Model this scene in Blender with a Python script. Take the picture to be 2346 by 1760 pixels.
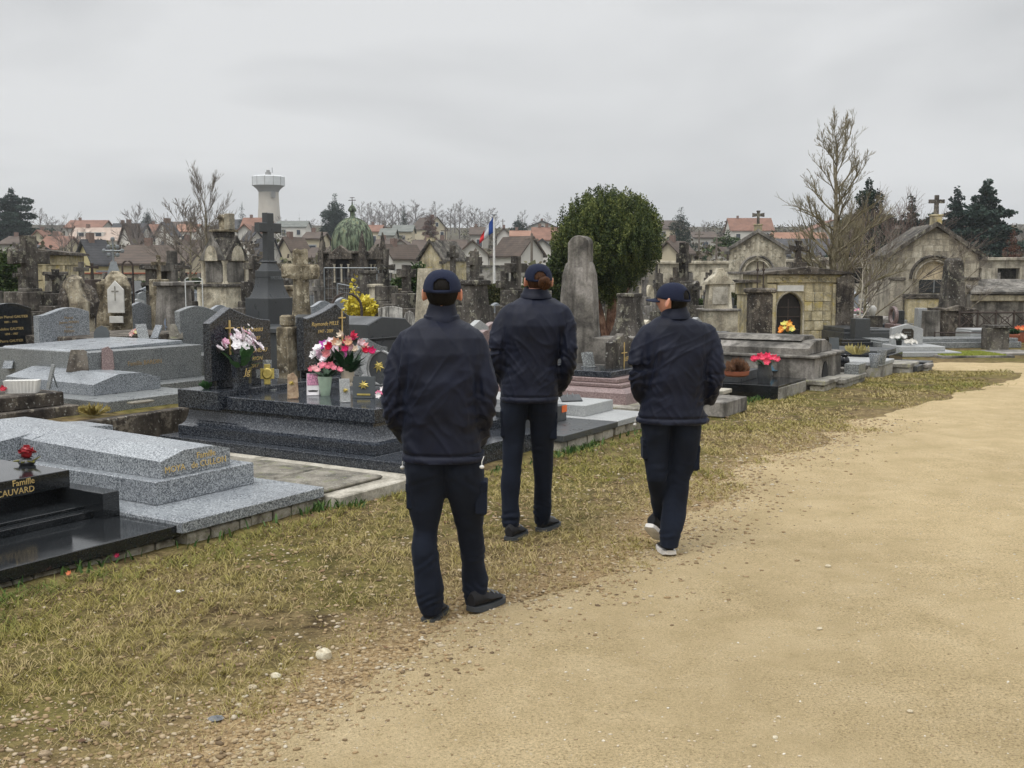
import bpy, bmesh, math, random
import numpy as np
from mathutils import Vector, Matrix, noise
R=random.Random(7)
SC=bpy.context.scene
for o in list(bpy.data.objects): bpy.data.objects.remove(o)
# ------------------------------------------------------------ camera, sky, light, exposure
FOC=2450.; CAMH=1.7; HOR=625.
TH=math.atan((880-HOR)/FOC); CT,ST=math.cos(TH),math.sin(TH)
cd=bpy.data.cameras.new('camera'); cam=bpy.data.objects.new('camera',cd); SC.collection.objects.link(cam)
cam.location=(0,0,CAMH); cam.rotation_euler=(math.pi/2-TH,0,0)
cd.sensor_width=36; cd.lens=36*FOC/2346; cd.clip_end=6000; cd.clip_start=.1
SC.camera=cam
SUN_EL,SUN_AZ=math.radians(62),math.radians(-35)
W=bpy.data.worlds.new('World'); SC.world=W; W.use_nodes=True
nt=W.node_tree; N=nt.nodes; L=nt.links; N.clear()
wo=N.new('ShaderNodeOutputWorld'); bg=N.new('ShaderNodeBackground'); L.new(bg.outputs[0],wo.inputs[0])
sky=N.new('ShaderNodeTexSky'); sky.sky_type='NISHITA'; sky.sun_disc=False; sky.sun_elevation=SUN_EL; sky.sun_rotation=SUN_AZ
sky.air_density=1; sky.dust_density=4
sk=N.new('ShaderNodeVectorMath'); sk.operation='SCALE'; sk.inputs['Scale'].default_value=.6; L.new(sky.outputs[0],sk.inputs[0])
tc=N.new('ShaderNodeTexCoord'); mp=N.new('ShaderNodeMapping'); mp.inputs['Scale'].default_value=(1,1,3.2); L.new(tc.outputs['Generated'],mp.inputs[0])
ns=N.new('ShaderNodeTexNoise'); ns.inputs['Scale'].default_value=2.1; ns.inputs['Detail'].default_value=4; ns.inputs['Distortion'].default_value=.35; L.new(mp.outputs[0],ns.inputs['Vector'])
cr=N.new('ShaderNodeValToRGB'); L.new(ns.outputs['Fac'],cr.inputs[0])
cr.color_ramp.elements[0].position=.38; cr.color_ramp.elements[0].color=(6.15,6.25,6.35,1)
cr.color_ramp.elements[1].position=.60; cr.color_ramp.elements[1].color=(7.8,7.88,7.95,1)
# cloud deck is brighter overhead than at the horizon (overcast sky)
sx=N.new('ShaderNodeSeparateXYZ'); L.new(tc.outputs['Generated'],sx.inputs[0])
gr=N.new('ShaderNodeMapRange'); gr.inputs['From Min'].default_value=.3; gr.inputs['From Max'].default_value=1; gr.inputs['To Min'].default_value=1; gr.inputs['To Max'].default_value=2.9; L.new(sx.outputs['Z'],gr.inputs['Value'])
ml=N.new('ShaderNodeVectorMath'); ml.operation='SCALE'; L.new(cr.outputs[0],ml.inputs[0]); L.new(gr.outputs[0],ml.inputs['Scale'])
mx=N.new('ShaderNodeMix'); mx.data_type='RGBA'; mx.inputs['Factor'].default_value=.94; L.new(sk.outputs[0],mx.inputs['A']); L.new(ml.outputs[0],mx.inputs['B'])
L.new(mx.outputs['Result'],bg.inputs['Color']); bg.inputs['Strength'].default_value=.1
sd=bpy.data.lights.new('sun','SUN'); sd.energy=1.5; sd.angle=math.radians(26); sd.color=(1,.97,.93)
so=bpy.data.objects.new('sun',sd); SC.collection.objects.link(so)
dv=Vector((math.sin(SUN_AZ)*math.cos(SUN_EL),math.cos(SUN_AZ)*math.cos(SUN_EL)*-1,math.sin(SUN_EL)))
so.rotation_euler=dv.to_track_quat('Z','Y').to_euler()
VS=SC.view_settings; SC.display_settings.display_device='sRGB'; VS.view_transform='Standard'; VS.look='None'; VS.exposure=0.0; VS.gamma=1; VS.use_curve_mapping=False
SC.render.engine='CYCLES'; SC.cycles.use_denoising=True
SC.cycles.max_bounces=5; SC.cycles.diffuse_bounces=3; SC.cycles.glossy_bounces=2; SC.cycles.transparent_max_bounces=6; SC.cycles.volume_bounces=1
# ------------------------------------------------------------ projection helpers (measured points -> places)
def ray(px,py):
    x=(px-1173)/FOC; y=(880-py)/FOC
    return (x,CT+y*ST,-ST+y*CT)
def gp(px,py,z=0.):
    d=ray(px,py); t=(z-CAMH)/d[2]; return (d[0]*t,d[1]*t)
def at(px,py,Y):
    d=ray(px,py); t=Y/d[1]; return (d[0]*t,Y,CAMH+d[2]*t)
def proj(x,y,z):
    z-=CAMH; fw=y*CT-z*ST; up=y*ST+z*CT
    return 1173+FOC*x/fw,880-FOC*up/fw
AU=math.atan(1517/2450.)
U=(math.sin(AU),math.cos(AU)); V=(-math.cos(AU),math.sin(AU)); OO=gp(440,1210)
def wv(u,v): return (OO[0]+u*U[0]+v*V[0],OO[1]+u*U[1]+v*V[1])
def touv(x,y):
    dx,dy=x-OO[0],y-OO[1]; return dx*U[0]+dy*U[1],dx*V[0]+dy*V[1]
ROT=math.atan2(U[1],U[0])     # local +X = along the row (u), local +Y = towards the head (v)
def terr(y):
    return float(np.interp(y,[60,75,100,150,200,300,400,500,900,3000],[0,.6,2,3.2,5.4,10.9,17.2,23,30,30]))
# ------------------------------------------------------------ scene helpers
COL=SC.collection
def tag(o,label=None,cat=None,group=None,kind=None):
    if label: o['label']=label
    if cat: o['category']=cat
    if group: o['group']=group
    if kind: o['kind']=kind
    return o
def empty(name,loc,label,cat,group=None,rz=0):
    o=bpy.data.objects.new(name,None); COL.objects.link(o); o.location=loc; o.rotation_euler=(0,0,rz); o.empty_display_size=.2
    return tag(o,label,cat,group)
def copy_tree(o,parent=None):
    c=o.copy(); COL.objects.link(c); c.parent=parent
    if parent is not None: c.matrix_parent_inverse=o.matrix_parent_inverse.copy()
    for ch in o.children: copy_tree(ch,c)
    return c
class MB:
    def __init__(s): s.v=[]; s.f=[]; s.m=[]
    def add(s,vs,fs,mi=0,M=None):
        n=len(s.v)
        if M is not None: vs=[tuple(M@Vector(p)) for p in vs]
        s.v+= [tuple(p) for p in vs]; s.f+=[tuple(i+n for i in f) for f in fs]; s.m+=[mi]*len(fs)
        return s
    def box(s,x0,x1,y0,y1,z0,z1,c=0.,mi=0,M=None):
        if c<=0:
            vs=[(x0,y0,z0),(x1,y0,z0),(x1,y1,z0),(x0,y1,z0),(x0,y0,z1),(x1,y0,z1),(x1,y1,z1),(x0,y1,z1)]
            return s.add(vs,[(3,2,1,0),(4,5,6,7),(0,1,5,4),(1,2,6,5),(2,3,7,6),(3,0,4,7)],mi,M)
        return s.prism([(x0,y0),(x1,y0),(x1,y1),(x0,y1)],z0,z1,c,mi,M)
    def prism(s,pts,z0,z1,c=0.,mi=0,M=None):
        """polygon in XY extruded in Z with chamfered top and bottom edges"""
        n=len(pts)
        if c>0:
            cx=sum(p[0] for p in pts)/n; cy=sum(p[1] for p in pts)/n
            ins=inset(pts,c)
            rings=[(ins,z0),(pts,z0+c),(pts,z1-c),(ins,z1)]
        else: rings=[(pts,z0),(pts,z1)]
        vs=[];fs=[]
        for r,z in rings: vs+=[(p[0],p[1],z) for p in r]
        for k in range(len(rings)-1):
            for i in range(n):
                j=(i+1)%n; fs.append((k*n+i,k*n+j,(k+1)*n+j,(k+1)*n+i))
        fs.append(tuple(range(n-1,-1,-1))); fs.append(tuple((len(rings)-1)*n+i for i in range(n)))
        return s.add(vs,fs,mi,M)
    def prof(s,pts,y0,y1,c=0.,mi=0,M=None):
        """profile in XZ (counter-clockwise seen from -Y) extruded along Y from y0 (front) to y1"""
        n=len(pts)
        ins=inset(pts,c) if c>0 else pts
        rings=[(ins,y0),(pts,y0+c),(pts,y1-c),(ins,y1)] if c>0 else [(pts,y0),(pts,y1)]
        vs=[];fs=[]
        for r,y in rings: vs+=[(p[0],y,p[1]) for p in r]
        for k in range(len(rings)-1):
            for i in range(n):
                j=(i+1)%n; fs.append((k*n+i,(k+1)*n+i,(k+1)*n+j,k*n+j)[::-1])
        fs.append(tuple(range(n))); fs.append(tuple((len(rings)-1)*n+i for i in range(n-1,-1,-1)))
        return s.add(vs,fs,mi,M)
    def lathe(s,pr,n=16,mi=0,M=None,sx=1,sy=1):
        vs=[];fs=[]
        for r,z in pr:
            for i in range(n):
                a=2*math.pi*i/n; vs.append((r*math.cos(a)*sx,r*math.sin(a)*sy,z))
        for k in range(len(pr)-1):
            for i in range(n):
                j=(i+1)%n; fs.append((k*n+i,k*n+j,(k+1)*n+j,(k+1)*n+i))
        fs.append(tuple(range(n-1,-1,-1))); fs.append(tuple((len(pr)-1)*n+i for i in range(n)))
        return s.add(vs,fs,mi,M)
    def loft(s,rings,mi=0,cap=True):
        n=len(rings[0]); vs=[p for r in rings for p in r]; fs=[]
        for k in range(len(rings)-1):
            for i in range(n):
                j=(i+1)%n; fs.append((k*n+i,k*n+j,(k+1)*n+j,(k+1)*n+i))
        if cap: fs.append(tuple(range(n-1,-1,-1))); fs.append(tuple((len(rings)-1)*n+i for i in range(n)))
        return s.add(vs,fs,mi)
    def tube(s,path,rad,n=6,mi=0):
        P=[Vector(p) for p in path]; rings=[]
        if not isinstance(rad,(list,tuple)): rad=[rad]*len(P)
        up=None
        for i,p in enumerate(P):
            t=(P[min(i+1,len(P)-1)]-P[max(i-1,0)])
            t=t.normalized() if t.length>1e-9 else Vector((0,0,1))
            if up is None:
                up=Vector((0,0,1)) if abs(t.z)<.9 else Vector((1,0,0))
            a=t.cross(up).normalized(); b=t.cross(a).normalized(); up=-b if False else up
            r=rad[i]
            if not isinstance(r,(tuple,list)): r=(r,r)
            rings.append([tuple(p+a*(math.cos(2*math.pi*k/n)*r[0])+b*(math.sin(2*math.pi*k/n)*r[1])) for k in range(n)])
        return s.loft(rings,mi)
    def ball(s,c,r,n=8,m=6,mi=0,jit=0,rs=None):
        rx,ry,rz=r if isinstance(r,(tuple,list)) else (r,r,r); vs=[];fs=[]
        rs=rs or R
        for k in range(m+1):
            t=math.pi*k/m
            for i in range(n):
                a=2*math.pi*i/n; q=1+(rs.random()-.5)*jit
                vs.append((c[0]+rx*math.sin(t)*math.cos(a)*q,c[1]+ry*math.sin(t)*math.sin(a)*q,c[2]-rz*math.cos(t)*q))
        for k in range(m):
            for i in range(n):
                j=(i+1)%n; fs.append((k*n+i,k*n+j,(k+1)*n+j,(k+1)*n+i))
        return s.add(vs,fs,mi)
    def build(s,name,mats,parent=None,smooth=False,loc=None,rz=None):
        me=bpy.data.meshes.new(name); me.from_pydata(s.v,[],s.f)
        if not isinstance(mats,(list,tuple)): mats=[mats]
        for m in mats: me.materials.append(m)
        if len(mats)>1: me.polygons.foreach_set('material_index',s.m)
        if smooth: me.polygons.foreach_set('use_smooth',[True]*len(me.polygons)); 
        bm=bmesh.new(); bm.from_mesh(me); bmesh.ops.remove_doubles(bm,verts=bm.verts,dist=1e-5); bmesh.ops.recalc_face_normals(bm,faces=bm.faces)
        if smooth:
            for e in bm.edges:
                if len(e.link_faces)==2 and e.calc_face_angle(0)>.75: e.smooth=False
        bm.to_mesh(me); bm.free(); me.update()
        o=bpy.data.objects.new(name,me); COL.objects.link(o); o.parent=parent
        if loc is not None: o.location=loc
        if rz is not None: o.rotation_euler=(0,0,rz)
        return o
def inset(pts,c):
    n=len(pts); out=[]
    ar=sum(pts[i][0]*pts[(i+1)%n][1]-pts[(i+1)%n][0]*pts[i][1] for i in range(n))
    s=1 if ar>0 else -1
    for i in range(n):
        a=Vector(pts[i-1]);b=Vector(pts[i]);d=Vector(pts[(i+1)%n])
        e1=(b-a);e2=(d-b)
        if e1.length<1e-9 or e2.length<1e-9: out.append(tuple(b)); continue
        e1.normalize();e2.normalize()
        n1=Vector((-e1.y,e1.x))*s;n2=Vector((-e2.y,e2.x))*s
        m=(n1+n2)
        if m.length<1e-6: out.append(tuple(b)); continue
        m.normalize(); q=max(.35,m.dot(n1)); out.append(tuple(b+m*(c/q)))
    return out
def T(x=0,y=0,z=0,rz=0,rx=0,ry=0):
    return Matrix.Translation((x,y,z))@Matrix.Rotation(rz,4,'Z')@Matrix.Rotation(ry,4,'Y')@Matrix.Rotation(rx,4,'X')
def npmesh(name,verts,faces_flat,nper,mat,parent=None,attrs=None,smooth=False):
    me=bpy.data.meshes.new(name); nv=len(verts); nf=len(faces_flat)//nper
    me.vertices.add(nv); me.vertices.foreach_set('co',np.asarray(verts,dtype=np.float32).ravel())
    me.loops.add(nf*nper); me.loops.foreach_set('vertex_index',np.asarray(faces_flat,dtype=np.int32))
    me.polygons.add(nf); me.polygons.foreach_set('loop_start',np.arange(0,nf*nper,nper,dtype=np.int32)); me.polygons.foreach_set('loop_total',np.full(nf,nper,dtype=np.int32))
    if smooth: me.polygons.foreach_set('use_smooth',np.ones(nf,dtype=bool))
    if attrs:
        for k,a in attrs.items():
            at_=me.attributes.new(k,'FLOAT','POINT'); at_.data.foreach_set('value',np.asarray(a,dtype=np.float32))
    me.update(calc_edges=True); me.validate()
    me.materials.append(mat)
    o=bpy.data.objects.new(name,me); COL.objects.link(o); o.parent=parent; return o
# ------------------------------------------------------------ materials
MATS={}
def mat_new(name):
    m=bpy.data.materials.new(name); m.use_nodes=True; nt=m.node_tree; b=nt.nodes['Principled BSDF']
    return m,nt,b
def nnode(nt,t,**k):
    n=nt.nodes.new(t)
    for a,b in k.items():
        if a in n.inputs: n.inputs[a].default_value=b
        else: setattr(n,a,b)
    return n
def ramp(nt,src,stops,interp='LINEAR'):
    r=nt.nodes.new('ShaderNodeValToRGB'); r.color_ramp.interpolation=interp
    e=r.color_ramp.elements
    while len(e)<len(stops): e.new(.5)
    for i,(p,c) in enumerate(stops): e[i].position=p; e[i].color=(*c,1) if len(c)==3 else c
    nt.links.new(src,r.inputs[0]); return r.outputs[0]
def coords(nt,scale=(1,1,1),world=False,kind='Object'):
    if world:
        g=nt.nodes.new('ShaderNodeNewGeometry'); s=g.outputs['Position']
    else:
        t=nt.nodes.new('ShaderNodeTexCoord'); s=t.outputs[kind]
        oi=nt.nodes.new('ShaderNodeObjectInfo'); a=nt.nodes.new('ShaderNodeVectorMath'); a.operation='ADD'
        sc=nt.nodes.new('ShaderNodeMath'); sc.operation='MULTIPLY'; sc.inputs[1].default_value=37.; nt.links.new(oi.outputs['Random'],sc.inputs[0])
        nt.links.new(s,a.inputs[0]); nt.links.new(sc.outputs[0],a.inputs[1]); s=a.outputs[0]
    m=nt.nodes.new('ShaderNodeMapping'); m.inputs['Scale'].default_value=scale; nt.links.new(s,m.inputs[0]); return m.outputs[0]
def noi(nt,vec,scale,detail=3,rough=.5,dist=0):
    n=nt.nodes.new('ShaderNodeTexNoise'); n.inputs['Scale'].default_value=scale; n.inputs['Detail'].default_value=detail; n.inputs['Roughness'].default_value=rough; n.inputs['Distortion'].default_value=dist
    nt.links.new(vec,n.inputs['Vector']); return n.outputs['Fac']
def mixc(nt,f,a,b,mode='MIX'):
    m=nt.nodes.new('ShaderNodeMix'); m.data_type='RGBA'; m.blend_type=mode
    for k,x in (('Factor',f),('A',a),('B',b)):
        if isinstance(x,(int,float)): m.inputs[k].default_value=x
        elif isinstance(x,tuple): m.inputs[k].default_value=(*x,1)
        else: nt.links.new(x,m.inputs[k])
    return m.outputs['Result']
def bump(nt,b,h,strength=.3,dist=.01):
    bp=nt.nodes.new('ShaderNodeBump'); bp.inputs['Strength'].default_value=strength; bp.inputs['Distance'].default_value=dist
    nt.links.new(h,bp.inputs['Height']); nt.links.new(bp.outputs[0],b.inputs['Normal'])
def granite(name,dark,mid,light,scale=95,rough=.28,spread=.11,spec=.5):
    if name in MATS: return MATS[name]
    m,nt,b=mat_new(name); v=coords(nt)
    n=noi(nt,v,scale,2,.75,.8); g=noi(nt,v,scale*.23,2)
    c=ramp(nt,n,[(.5-spread,dark),(.5,mid),(.5+spread,light)])
    big=noi(nt,v,1.3,4,.6); c=mixc(nt,.5,c,ramp(nt,big,[(.3,(.55,.55,.55)),(.7,(1.05,1.05,1.0))]),'MULTIPLY')
    nt.links.new(c,b.inputs['Base Color']); 
    nt.links.new(ramp(nt,noi(nt,v,4,5,.65),[(.35,(rough*.75,)*3),(.7,(min(1,rough*1.7),)*3)]),b.inputs['Roughness'])
    b.inputs['Specular IOR Level'].default_value=spec
    MATS[name]=m; return m
def stone(name,base,dark,pale,stain=.5,lichen=None,rough=.85,streak=True,scale=1.):
    """weathered stone: blotches, rain streaks, crust and lichen"""
    if name in MATS: return MATS[name]
    m,nt,b=mat_new(name); v=coords(nt)
    n1=noi(nt,v,2.2*scale,5,.65,.4)
    c=ramp(nt,n1,[(.38,dark),(.5,base),(.63,pale)])
    if streak:
        vs=coords(nt,(7*scale,7*scale,.7*scale)); s=noi(nt,vs,1.,4,.6)
        f=ramp(nt,s,[(.52-.1*stain,(0,0,0)),(.68-.1*stain,(stain,)*3)])
        c=mixc(nt,f,c,tuple(q*.35 for q in dark))
    fine=noi(nt,v,38*scale,4,.7); c=mixc(nt,.55,c,ramp(nt,fine,[(.35,(.5,.5,.5)),(.65,(1.25,1.25,1.25))]),'MULTIPLY')
    if lichen:
        f=ramp(nt,noi(nt,v,5.5*scale,6,.72,.2),[(.56,(0,0,0)),(.62,(.75,)*3)]); c=mixc(nt,f,c,lichen)
        f=ramp(nt,noi(nt,v,23*scale,3,.6),[(.63,(0,0,0)),(.67,(.5,)*3)]); c=mixc(nt,f,c,(.5,.5,.46))
    nt.links.new(c,b.inputs['Base Color']); b.inputs['Roughness'].default_value=rough; b.inputs['Specular IOR Level'].default_value=.25
    bump(nt,b,fine,.5,.006)
    MATS[name]=m; return m
def plain(name,col,rough=.6,var=.25,scale=8,metal=0,spec=.4,bumpy=0,bs=60):
    if name in MATS: return MATS[name]
    m,nt,b=mat_new(name); v=coords(nt)
    c=mixc(nt,1.,tuple(col),ramp(nt,noi(nt,v,scale,4,.6),[(.3,(1-var,)*3),(.7,(1+var*.6,)*3)]),'MULTIPLY')
    nt.links.new(c,b.inputs['Base Color']); b.inputs['Roughness'].default_value=rough; b.inputs['Metallic'].default_value=metal; b.inputs['Specular IOR Level'].default_value=spec
    if bumpy: bump(nt,b,noi(nt,v,bs,3),bumpy,.004)
    MATS[name]=m; return m
def foliage(name,a,bcol,c_,attr='rnd',rough=.6,trans=.15):
    if name in MATS: return MATS[name]
    m,nt,b=mat_new(name); at_=nt.nodes.new('ShaderNodeAttribute'); at_.attribute_name=attr
    c=ramp(nt,at_.outputs['Fac'],[(0,a),(.5,bcol),(1,c_)])
    nt.links.new(c,b.inputs['Base Color']); b.inputs['Roughness'].default_value=rough; b.inputs['Specular IOR Level'].default_value=.2
    MATS[name]=m; return m
# ------------------------------------------------------------ ground sheet, path
EDGE=[(-6.,-1.2),(-3.2,.9),(-1.6,2.5),(-.95,3.45),(-.55,4.6),(.06,5.6),(.85,6.7),(1.6,8.4),(2.75,10.3),(4.3,12.5),(6.4,15.),(8.2,17.2),(8.7,18.4),(8.1,18.75),(7.7,19.),(5.5,20.3),(0.,23.4)]
def snoise(x,y,s,seed=0):
    """cheap vectorised value noise, 0..1"""
    xs=x*s+seed*17.3; ys=y*s+seed*9.1
    xi=np.floor(xs); yi=np.floor(ys); fx=xs-xi; fy=ys-yi; fx=fx*fx*(3-2*fx); fy=fy*fy*(3-2*fy)
    def h(a,b): 
        q=np.sin(a*127.1+b*311.7+seed*53.3)*43758.5453; return q-np.floor(q)
    return (h(xi,yi)*(1-fx)+h(xi+1,yi)*fx)*(1-fy)+(h(xi,yi+1)*(1-fx)+h(xi+1,yi+1)*fx)*fy
def sdist(x,y):
    """>0 on the path side (right of the edge polyline), metres"""
    best=np.full(x.shape,1e9); sg=np.ones(x.shape)
    for (ax,ay),(bx,by) in zip(EDGE[:-1],EDGE[1:]):
        dx,dy=bx-ax,by-ay; L2=dx*dx+dy*dy
        t=np.clip(((x-ax)*dx+(y-ay)*dy)/L2,0,1)
        d=np.hypot(x-ax-t*dx,y-ay-t*dy); cr_=(x-ax)*dy-(y-ay)*dx
        m=d<best-1e-9; best=np.where(m,d,best); sg=np.where(m,np.sign(cr_),sg)
    s=best*sg
    # far side of the cross path
    far=20.6+(x-8)*-.12
    s=np.minimum(s,(far-y)*.9)
    return s
def pathw(x,y): return sdist(x,y)+(snoise(x,y,1.3,3)-.5)*.45+(snoise(x,y,6,4)-.5)*.16
def groundz(x,y):
    z=(snoise(x,y,2.2,1)-.5)*.025+(snoise(x,y,9,2)-.5)*.012+(snoise(x,y,.35,5)-.5)*.04
    return z
def grass_mat():
    m,nt,b=mat_new('turf_soil'); v=coords(nt,world=True)
    g=noi(nt,v,.9,4,.6,.3); h=noi(nt,v,7,5,.7,.3); k=noi(nt,v,60,3,.7)
    c=ramp(nt,h,[(.36,(.05,.034,.018)),(.5,(.13,.098,.048)),(.64,(.22,.17,.085))])
    ea=nt.nodes.new('ShaderNodeAttribute'); ea.attribute_name='edge'
    c=mixc(nt,ramp(nt,g,[(.42,(0,0,0)),(.6,(.75,)*3)]),c,ramp(nt,h,[(.3,(.05,.05,.014)),(.65,(.15,.14,.035))]))
    oc=ramp(nt,noi(nt,v,33,4,.75,.5),[(.3,(.12,.08,.045)),(.5,(.3,.215,.115)),(.7,(.46,.38,.25))]); c=mixc(nt,ea.outputs['Fac'],c,oc)
    fa=nt.nodes.new('ShaderNodeAttribute'); fa.attribute_name='far'; c=mixc(nt,fa.outputs['Fac'],c,ramp(nt,noi(nt,v,.05,5,.7),[(.35,(.05,.045,.035)),(.5,(.085,.075,.055)),(.65,(.10,.10,.05))]))
    c=mixc(nt,.6,c,ramp(nt,k,[(.33,(.45,.45,.45)),(.66,(1.5,1.45,1.35))]),'MULTIPLY')
    nt.links.new(c,b.inputs['Base Color']); b.inputs['Roughness'].default_value=.95; b.inputs['Specular IOR Level'].default_value=.1
    bump(nt,b,k,.8,.02); return m
def path_mat():
    m,nt,b=mat_new('sandy_gravel'); v=coords(nt,world=True)
    big=noi(nt,v,.45,3,.5,.2); med=noi(nt,v,2.6,5,.65,.3); fine=noi(nt,v,85,4,.75); grit=noi(nt,v,260,2,.7)
    c=ramp(nt,med,[(.25,(.51,.40,.225)),(.5,(.615,.485,.285)),(.75,(.70,.565,.35))])
    c=mixc(nt,.7,c,ramp(nt,big,[(.3,(.80,.79,.76)),(.7,(1.1,1.1,1.1))]),'MULTIPLY')
    rg=ramp(nt,noi(nt,v,.8,4,.6,.4),[(.40,(.3,)*3),(.58,(1.,)*3)]); c=mixc(nt,rg,c,ramp(nt,fine,[(.32,(.42,.39,.34)),(.47,(.97,.97,.97)),(.62,(1.15,1.15,1.15)),(.7,(1.5,1.48,1.4))]),'MULTIPLY')
    c=mixc(nt,.55,c,ramp(nt,grit,[(.32,(.5,.48,.44)),(.55,(1.1,1.1,1.1)),(.74,(1.5,1.5,1.5))]),'MULTIPLY')
    spot=ramp(nt,noi(nt,v,14,5,.8,.5),[(.62,(0,0,0)),(.69,(.55,)*3)]); c=mixc(nt,spot,c,(.27,.19,.085))
    pale=ramp(nt,noi(nt,v,42,2,.6),[(.71,(0,0,0)),(.74,(.5,)*3)]); c=mixc(nt,pale,c,(.62,.57,.46))
    nt.links.new(c,b.inputs['Base Color']); b.inputs['Roughness'].default_value=.95; b.inputs['Specular IOR Level'].default_value=.12
    h=mixc(nt,.5,fine,grit); h=mixc(nt,.5,h,noi(nt,v,16,5,.75,.4)); bump(nt,b,h,1.,.05); return m
def polar(name,r0,r1,ratio,fine_deg,nfine,ncoarse,zfun,mat):
    a=np.concatenate([np.linspace(-fine_deg,fine_deg,nfine,endpoint=False),np.linspace(fine_deg,360-fine_deg,ncoarse,endpoint=False)])
    a=np.radians(a); nr=int(math.log(r1/r0)/ratio)+2; r=r0*np.exp(np.linspace(0,math.log(r1/r0),nr))
    RR,AA=np.meshgrid(r,a,indexing='ij'); x=RR*np.sin(AA); y=RR*np.cos(AA); z=zfun(x,y)
    na=len(a); vs=np.stack([x.ravel(),y.ravel(),z.ravel()],1)
    i=np.arange(nr-1)[:,None]*na; j=np.arange(na)[None,:]; k=(j+1)%na
    q=np.stack([i+j,i+na+j,i+na+k,i+k],-1).reshape(-1,4)
    c=len(vs); vs=np.vstack([vs,[[0,0,float(z[0].mean())]]])
    return vs,q,x,y,nr,na
HZX=[60,75,100,150,200,300,400,500,900,3000]; HZ=[0,.6,2,3.2,5.4,10.9,17.2,23,30,30]
def gz(x,y):
    near=np.clip((26-np.hypot(x,y))/6,0,1)
    sdv=pathw(x,y)
    return groundz(x,y)*near-np.clip(sdv*.12,0,.03)*near+np.interp(y,HZX,HZ)+np.clip((y-60)/100,0,1)*(snoise(x,y,.02,7)-.5)*3.
vs,q,gx,gy,nr,na=polar('g',.25,3500,.017,34,210,40,gz,None)
_sd=pathw(gx,gy); _r=np.hypot(gx,gy); _e=np.clip(1-np.abs(_sd+.05)/.55,0,1)*np.clip((16-_r)/8,.25,1)+np.clip((4.9-_r)/1.6,0,1)*np.clip(1.2+_sd*.9,0.1,1)*.9
ground=npmesh('ground',vs,q.ravel(),4,grass_mat(),smooth=True,attrs={'edge':np.append(np.clip(_e,0,1).ravel(),0),'far':np.append(np.clip((gy-40)/40,0,1).ravel(),0)}); tag(ground,kind='structure')
# small centre patch under the camera
MB().add([(.26*math.sin(t),.26*math.cos(t),-.03) for t in [k*math.pi/8 for k in range(16)]],[tuple(range(15,-1,-1))]).build('ground',MATS.get('x') or ground.data.materials[0]).__setitem__('kind','structure')
def pz(x,y):
    s=pathw(x,y)
    return np.clip(s*.05,-.05,.012)-np.clip(-s,0,.4)*.12+(snoise(x,y,3,9)-.5)*.008+(snoise(x,y,.7,8)-.5)*.015+(snoise(x,y,.35,5)-.5)*.04
vs,q,px_,py_,nr,na=polar('p',.3,60,.017,34,210,40,pz,None)
sv=np.append(sdist(px_,py_).ravel(),-9)+0; keep=(sv[q].max(axis=1)>-.75)
path=npmesh('path',vs,q[keep].ravel(),4,path_mat(),smooth=True); tag(path,kind='structure')
# ------------------------------------------------------------ turf: blades, pebbles
def blades(name,x,y,h,lean,wid,rnd,mat,z0=None,label='',cat='grass'):
    n=len(x); rs=np.random.RandomState(3); a=rs.rand(n)*2*np.pi; tw=rs.rand(n)*2*np.pi
    z=(groundz(x,y) if z0 is None else z0)-.004
    dx,dy=np.cos(a)*lean,np.sin(a)*lean; wx,wy=np.cos(tw)*wid/2,np.sin(tw)*wid/2
    P=np.zeros((n,5,3))
    P[:,0]=np.stack([x-wx,y-wy,z],1); P[:,1]=np.stack([x+wx,y+wy,z],1)
    P[:,2]=np.stack([x+dx*.45+wx*.8,y+dy*.45+wy*.8,z+h*.7],1); P[:,3]=np.stack([x+dx*.45-wx*.8,y+dy*.45-wy*.8,z+h*.7],1)
    P[:,4]=np.stack([x+dx,y+dy,z+h],1)
    b=(np.arange(n)*5)[:,None]
    tri=np.concatenate([b+np.array([[0,1,2]]),b+np.array([[0,2,3]]),b+np.array([[3,2,4]])],1).reshape(-1,3)
    o=npmesh(name,P.reshape(-1,3),tri.ravel(),3,mat,attrs={'rnd':np.repeat(rnd,5)})
    tag(o,kind='stuff'); o['label']=label; o['category']=cat; return o
rs=np.random.RandomState(11)
def turf_region(n,rmin,rmax,pw=1.):
    a=np.radians(rs.uniform(-33,33,n)); r=rmin+(rmax-rmin)*rs.rand(n)**pw
    return r*np.sin(a),r*np.cos(a),r
def in_turf(x,y):
    u=(x-OO[0])*U[0]+(y-OO[1])*U[1]; v=(x-OO[0])*V[0]+(y-OO[1])*V[1]
    frontv=np.interp(u,[-9,-.5,2,4.,6.,9.5,9.7,13,16],[-.25,-.42,-.5,-.72,-.85,-.6,-.95,-1.3,-2.2])
    strip=(v<frontv)&(u<16.2)
    return strip,u,v
X,Y,Rr=turf_region(640000,2.5,22,1.15)
st,uu,vv=in_turf(X,Y); sdv=pathw(X,Y)
far_lawn=(Y>19.8)&(Y<27)&(X>6.2)&(sdv<0)
dens=snoise(X,Y,1.1,21)*.55+snoise(X,Y,3.7,22)*.45
nearstone=np.clip((4.6-Rr)/1.5,0,1)*.44+np.exp(-(((X+.95)/.35)**2+((Y-4.9)/.4)**2))*.35+np.exp(-(((X+.35)/.25)**2+((Y-4.3)/.3)**2))*.2+np.clip((.35+sdv)/.6,0,1)*.35
# clumps
pick=(st&(sdv<.12+rs.rand(len(X))*.1)|far_lawn)&(rs.rand(len(X))<np.clip((dens-.33-nearstone)*4.6,0.03,1)*np.clip(1.1-sdv*0,0,1))
X,Y,Rr,uu,vv,sdv=[q_[pick] for q_ in (X,Y,Rr,uu,vv,sdv)]
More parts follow.
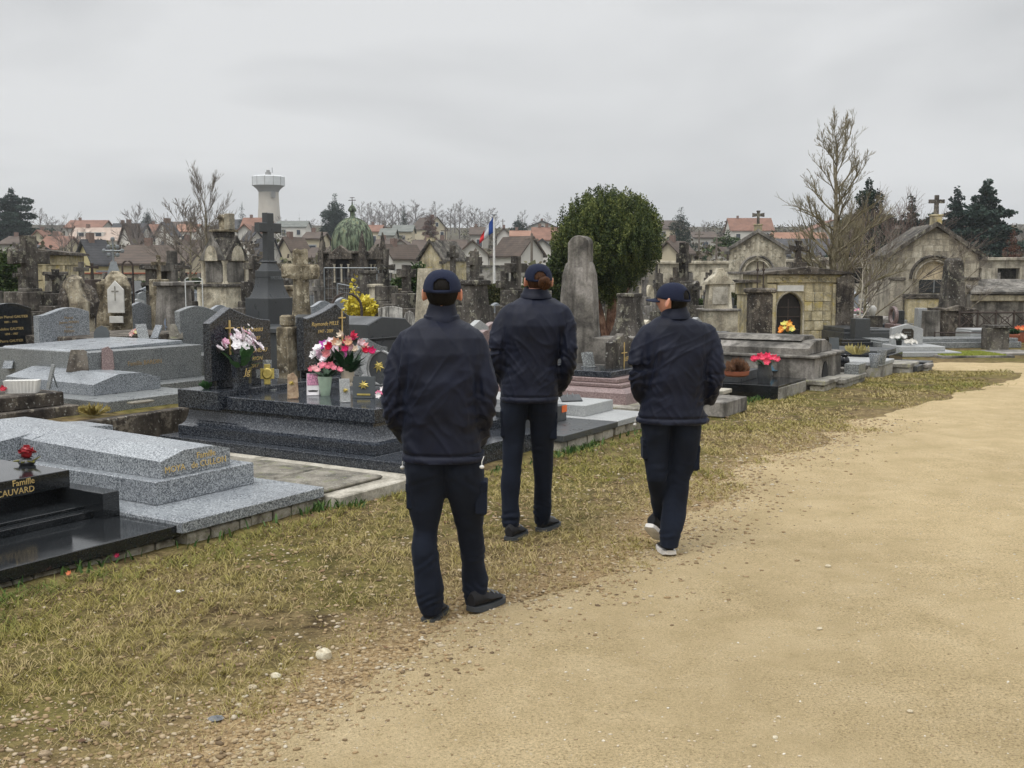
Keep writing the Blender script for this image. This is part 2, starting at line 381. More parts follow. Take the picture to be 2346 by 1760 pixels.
# pull blades together into tufts
cx=np.round(X/.11)*.11+(snoise(X//.11,Y//.11,1,31)-.5)*.1; cy=np.round(Y/.11)*.11+(snoise(X//.11,Y//.11,1,32)-.5)*.1
kk=snoise(X,Y,2.,33)*.55; X=X*(1-kk)+cx*kk; Y=Y*(1-kk)+cy*kk
greener=np.clip((snoise(X,Y,.75,41)-.38)*2.2,0,1)*.62+np.clip((vv+1.3)/.9,0,1)*.55+np.clip((-uu-.5)*.15,0,.15)
tuft=snoise(X,Y,5.5,42)
rnd=np.clip(.12+greener*.75+(rs.rand(len(X))-.5)*.5+(tuft-.5)*.4,0,1)
hh=(.010+.022*rs.rand(len(X)))*(.6+.9*tuft)*(1+.5*greener); ln=hh*rs.uniform(.5,2.4,len(X))
wd=(.0022+.0016*rs.rand(len(X)))*np.clip(Rr/5,.9,3.2)
gm=foliage('grass_blades',(.42,.33,.17),(.29,.25,.07),(.09,.135,.025),rough=.7)
gm_nt=gm.node_tree
blades('grass',X,Y,hh,ln,wd,rnd,gm,label='short winter grass between the graves and the sandy path',cat='grass')
# moss patches: tiny bright blades
n=60000; X,Y,Rr=turf_region(n,3.5,18,1.1); st,uu,vv=in_turf(X,Y); sdv=pathw(X,Y)
m_=st&(sdv<-.1)&(snoise(X,Y,1.7,51)*.6+snoise(X,Y,5,52)*.4>.66); X,Y,Rr=X[m_],Y[m_],Rr[m_]
blades('moss',X,Y,.008+.01*rs.rand(len(X)),.012*rs.rand(len(X)),.005*np.clip(Rr/5,1,3),rs.rand(len(X)),foliage('moss_green',(.26,.22,.02),(.22,.23,.02),(.14,.17,.02)),label='bright yellow-green moss patches in the dry grass',cat='moss')
def pebbles(name,x,y,size,rnd,mat,z0,label,cat):
    n=len(x); base=[]
    t=(1+5**.5)/2
    ico=np.array([(-1,t,0),(1,t,0),(-1,-t,0),(1,-t,0),(0,-1,t),(0,1,t),(0,-1,-t),(0,1,-t),(t,0,-1),(t,0,1),(-t,0,-1),(-t,0,1)])/1.9
    F=np.array([(0,11,5),(0,5,1),(0,1,7),(0,7,10),(0,10,11),(1,5,9),(5,11,4),(11,10,2),(10,7,6),(7,1,8),(3,9,4),(3,4,2),(3,2,6),(3,6,8),(3,8,9),(4,9,5),(2,4,11),(6,2,10),(8,6,7),(9,8,1)])
    P=ico[None]*(1+(rs.rand(n,12,1)-.5)*.45)*np.stack([size*rs.uniform(.7,1.4,n),size*rs.uniform(.7,1.,n),size*rs.uniform(.3,.6,n)],1)[:,None,:]*.5
    a=rs.rand(n)*6.28; ca,sa=np.cos(a)[:,None],np.sin(a)[:,None]
    xx=P[:,:,0]*ca-P[:,:,1]*sa+x[:,None]; yy=P[:,:,0]*sa+P[:,:,1]*ca+y[:,None]; zz=P[:,:,2]+z0[:,None]+size[:,None]*.08
    vs=np.stack([xx,yy,zz],-1).reshape(-1,3); tri=(F[None]+(np.arange(n)*12)[:,None,None]).reshape(-1,3)
    o=npmesh(name,vs,tri.ravel(),3,mat,attrs={'rnd':np.repeat(rnd,12)},smooth=False); tag(o,kind='stuff'); o['label']=label; o['category']=cat; return o
pm=foliage('pebble_stone',(.14,.10,.06),(.33,.235,.125),(.52,.47,.37),rough=.8)
X,Y,Rr=turf_region(150000,2.4,13,1.2); st,uu,vv=in_turf(X,Y); sdv=pathw(X,Y)
bare=1-snoise(X,Y,1.1,21)*.55-snoise(X,Y,3.7,22)*.45
w_=np.exp(-((sdv+.05)/.38)**2)*1.0+np.exp(-np.clip(sdv,0,9)/.3)*.25+np.clip((4.7-Rr)/1.3,0,1)*np.clip(-sdv+.25,0,1)*1.6+np.clip((bare-.48)*3.5,0,1)*(sdv<0)*.7
m_=(st|(sdv>0))&(rs.rand(len(X))<w_*.75)&(sdv<.9); X,Y,Rr,sdv=X[m_],Y[m_],Rr[m_],sdv[m_]
sz=.005+.026*rs.rand(len(X))**3.2+.004*np.clip(Rr-5,0,4)/4
pebbles('gravel',X,Y,sz,np.clip(rs.normal(.48,.22,len(X)),0,1),pm,np.maximum(groundz(X,Y),pz(X,Y)),'loose ochre gravel along the ragged edge of the sandy path','gravel')
X,Y,Rr=turf_region(60000,2.4,14,1.2); sdv=pathw(X,Y); m_=(sdv>.1)&(rs.rand(len(X))<.3+.7*np.clip((snoise(X,Y,1.2,61)-.5)*2.4,0,1)); X,Y,Rr=X[m_],Y[m_],Rr[m_]
pebbles('path_grit',X,Y,.004+.012*rs.rand(len(X))**3.5,np.clip(rs.normal(.55,.2,len(X)),0,1),foliage('grit_stone',(.24,.18,.10),(.46,.36,.22),(.70,.66,.56),rough=.85),pz(X,Y),'scattered grit and small stones on the sandy path','gravel')
# dead leaves
X,Y,Rr=turf_region(9000,2.6,16,1.1); st,uu,vv=in_turf(X,Y); sdv=pathw(X,Y); m_=(st&(sdv<-.05)&(rs.rand(len(X))<.55*np.clip((snoise(X,Y,1.1,21)*-1+.62)*3,.08,1))); X,Y=X[m_],Y[m_]
n=len(X); a=rs.rand(n)*6.28; s=rs.uniform(.012,.028,n); z=np.maximum(groundz(X,Y),np.where(sdist(X,Y)>0,pz(X,Y),-9))+.006
P=np.zeros((n,4,3)); 
for k,(l,w2,dz) in enumerate([(-1,0,.004),(0,.45,.0),(1,0,.009),(0,-.45,.006)]):
    P[:,k,0]=X+s*(l*np.cos(a)-w2*np.sin(a)); P[:,k,1]=Y+s*(l*np.sin(a)+w2*np.cos(a)); P[:,k,2]=z+dz*rs.rand(n)*1.5
lf=npmesh('fallen_leaves',P.reshape(-1,3),np.arange(n*4),4,foliage('dead_leaf',(.09,.05,.03),(.2,.12,.06),(.33,.24,.14)),attrs={'rnd':np.repeat(rs.rand(n),4)}); tag(lf,kind='stuff'); lf['label']='small brown dead leaves lying in the grass'; lf['category']='leaves'
# single stones one can pick out
def rock(px,py,wpx,label,mat,flat=.5,seed=1,name='stone'):
    g=gp(px,py); s=wpx/FOC*g[1]; rr=random.Random(seed)
    m=MB().ball((0,0,0),(s/2,s*.36,s*.5*flat),9,6,jit=.28,rs=rr); o=m.build(name,mat,smooth=True)
    z=max(float(groundz(np.array([g[0]]),np.array([g[1]]))[0]),float(pz(np.array([g[0]]),np.array([g[1]]))[0]))
    o.location=(g[0],g[1],z+s*.16); o.rotation_euler=(0,0,rr.uniform(-.5,.5)); tag(o,label,'stone'); return o
cream=stone('pale_limestone_pebble',(.62,.55,.4),(.45,.37,.25),(.75,.7,.55),.1,None,.7,False,8)
rock(742,1510,40,'large cream stone lying alone at the edge between grass and path',cream,.9,2)
rock(632,1553,26,'cream angular stone left of and below the largest white one',cream,.7,3)
rock(578,1577,22,'pale grey-white chip near the foot of the grass verge',cream,.6,4)
rock(495,1655,36,'flat blue-grey slate piece at the bottom of the verge',stone('slate_chip',(.17,.18,.19),(.09,.1,.11),(.3,.31,.32),.1,None,.7,False,8),.4,5)
rock(242,1672,30,'brown rounded cobble in the gravel at lower left',stone('brown_cobble',(.33,.25,.16),(.2,.15,.1),(.45,.36,.25),.1,None,.8,False,8),.8,6)
rock(103,1738,34,'tan flat cobble at the bottom left corner',MATS['brown_cobble'],.5,7)
rock(1897,1298,14,'small white stone in the middle of the path behind the walkers',cream,.6,8)
rock(1877,1443,16,'small pale grey stone halfway down the sandy path',cream,.5,9)
rock(1776,1694,15,'small white stone near the bottom of the path',cream,.6,10)
rock(1728,1713,12,'smaller of two white stones near the bottom of the path',cream,.8,11)
rock(2085,1632,17,'pale flat stone low on the right of the path',cream,.4,12)
rock(412,1359,20,'white plastic-like scrap in the grass at left',plain('white_scrap',(.8,.8,.78),.5),.25,13,name='scrap')
# ------------------------------------------------------------ the three walkers
def cloth(name,col,top,rough=.62,weave=900):
    m,nt,b=mat_new(name); v=coords(nt)
    c=mixc(nt,ramp(nt,noi(nt,v,5,4,.6),[(.35,(0,0,0)),(.65,(1,1,1))]),tuple(col),tuple(top)); nt.links.new(c,b.inputs['Base Color'])
    b.inputs['Roughness'].default_value=rough; b.inputs['Specular IOR Level'].default_value=.22
    b.inputs['Sheen Weight'].default_value=.05; b.inputs['Sheen Roughness'].default_value=.4; b.inputs['Sheen Tint'].default_value=(.45,.55,.8,1)
    h=mixc(nt,.25,noi(nt,v,26,4,.6,.6),noi(nt,v,weave,1)); bump(nt,b,h,.35,.006); MATS[name]=m; return m
M_JACK=cloth('navy_jacket_cloth',(.0042,.0060,.0150),(.0068,.0095,.0235),.56)
M_TROU=cloth('navy_trouser_cloth',(.0042,.0068,.0145),(.0078,.0122,.0245),.85)
M_CAP=cloth('navy_cap_cloth',(.0075,.0105,.028),(.011,.016,.038),.85)
def skinmat():
    m,nt,b=mat_new('skin'); v=coords(nt)
    c=ramp(nt,noi(nt,v,9,4,.6),[(.3,(.60,.24,.16)),(.7,(.66,.36,.26))]); nt.links.new(c,b.inputs['Base Color'])
    b.inputs['Subsurface Weight'].default_value=.15; b.inputs['Subsurface Radius'].default_value=(.01,.004,.002); b.inputs['Roughness'].default_value=.5; return m
M_SKIN=skinmat()
def hairmat(name,a,b_):
    m,nt,b=mat_new(name); v=coords(nt,(1,1,1)); n=noi(nt,coords(nt,(160,160,14)),1,3,.6,.5)
    nt.links.new(ramp(nt,n,[(.3,a),(.7,b_)]),b.inputs['Base Color']); b.inputs['Roughness'].default_value=.7; b.inputs['Specular IOR Level'].default_value=.15; bump(nt,b,n,.6,.004); return m
M_HAIR=hairmat('black_hair',(.004,.0035,.003),(.010,.008,.007)); M_BUN=hairmat('brown_hair',(.022,.010,.005),(.095,.042,.02))
M_SOLE=plain('grey_rubber_sole',(.05,.055,.06),.7); M_WSOLE=plain('white_rubber_sole',(.75,.73,.7),.6); M_SHOE=plain('black_mesh_shoe',(.009,.009,.011),.75,.4,40,bumpy=.5,bs=300)
M_WP=plain('white_plastic',(.75,.75,.72),.4); M_STRP=plain('grey_print',(.25,.26,.28),.5)
INFL=-.007
def remesh(mb,name,mat,parent,vox,smooth=6,disp=None,post=None):
    o=mb.build('tmp',mat); md=o.modifiers.new('r','REMESH'); md.mode='VOXEL'; md.voxel_size=vox
    md2=o.modifiers.new('s','SMOOTH'); md2.iterations=smooth; md2.factor=.6
    dg=bpy.context.evaluated_depsgraph_get(); me=bpy.data.meshes.new_from_object(o.evaluated_get(dg)); bpy.data.objects.remove(o)
    me.name=name
    n=len(me.vertices); co=np.empty(n*3); me.vertices.foreach_get('co',co); co=co.reshape(-1,3); no=np.empty(n*3); me.vertices.foreach_get('normal',no); no=no.reshape(-1,3)
    if disp is not None:
        co=co+no*(disp(co,no)+(INFL if name=='jacket' else -.001 if name=='trousers' else 0))[:,None]
        me.vertices.foreach_set('co',co.ravel())
    me.polygons.foreach_set('use_smooth',np.ones(len(me.polygons),dtype=bool)); me.update()
    me.materials.clear(); me.materials.append(mat)
    q=bpy.data.objects.new(name,me); COL.objects.link(q); q.parent=parent; return q
def ell(cx,cy,cz,rx,ry,n=20,p=2.3,tilt=0,rot=0):
    out=[]
    for i in range(n):
        a=2*math.pi*i/n; c,s=math.cos(a),math.sin(a)
        x=rx*math.copysign(abs(c)**(2/p),c); y=ry*math.copysign(abs(s)**(2/p),s)
        out.append((cx+x,cy+y,cz+tilt*y))
    return out
def fold_field(seed,amp=1.):
    def f(co,no,lines=None):
        return None
    return f
def make_person(D,loc_px,label,J,armL,armR,TL,TR,head,extra,seed):
    """J: jacket rings (py, xl, xr, yoff, ry) measured on the photo at distance D"""
    bx=at(loc_px[0],loc_px[1],D)
    root=empty('person',(bx[0],D,0),label,'person')
    def P(px,py,yo=0):
        p=at(px,py,D+yo); return (p[0]-bx[0],yo,p[2])
    def S(w): return w/FOC*D
    # --- jacket
    mb=MB(); rings=[]
    for (py,xl,xr,yo,ry) in J:
        a=P(xl,py,yo);b=P(xr,py,yo); rings.append(ell((a[0]+b[0])/2,yo,a[2],(b[0]-a[0])/2,ry,28,2.35))
    mb.loft(rings)
    for arm in (armL,armR):
        path=[P(x,y,yo) for x,y,yo,r in arm]; rad=[r for x,y,yo,r in arm]
        cxm=(J[2][1]+J[2][2])/2; p0=P(arm[0][0]+(cxm-arm[0][0])*.42,J[1][0]+.45*(J[2][0]-J[1][0]),0); path.insert(0,(p0[0],p0[1],p0[2]-.05)); rad.insert(0,.044); rad[1]*=.93
        # densify
        pp=[];rr=[]
        for i in range(len(path)-1):
            for k in range(5):
                t=k/5; pp.append(tuple(Vector(path[i]).lerp(Vector(path[i+1]),t))); rr.append(rad[i]*(1-t)+rad[i+1]*t)
        pp.append(path[-1]); rr.append(rad[-1]); pp=smoothpath(pp)
        mb.tube(pp,rr,14)
    zt=rings[0][0][2]; zb=rings[-1][0][2]; sc_=1.
    el=[Vector(P(a[len(a)//2][0],a[len(a)//2][1],a[len(a)//2][2])) for a in (armL,armR)]
    ctr=[Vector(P(*a[0][:3])) for a in (armL,armR)]
    def disp(co,no):
        n=len(co); d=np.zeros(n); x,y,z=co[:,0],co[:,1],co[:,2]
        rs_=np.random.RandomState(seed)
        mid=(rings[4][0][0]+rings[4][14][0])/2
        # long diagonal tension folds over the back (stretched ridge noise, two directions)
        def ridge(t,w): return np.exp(-(t/w)**2)
        lowm=np.array([noise.noise(Vector((a*4+seed,b*4,c*4))) for a,b,c in co])
        for ang,sgn in ((.55,1),(-.62,-1),(1.15,1)):
            ux,uz=math.sin(ang),math.cos(ang); A_=(x-mid)*ux+z*uz; B_=-(x-mid)*uz+z*ux
            rn=np.array([noise.noise(Vector((a*3.2+seed,b*15+seed*2,c*5))) for a,b,c in zip(A_,B_,y)])
            d+=.0072*(np.clip(1-np.abs(rn)*3.6,0,1)**2.2-.2)*np.clip(.45+sgn*lowm*2.2,0,1)*(.5+.5*np.clip((zt-.12-z)/.15,0,1))
        # folds dropping from the shoulders
        for k in range(9):
            side=-1 if k%2 else 1; x0=mid+side*rs_.uniform(.10,.19); top=zt-rs_.uniform(.14,.2); L_=rs_.uniform(.12,.25)
            a=top-z; b=(x-x0)+side*-.18*a; d+=.006*ridge(a-.12,L_*.6)*(ridge(b,.012)-.5*ridge(b-.022,.014))
        # crumples round each elbow
        for e in el:
            r=np.sqrt((x-e.x)**2+((z-e.z)*1.0)**2+(y-e.y)**2)
            near=np.exp(-(r/.15)**2)
            wn=np.array([noise.noise(Vector((a*13+seed,b*13,c*13))) for a,b,c in co]); ph=(z-e.z)*1.+(x-e.x)*.55*(1 if e.x>0 else -1)+wn*.035
            d+=near*.009*(np.abs(np.sin(ph*52+rs_.rand()*6+1.3*np.sin(x*31+y*17)))**1.6-.45)
        low=np.array([noise.noise(Vector((a*6,b*6,c*6))) for a,b,c in co]); md_=np.array([noise.noise(Vector((a*17+3,b*17,c*11))) for a,b,c in co])
        d+=low*.011+md_*.0045
        # hem: drawcord channel
        hz=z-zb; d+=-.010*ridge(hz-.045,.007)+.004*ridge(hz-.02,.015)
        return d*np.clip((z-zb)/.02,.2,1)
    remesh(mb,'jacket',M_JACK,root,.007,5,disp)
    # --- collar (stand collar with a folded lower edge)
    mb=MB(); cr_=head['collar']; n=26; outer=[]
    rr=[]
    for (py,xl,xr,yo,ry,tl) in cr_:
        a=P(xl,py,yo);b=P(xr,py,yo); rr.append(ell((a[0]+b[0])/2,yo,a[2],(b[0]-a[0])/2,ry,n,2.1,tl))
    mb.loft(rr+[ell((min(q[0] for q in rr[-1])+max(q[0] for q in rr[-1]))/2,cr_[-1][3],rr[-1][0][2]-.004,(max(q[0] for q in rr[-1])-min(q[0] for q in rr[-1]))/2-.008,cr_[-1][4]-.008,n,2.1,cr_[-1][5])],cap=False)
    col=mb.build('collar',M_JACK,root,True)
    # --- trousers
    mb=MB()
    for leg in (TL,TR):
        rg=[]
        for (py,xl,xr,yo,ry) in leg:
            a=P(xl,py,yo);b=P(xr,py,yo); rg.append(ell((a[0]+b[0])/2,yo,a[2],(b[0]-a[0])/2,ry,20,2.2))
        mb.loft(rg)
    kz=P(0,TL[len(TL)//2][0])[2]; hz0=min(P(0,TL[-1][0])[2],P(0,TR[-1][0])[2])
    def dispt(co,no):
        x,y,z=co[:,0],co[:,1],co[:,2]; rs_=np.random.RandomState(seed+5)
        low=np.array([noise.noise(Vector((a*9,b*9,c*7))) for a,b,c in co])
        d=low*.009; wn=np.array([noise.noise(Vector((a*8+seed,b*8,c*11))) for a,b,c in co]); wm=np.array([noise.noise(Vector((a*11,b*11+seed,c*9+4))) for a,b,c in co])
        for (zc,wd,am,fr) in ((kz,.12,.0065,50),(hz0+.06,.075,.010,62),(kz+.33,.10,.005,40)):
            d+=np.exp(-((z-zc)/wd)**2)*am*(np.clip(.5+wm*1.6,0,1.3)*(np.abs(np.sin((z+.5*(np.abs(x-.02)-.1)+wn*.07)*fr))**1.5-.4))
        return d*np.clip((z-hz0)/.03,.1,1)
    remesh(mb,'trousers',M_TROU,root,.0085,4,dispt)
    for (xl,xr,y0,y1,yo,ry) in extra['pockets']:
        a=P(xl,y0,yo);b=P(xr,y1,yo); m_=MB(); m_.box(a[0],b[0],yo-ry,yo+ry,b[2],a[2],.012)
        m_.box(a[0]-.003,b[0]+.003,yo-ry-.003,yo+ry+.003,a[2]-.052,a[2]-.002,.006)
        m_.build('cargo_pocket',M_TROU,root,True)
    # --- shoes
    for s in extra['shoes']: make_shoe(root,P,S,*s)
    # --- toggles on the drawcord
    for (tx,ty,yo) in extra.get('toggles',[]):
        p=P(tx,ty,yo); m_=MB(); m_.ball(p,(.012,.01,.009),8,6); m_.tube([p,(p[0],p[1],p[2]+.025),(p[0]+.01,p[1]+.01,p[2]+.05)],.002,5); m_.build('drawcord_toggle',M_WP,root,True)
    # --- head, neck and ears: one continuous body with the hidden torso
    hx,hy,hyo,hw,rotz=head['c']; c=Vector(P(hx,hy,hyo)); k=S(1)
    Mh=Matrix.Translation(c)@Matrix.Rotation(rotz,4,'Z')   # local +Y = direction of the face
    mb=MB(); r=hw
    mb.add(*headform(r),M=Mh)
    neck0=c+Vector((0,-.01,-.06)); base=Vector(P(head['neck'][0],head['neck'][1],head['neck'][2]))
    mb.tube([tuple(neck0),tuple(neck0.lerp(base,.5)),tuple(base)],[.055,.056,.066],16)
    tb=J[3]; a=P(tb[1],tb[0],tb[3]);b=P(tb[2],tb[0],tb[3]); w2=(b[0]-a[0])/2*.5
    mb.loft([ell(base.x,base.y,base.z+.01,.06,.05),ell((a[0]+b[0])/2,tb[3],base.z-.10,w2,.07),ell((a[0]+b[0])/2,tb[3],base.z-.35,w2,.07),ell((a[0]+b[0])/2,tb[3],zb+.08,w2,.07)])
    for sd in (-1,1):
        E_=[]
        for t,rx,rz,yy in ((-.2,.010,.018,0),(.3,.011,.026,-.004),(.7,.010,.031,-.011),(.95,.007,.028,-.015),(1.1,.004,.018,-.016)):
            ox=sd*(r*.93+t*.022); E_.append([tuple(Mh@Vector((ox,yy-.004+ rx*1.6*math.cos(q)*(1 if t<1 else .8)-.006*math.sin(q),-.024+rz*math.sin(q)-.006*math.cos(q)))) for q in [2*math.pi*i/14 for i in range(14)]])
        mb.loft(E_)
    remesh(mb,'body',M_SKIN,root,.0042,3)
    # eyes (mostly turned away from us)
    # --- hair cap
    mb=MB(); vs,fs=headform(r*1.04); keep=[]
    V_=[Vector(p) for p in vs]
    def inh(p): return p.z>head['hairz'] and (p.y<.035 or p.z>.045) and not (p.y>-.018 and p.z<-.005) 
    fs=[f for f in fs if all(inh(V_[i]) for i in f)]
    mb.add(vs,fs,M=Mh); hr=mb.build('hair',head['hair'],root,True); sol=hr.modifiers.new('s','SOLIDIFY'); sol.thickness=.008; sol.offset=-.5
    # --- cap
    Mc=Mh@Matrix.Rotation(head.get('tilt',0),4,'X')
    vs=[];fs=[]; na=40; nl=12; rc=r*1.13
    zlow=-.006
    for j in range(nl+1):
        t=j/nl*math.pi/2
        for i in range(na):
            a=2*math.pi*i/na
            panel=1+.012*abs(math.cos(3*a))**.5
            ct_=math.cos(t)**.8 if j<nl else 0
            yy=math.sin(a)*ct_*rc*1.17*panel; xx=math.cos(a)*ct_*rc*panel; zz=zlow+math.sin(t)*r*1.27
            zz+= -.012*(1-math.sin(t))*math.sin(a)*-1
            vs.append((xx,yy-.004,zz))
    for j in range(nl):
        for i in range(na):
            k_=(i+1)%na; a=2*math.pi*(i+.5)/na; back=abs(((a-math.pi*1.5+math.pi)%(2*math.pi))-math.pi)
            hgt=(j+.5)/nl
            if 1/nl<hgt and back<.55 and ((back/.55)**2+((hgt-.10)/.36)**2)<1: continue
            fs.append((j*na+i,j*na+k_,(j+1)*na+k_,(j+1)*na+i))
    vs.append(None); vs.pop()
    mb=MB(); mb.add(vs,fs,M=Mc)
    cp=mb.build('cap',M_CAP,root,True); sol=cp.modifiers.new('s','SOLIDIFY'); sol.thickness=.005; sol.offset=0
    cp['label']='dark navy baseball cap' if False else None or 'navy baseball cap'
    mb=MB(); mb.ball(tuple(Mc@Vector((0,-.004,zlow+r*1.285))),(.007,.007,.004),8,5); b_=mb.build('button',M_CAP,cp,True)
    # opening rim
    mb=MB(); pts=[]
    for q in range(15):
        th_=math.pi*q/14; back=.58*math.cos(th_); hg=.09+.37*math.sin(th_); t=hg*math.pi/2; a=math.pi*1.5+back; ct_=math.cos(t)**.8
        pts.append(tuple(Mc@Vector((math.cos(a)*ct_*rc*1.02,math.sin(a)*ct_*rc*1.19-.004,zlow+math.sin(t)*r*1.27+.012*(1-math.sin(t))*math.sin(a)))))
    mb.tube(pts,.0032,6); mb.build('rim',M_CAP,cp,True)
    # visor
    vs=[];fs=[]; nv=14
    for j in range(6):
        for i in range(nv+1):
            a=math.radians(25+130*i/nv); rr0=rc*1.0+ j/5*.068*math.sin(math.radians(180*i/nv))**.6
            vs.append((math.cos(a)*(rc+(rr0-rc)*.5),math.sin(a)*(rc*1.17)+(rr0-rc),zlow+.006-.010*(j/5)-(.016*(math.cos(a))**2)))
    for j in range(5):
        for i in range(nv): fs.append((j*(nv+1)+i,j*(nv+1)+i+1,(j+1)*(nv+1)+i+1,(j+1)*(nv+1)+i))
    mb=MB(); mb.add(vs,fs,M=Mc); vz=mb.build('visor',M_CAP,root,True); sol=vz.modifiers.new('s','SOLIDIFY'); sol.thickness=.004
    if 'bun' in head:
        x_,y_,yo_,rad=head['bun']; p=P(x_,y_,yo_); mb=MB()
        for q in range(3):
            for i in range(1): pass
        pts=[(p[0]+math.cos(a)*rad*.48,p[1]-.012*math.sin(a*1.),p[2]+math.sin(a)*rad*.5) for a in [2*math.pi*i/18*1.0 for i in range(19)]]
        mb.tube(pts,rad*.5,10); mb.ball((p[0],p[1]+.01,p[2]),(rad*.75,rad*.55,rad*.75),12,8)
        def db(co,no): return np.array([noise.noise(Vector((a*35,b*35,c*35))) for a,b,c in co])*.006
        remesh(mb,'hair_bun',M_BUN,root,.005,2,db)
    if 'eyes' in head:
        for sd in (-1,1):
            q=Mh@Vector((sd*.031,r*1.06,-.012)); m_=MB().ball(tuple(q),.011,8,6); m_.build('eye',plain('eye_dark',(.05,.03,.02),.2),root,True)
    return root
def smoothpath(p):
    P=[Vector(q) for q in p]
    for _ in range(2):
        P=[P[0]]+[(P[i-1]+P[i]*2+P[i+1])/4 for i in range(1,len(P)-1)]+[P[-1]]
    return [tuple(q) for q in P]
def headform(r):
    """skull, jaw, brow, nose, lips and chin; face towards +Y; returns verts, faces"""
    n,m=36,28; vs=[]
    for k in range(m+1):
        t=math.pi*k/m; z=-math.cos(t)
        for i in range(n):
            a=2*math.pi*i/n; s=math.sin(t); x=math.cos(a)*s; y=math.sin(a)*s
            X_=x*r*1.0; Y_=y*r*1.22; Z_=z*r*1.42 if z<0 else z*r*1.13
            if z<0:   # jaw and nape
                q=-z
                X_*=1-.28*q**1.5; Y_= Y_*(1-.05*q) + (r*.18*q if y>0 else r*.10*q)
                if y<0: Y_*=1-.12*q
            if y>0:
                fx=math.exp(-(x/.2)**2)
                Y_+=fx*r*.26*math.exp(-((z+.30)/.13)**2)      # nose
                Y_+=fx*r*.14*math.exp(-((z+.14)/.12)**2)
                Y_+=math.exp(-(x/.3)**2)*r*.07*math.exp(-((z+.56)/.07)**2)  # lips
                Y_+=math.exp(-(x/.3)**2)*r*.10*math.exp(-((z+.83)/.1)**2)   # chin
                Y_-=(math.exp(-((abs(x)-.34)/.15)**2))*r*.10*math.exp(-((z+.08)/.09)**2) # eye sockets
                Y_+=math.exp(-(x/.5)**2)*r*.05*math.exp(-((z-.08)/.08)**2)  # brow
            vs.append((X_,Y_,Z_))
    fs=[]
    for k in range(m):
        for i in range(n):
            j=(i+1)%n; fs.append((k*n+i,k*n+j,(k+1)*n+j,(k+1)*n+i))
    return vs,fs
def make_shoe(root,P,S,px,py,yo,heading,pitch,sole,white=False,length=.27,roll=0):
    """px,py = heel point on the ground in the photo; heading in radians from straight ahead (+ = right)"""
    h=Vector(P(px,py,yo)); M=Matrix.Translation(h)@Matrix.Rotation(-heading,4,'Z')@Matrix.Rotation(-pitch,4,'X')@Matrix.Rotation(roll,4,'Y')
    def prof_w(t): # half width along the foot, t 0 heel .. 1 toe
        return .036+.014*math.sin(min(1,t*1.25)*math.pi*.62) if t<.8 else .05*math.sqrt(max(0,1-((t-.8)/.21)**2))*.99+.001
    mb=MB(); rg=[]
    for i in range(15):
        t=i/14; w=prof_w(t)*(.55+.45*min(1,t*9+.4)); y=t*length-.02
        zt=.028-.006*math.sin(t*math.pi); zb=.010*max(0,1-t*7)+.022*max(0,(t-.8)/.2)**1.5
        rg.append([tuple(M@Vector((w*math.cos(a)*(1.0 if math.sin(a)>0 else 1.06),y,(zt if math.sin(a)>0 else zb)+(.004*math.sin(a))))) for a in [2*math.pi*(k+.5)/12 for k in range(12)]])
    mb.loft(rg); so_=mb.build('sole',sole,None,True)
    mb=MB(); rg=[]
    for i in range(15):
        t=i/14; w=prof_w(t)*.93*(.55+.45*min(1,t*9+.4)); y=.008+t*(length-.03)-.02
        top=.112 if t<.26 else (.112-(t-.26)/.2*.034 if t<.46 else .078-(t-.46)/.54*.034)
        if t<.05: top=.095
        if t>.93: top=.045
        rg.append([tuple(M@Vector((w*math.cos(a)*(1-.38*max(0,math.sin(a))*(1 if t<.4 else .6)),y,.022+(top-.022)*(.5+.5*math.sin(a))))) for a in [2*math.pi*k/14 for k in range(14)]])
    mb.loft(rg); up=mb.build('shoe',M_SHOE,root,True); so_.parent=up
    mb=MB()
    pts=[]
    for k in range(5):
        y=.115+k*.02; z=.088-k*.008; sd=-1 if k%2 else 1; pts+=[tuple(M@Vector((sd*.022,y,z-.010))),tuple(M@Vector((0,y+.01,z+.003)))]
    mb.tube(pts,.0028,5)
    mb.build('lace',M_STRP if not white else M_WP,up,True)
D1=5.12
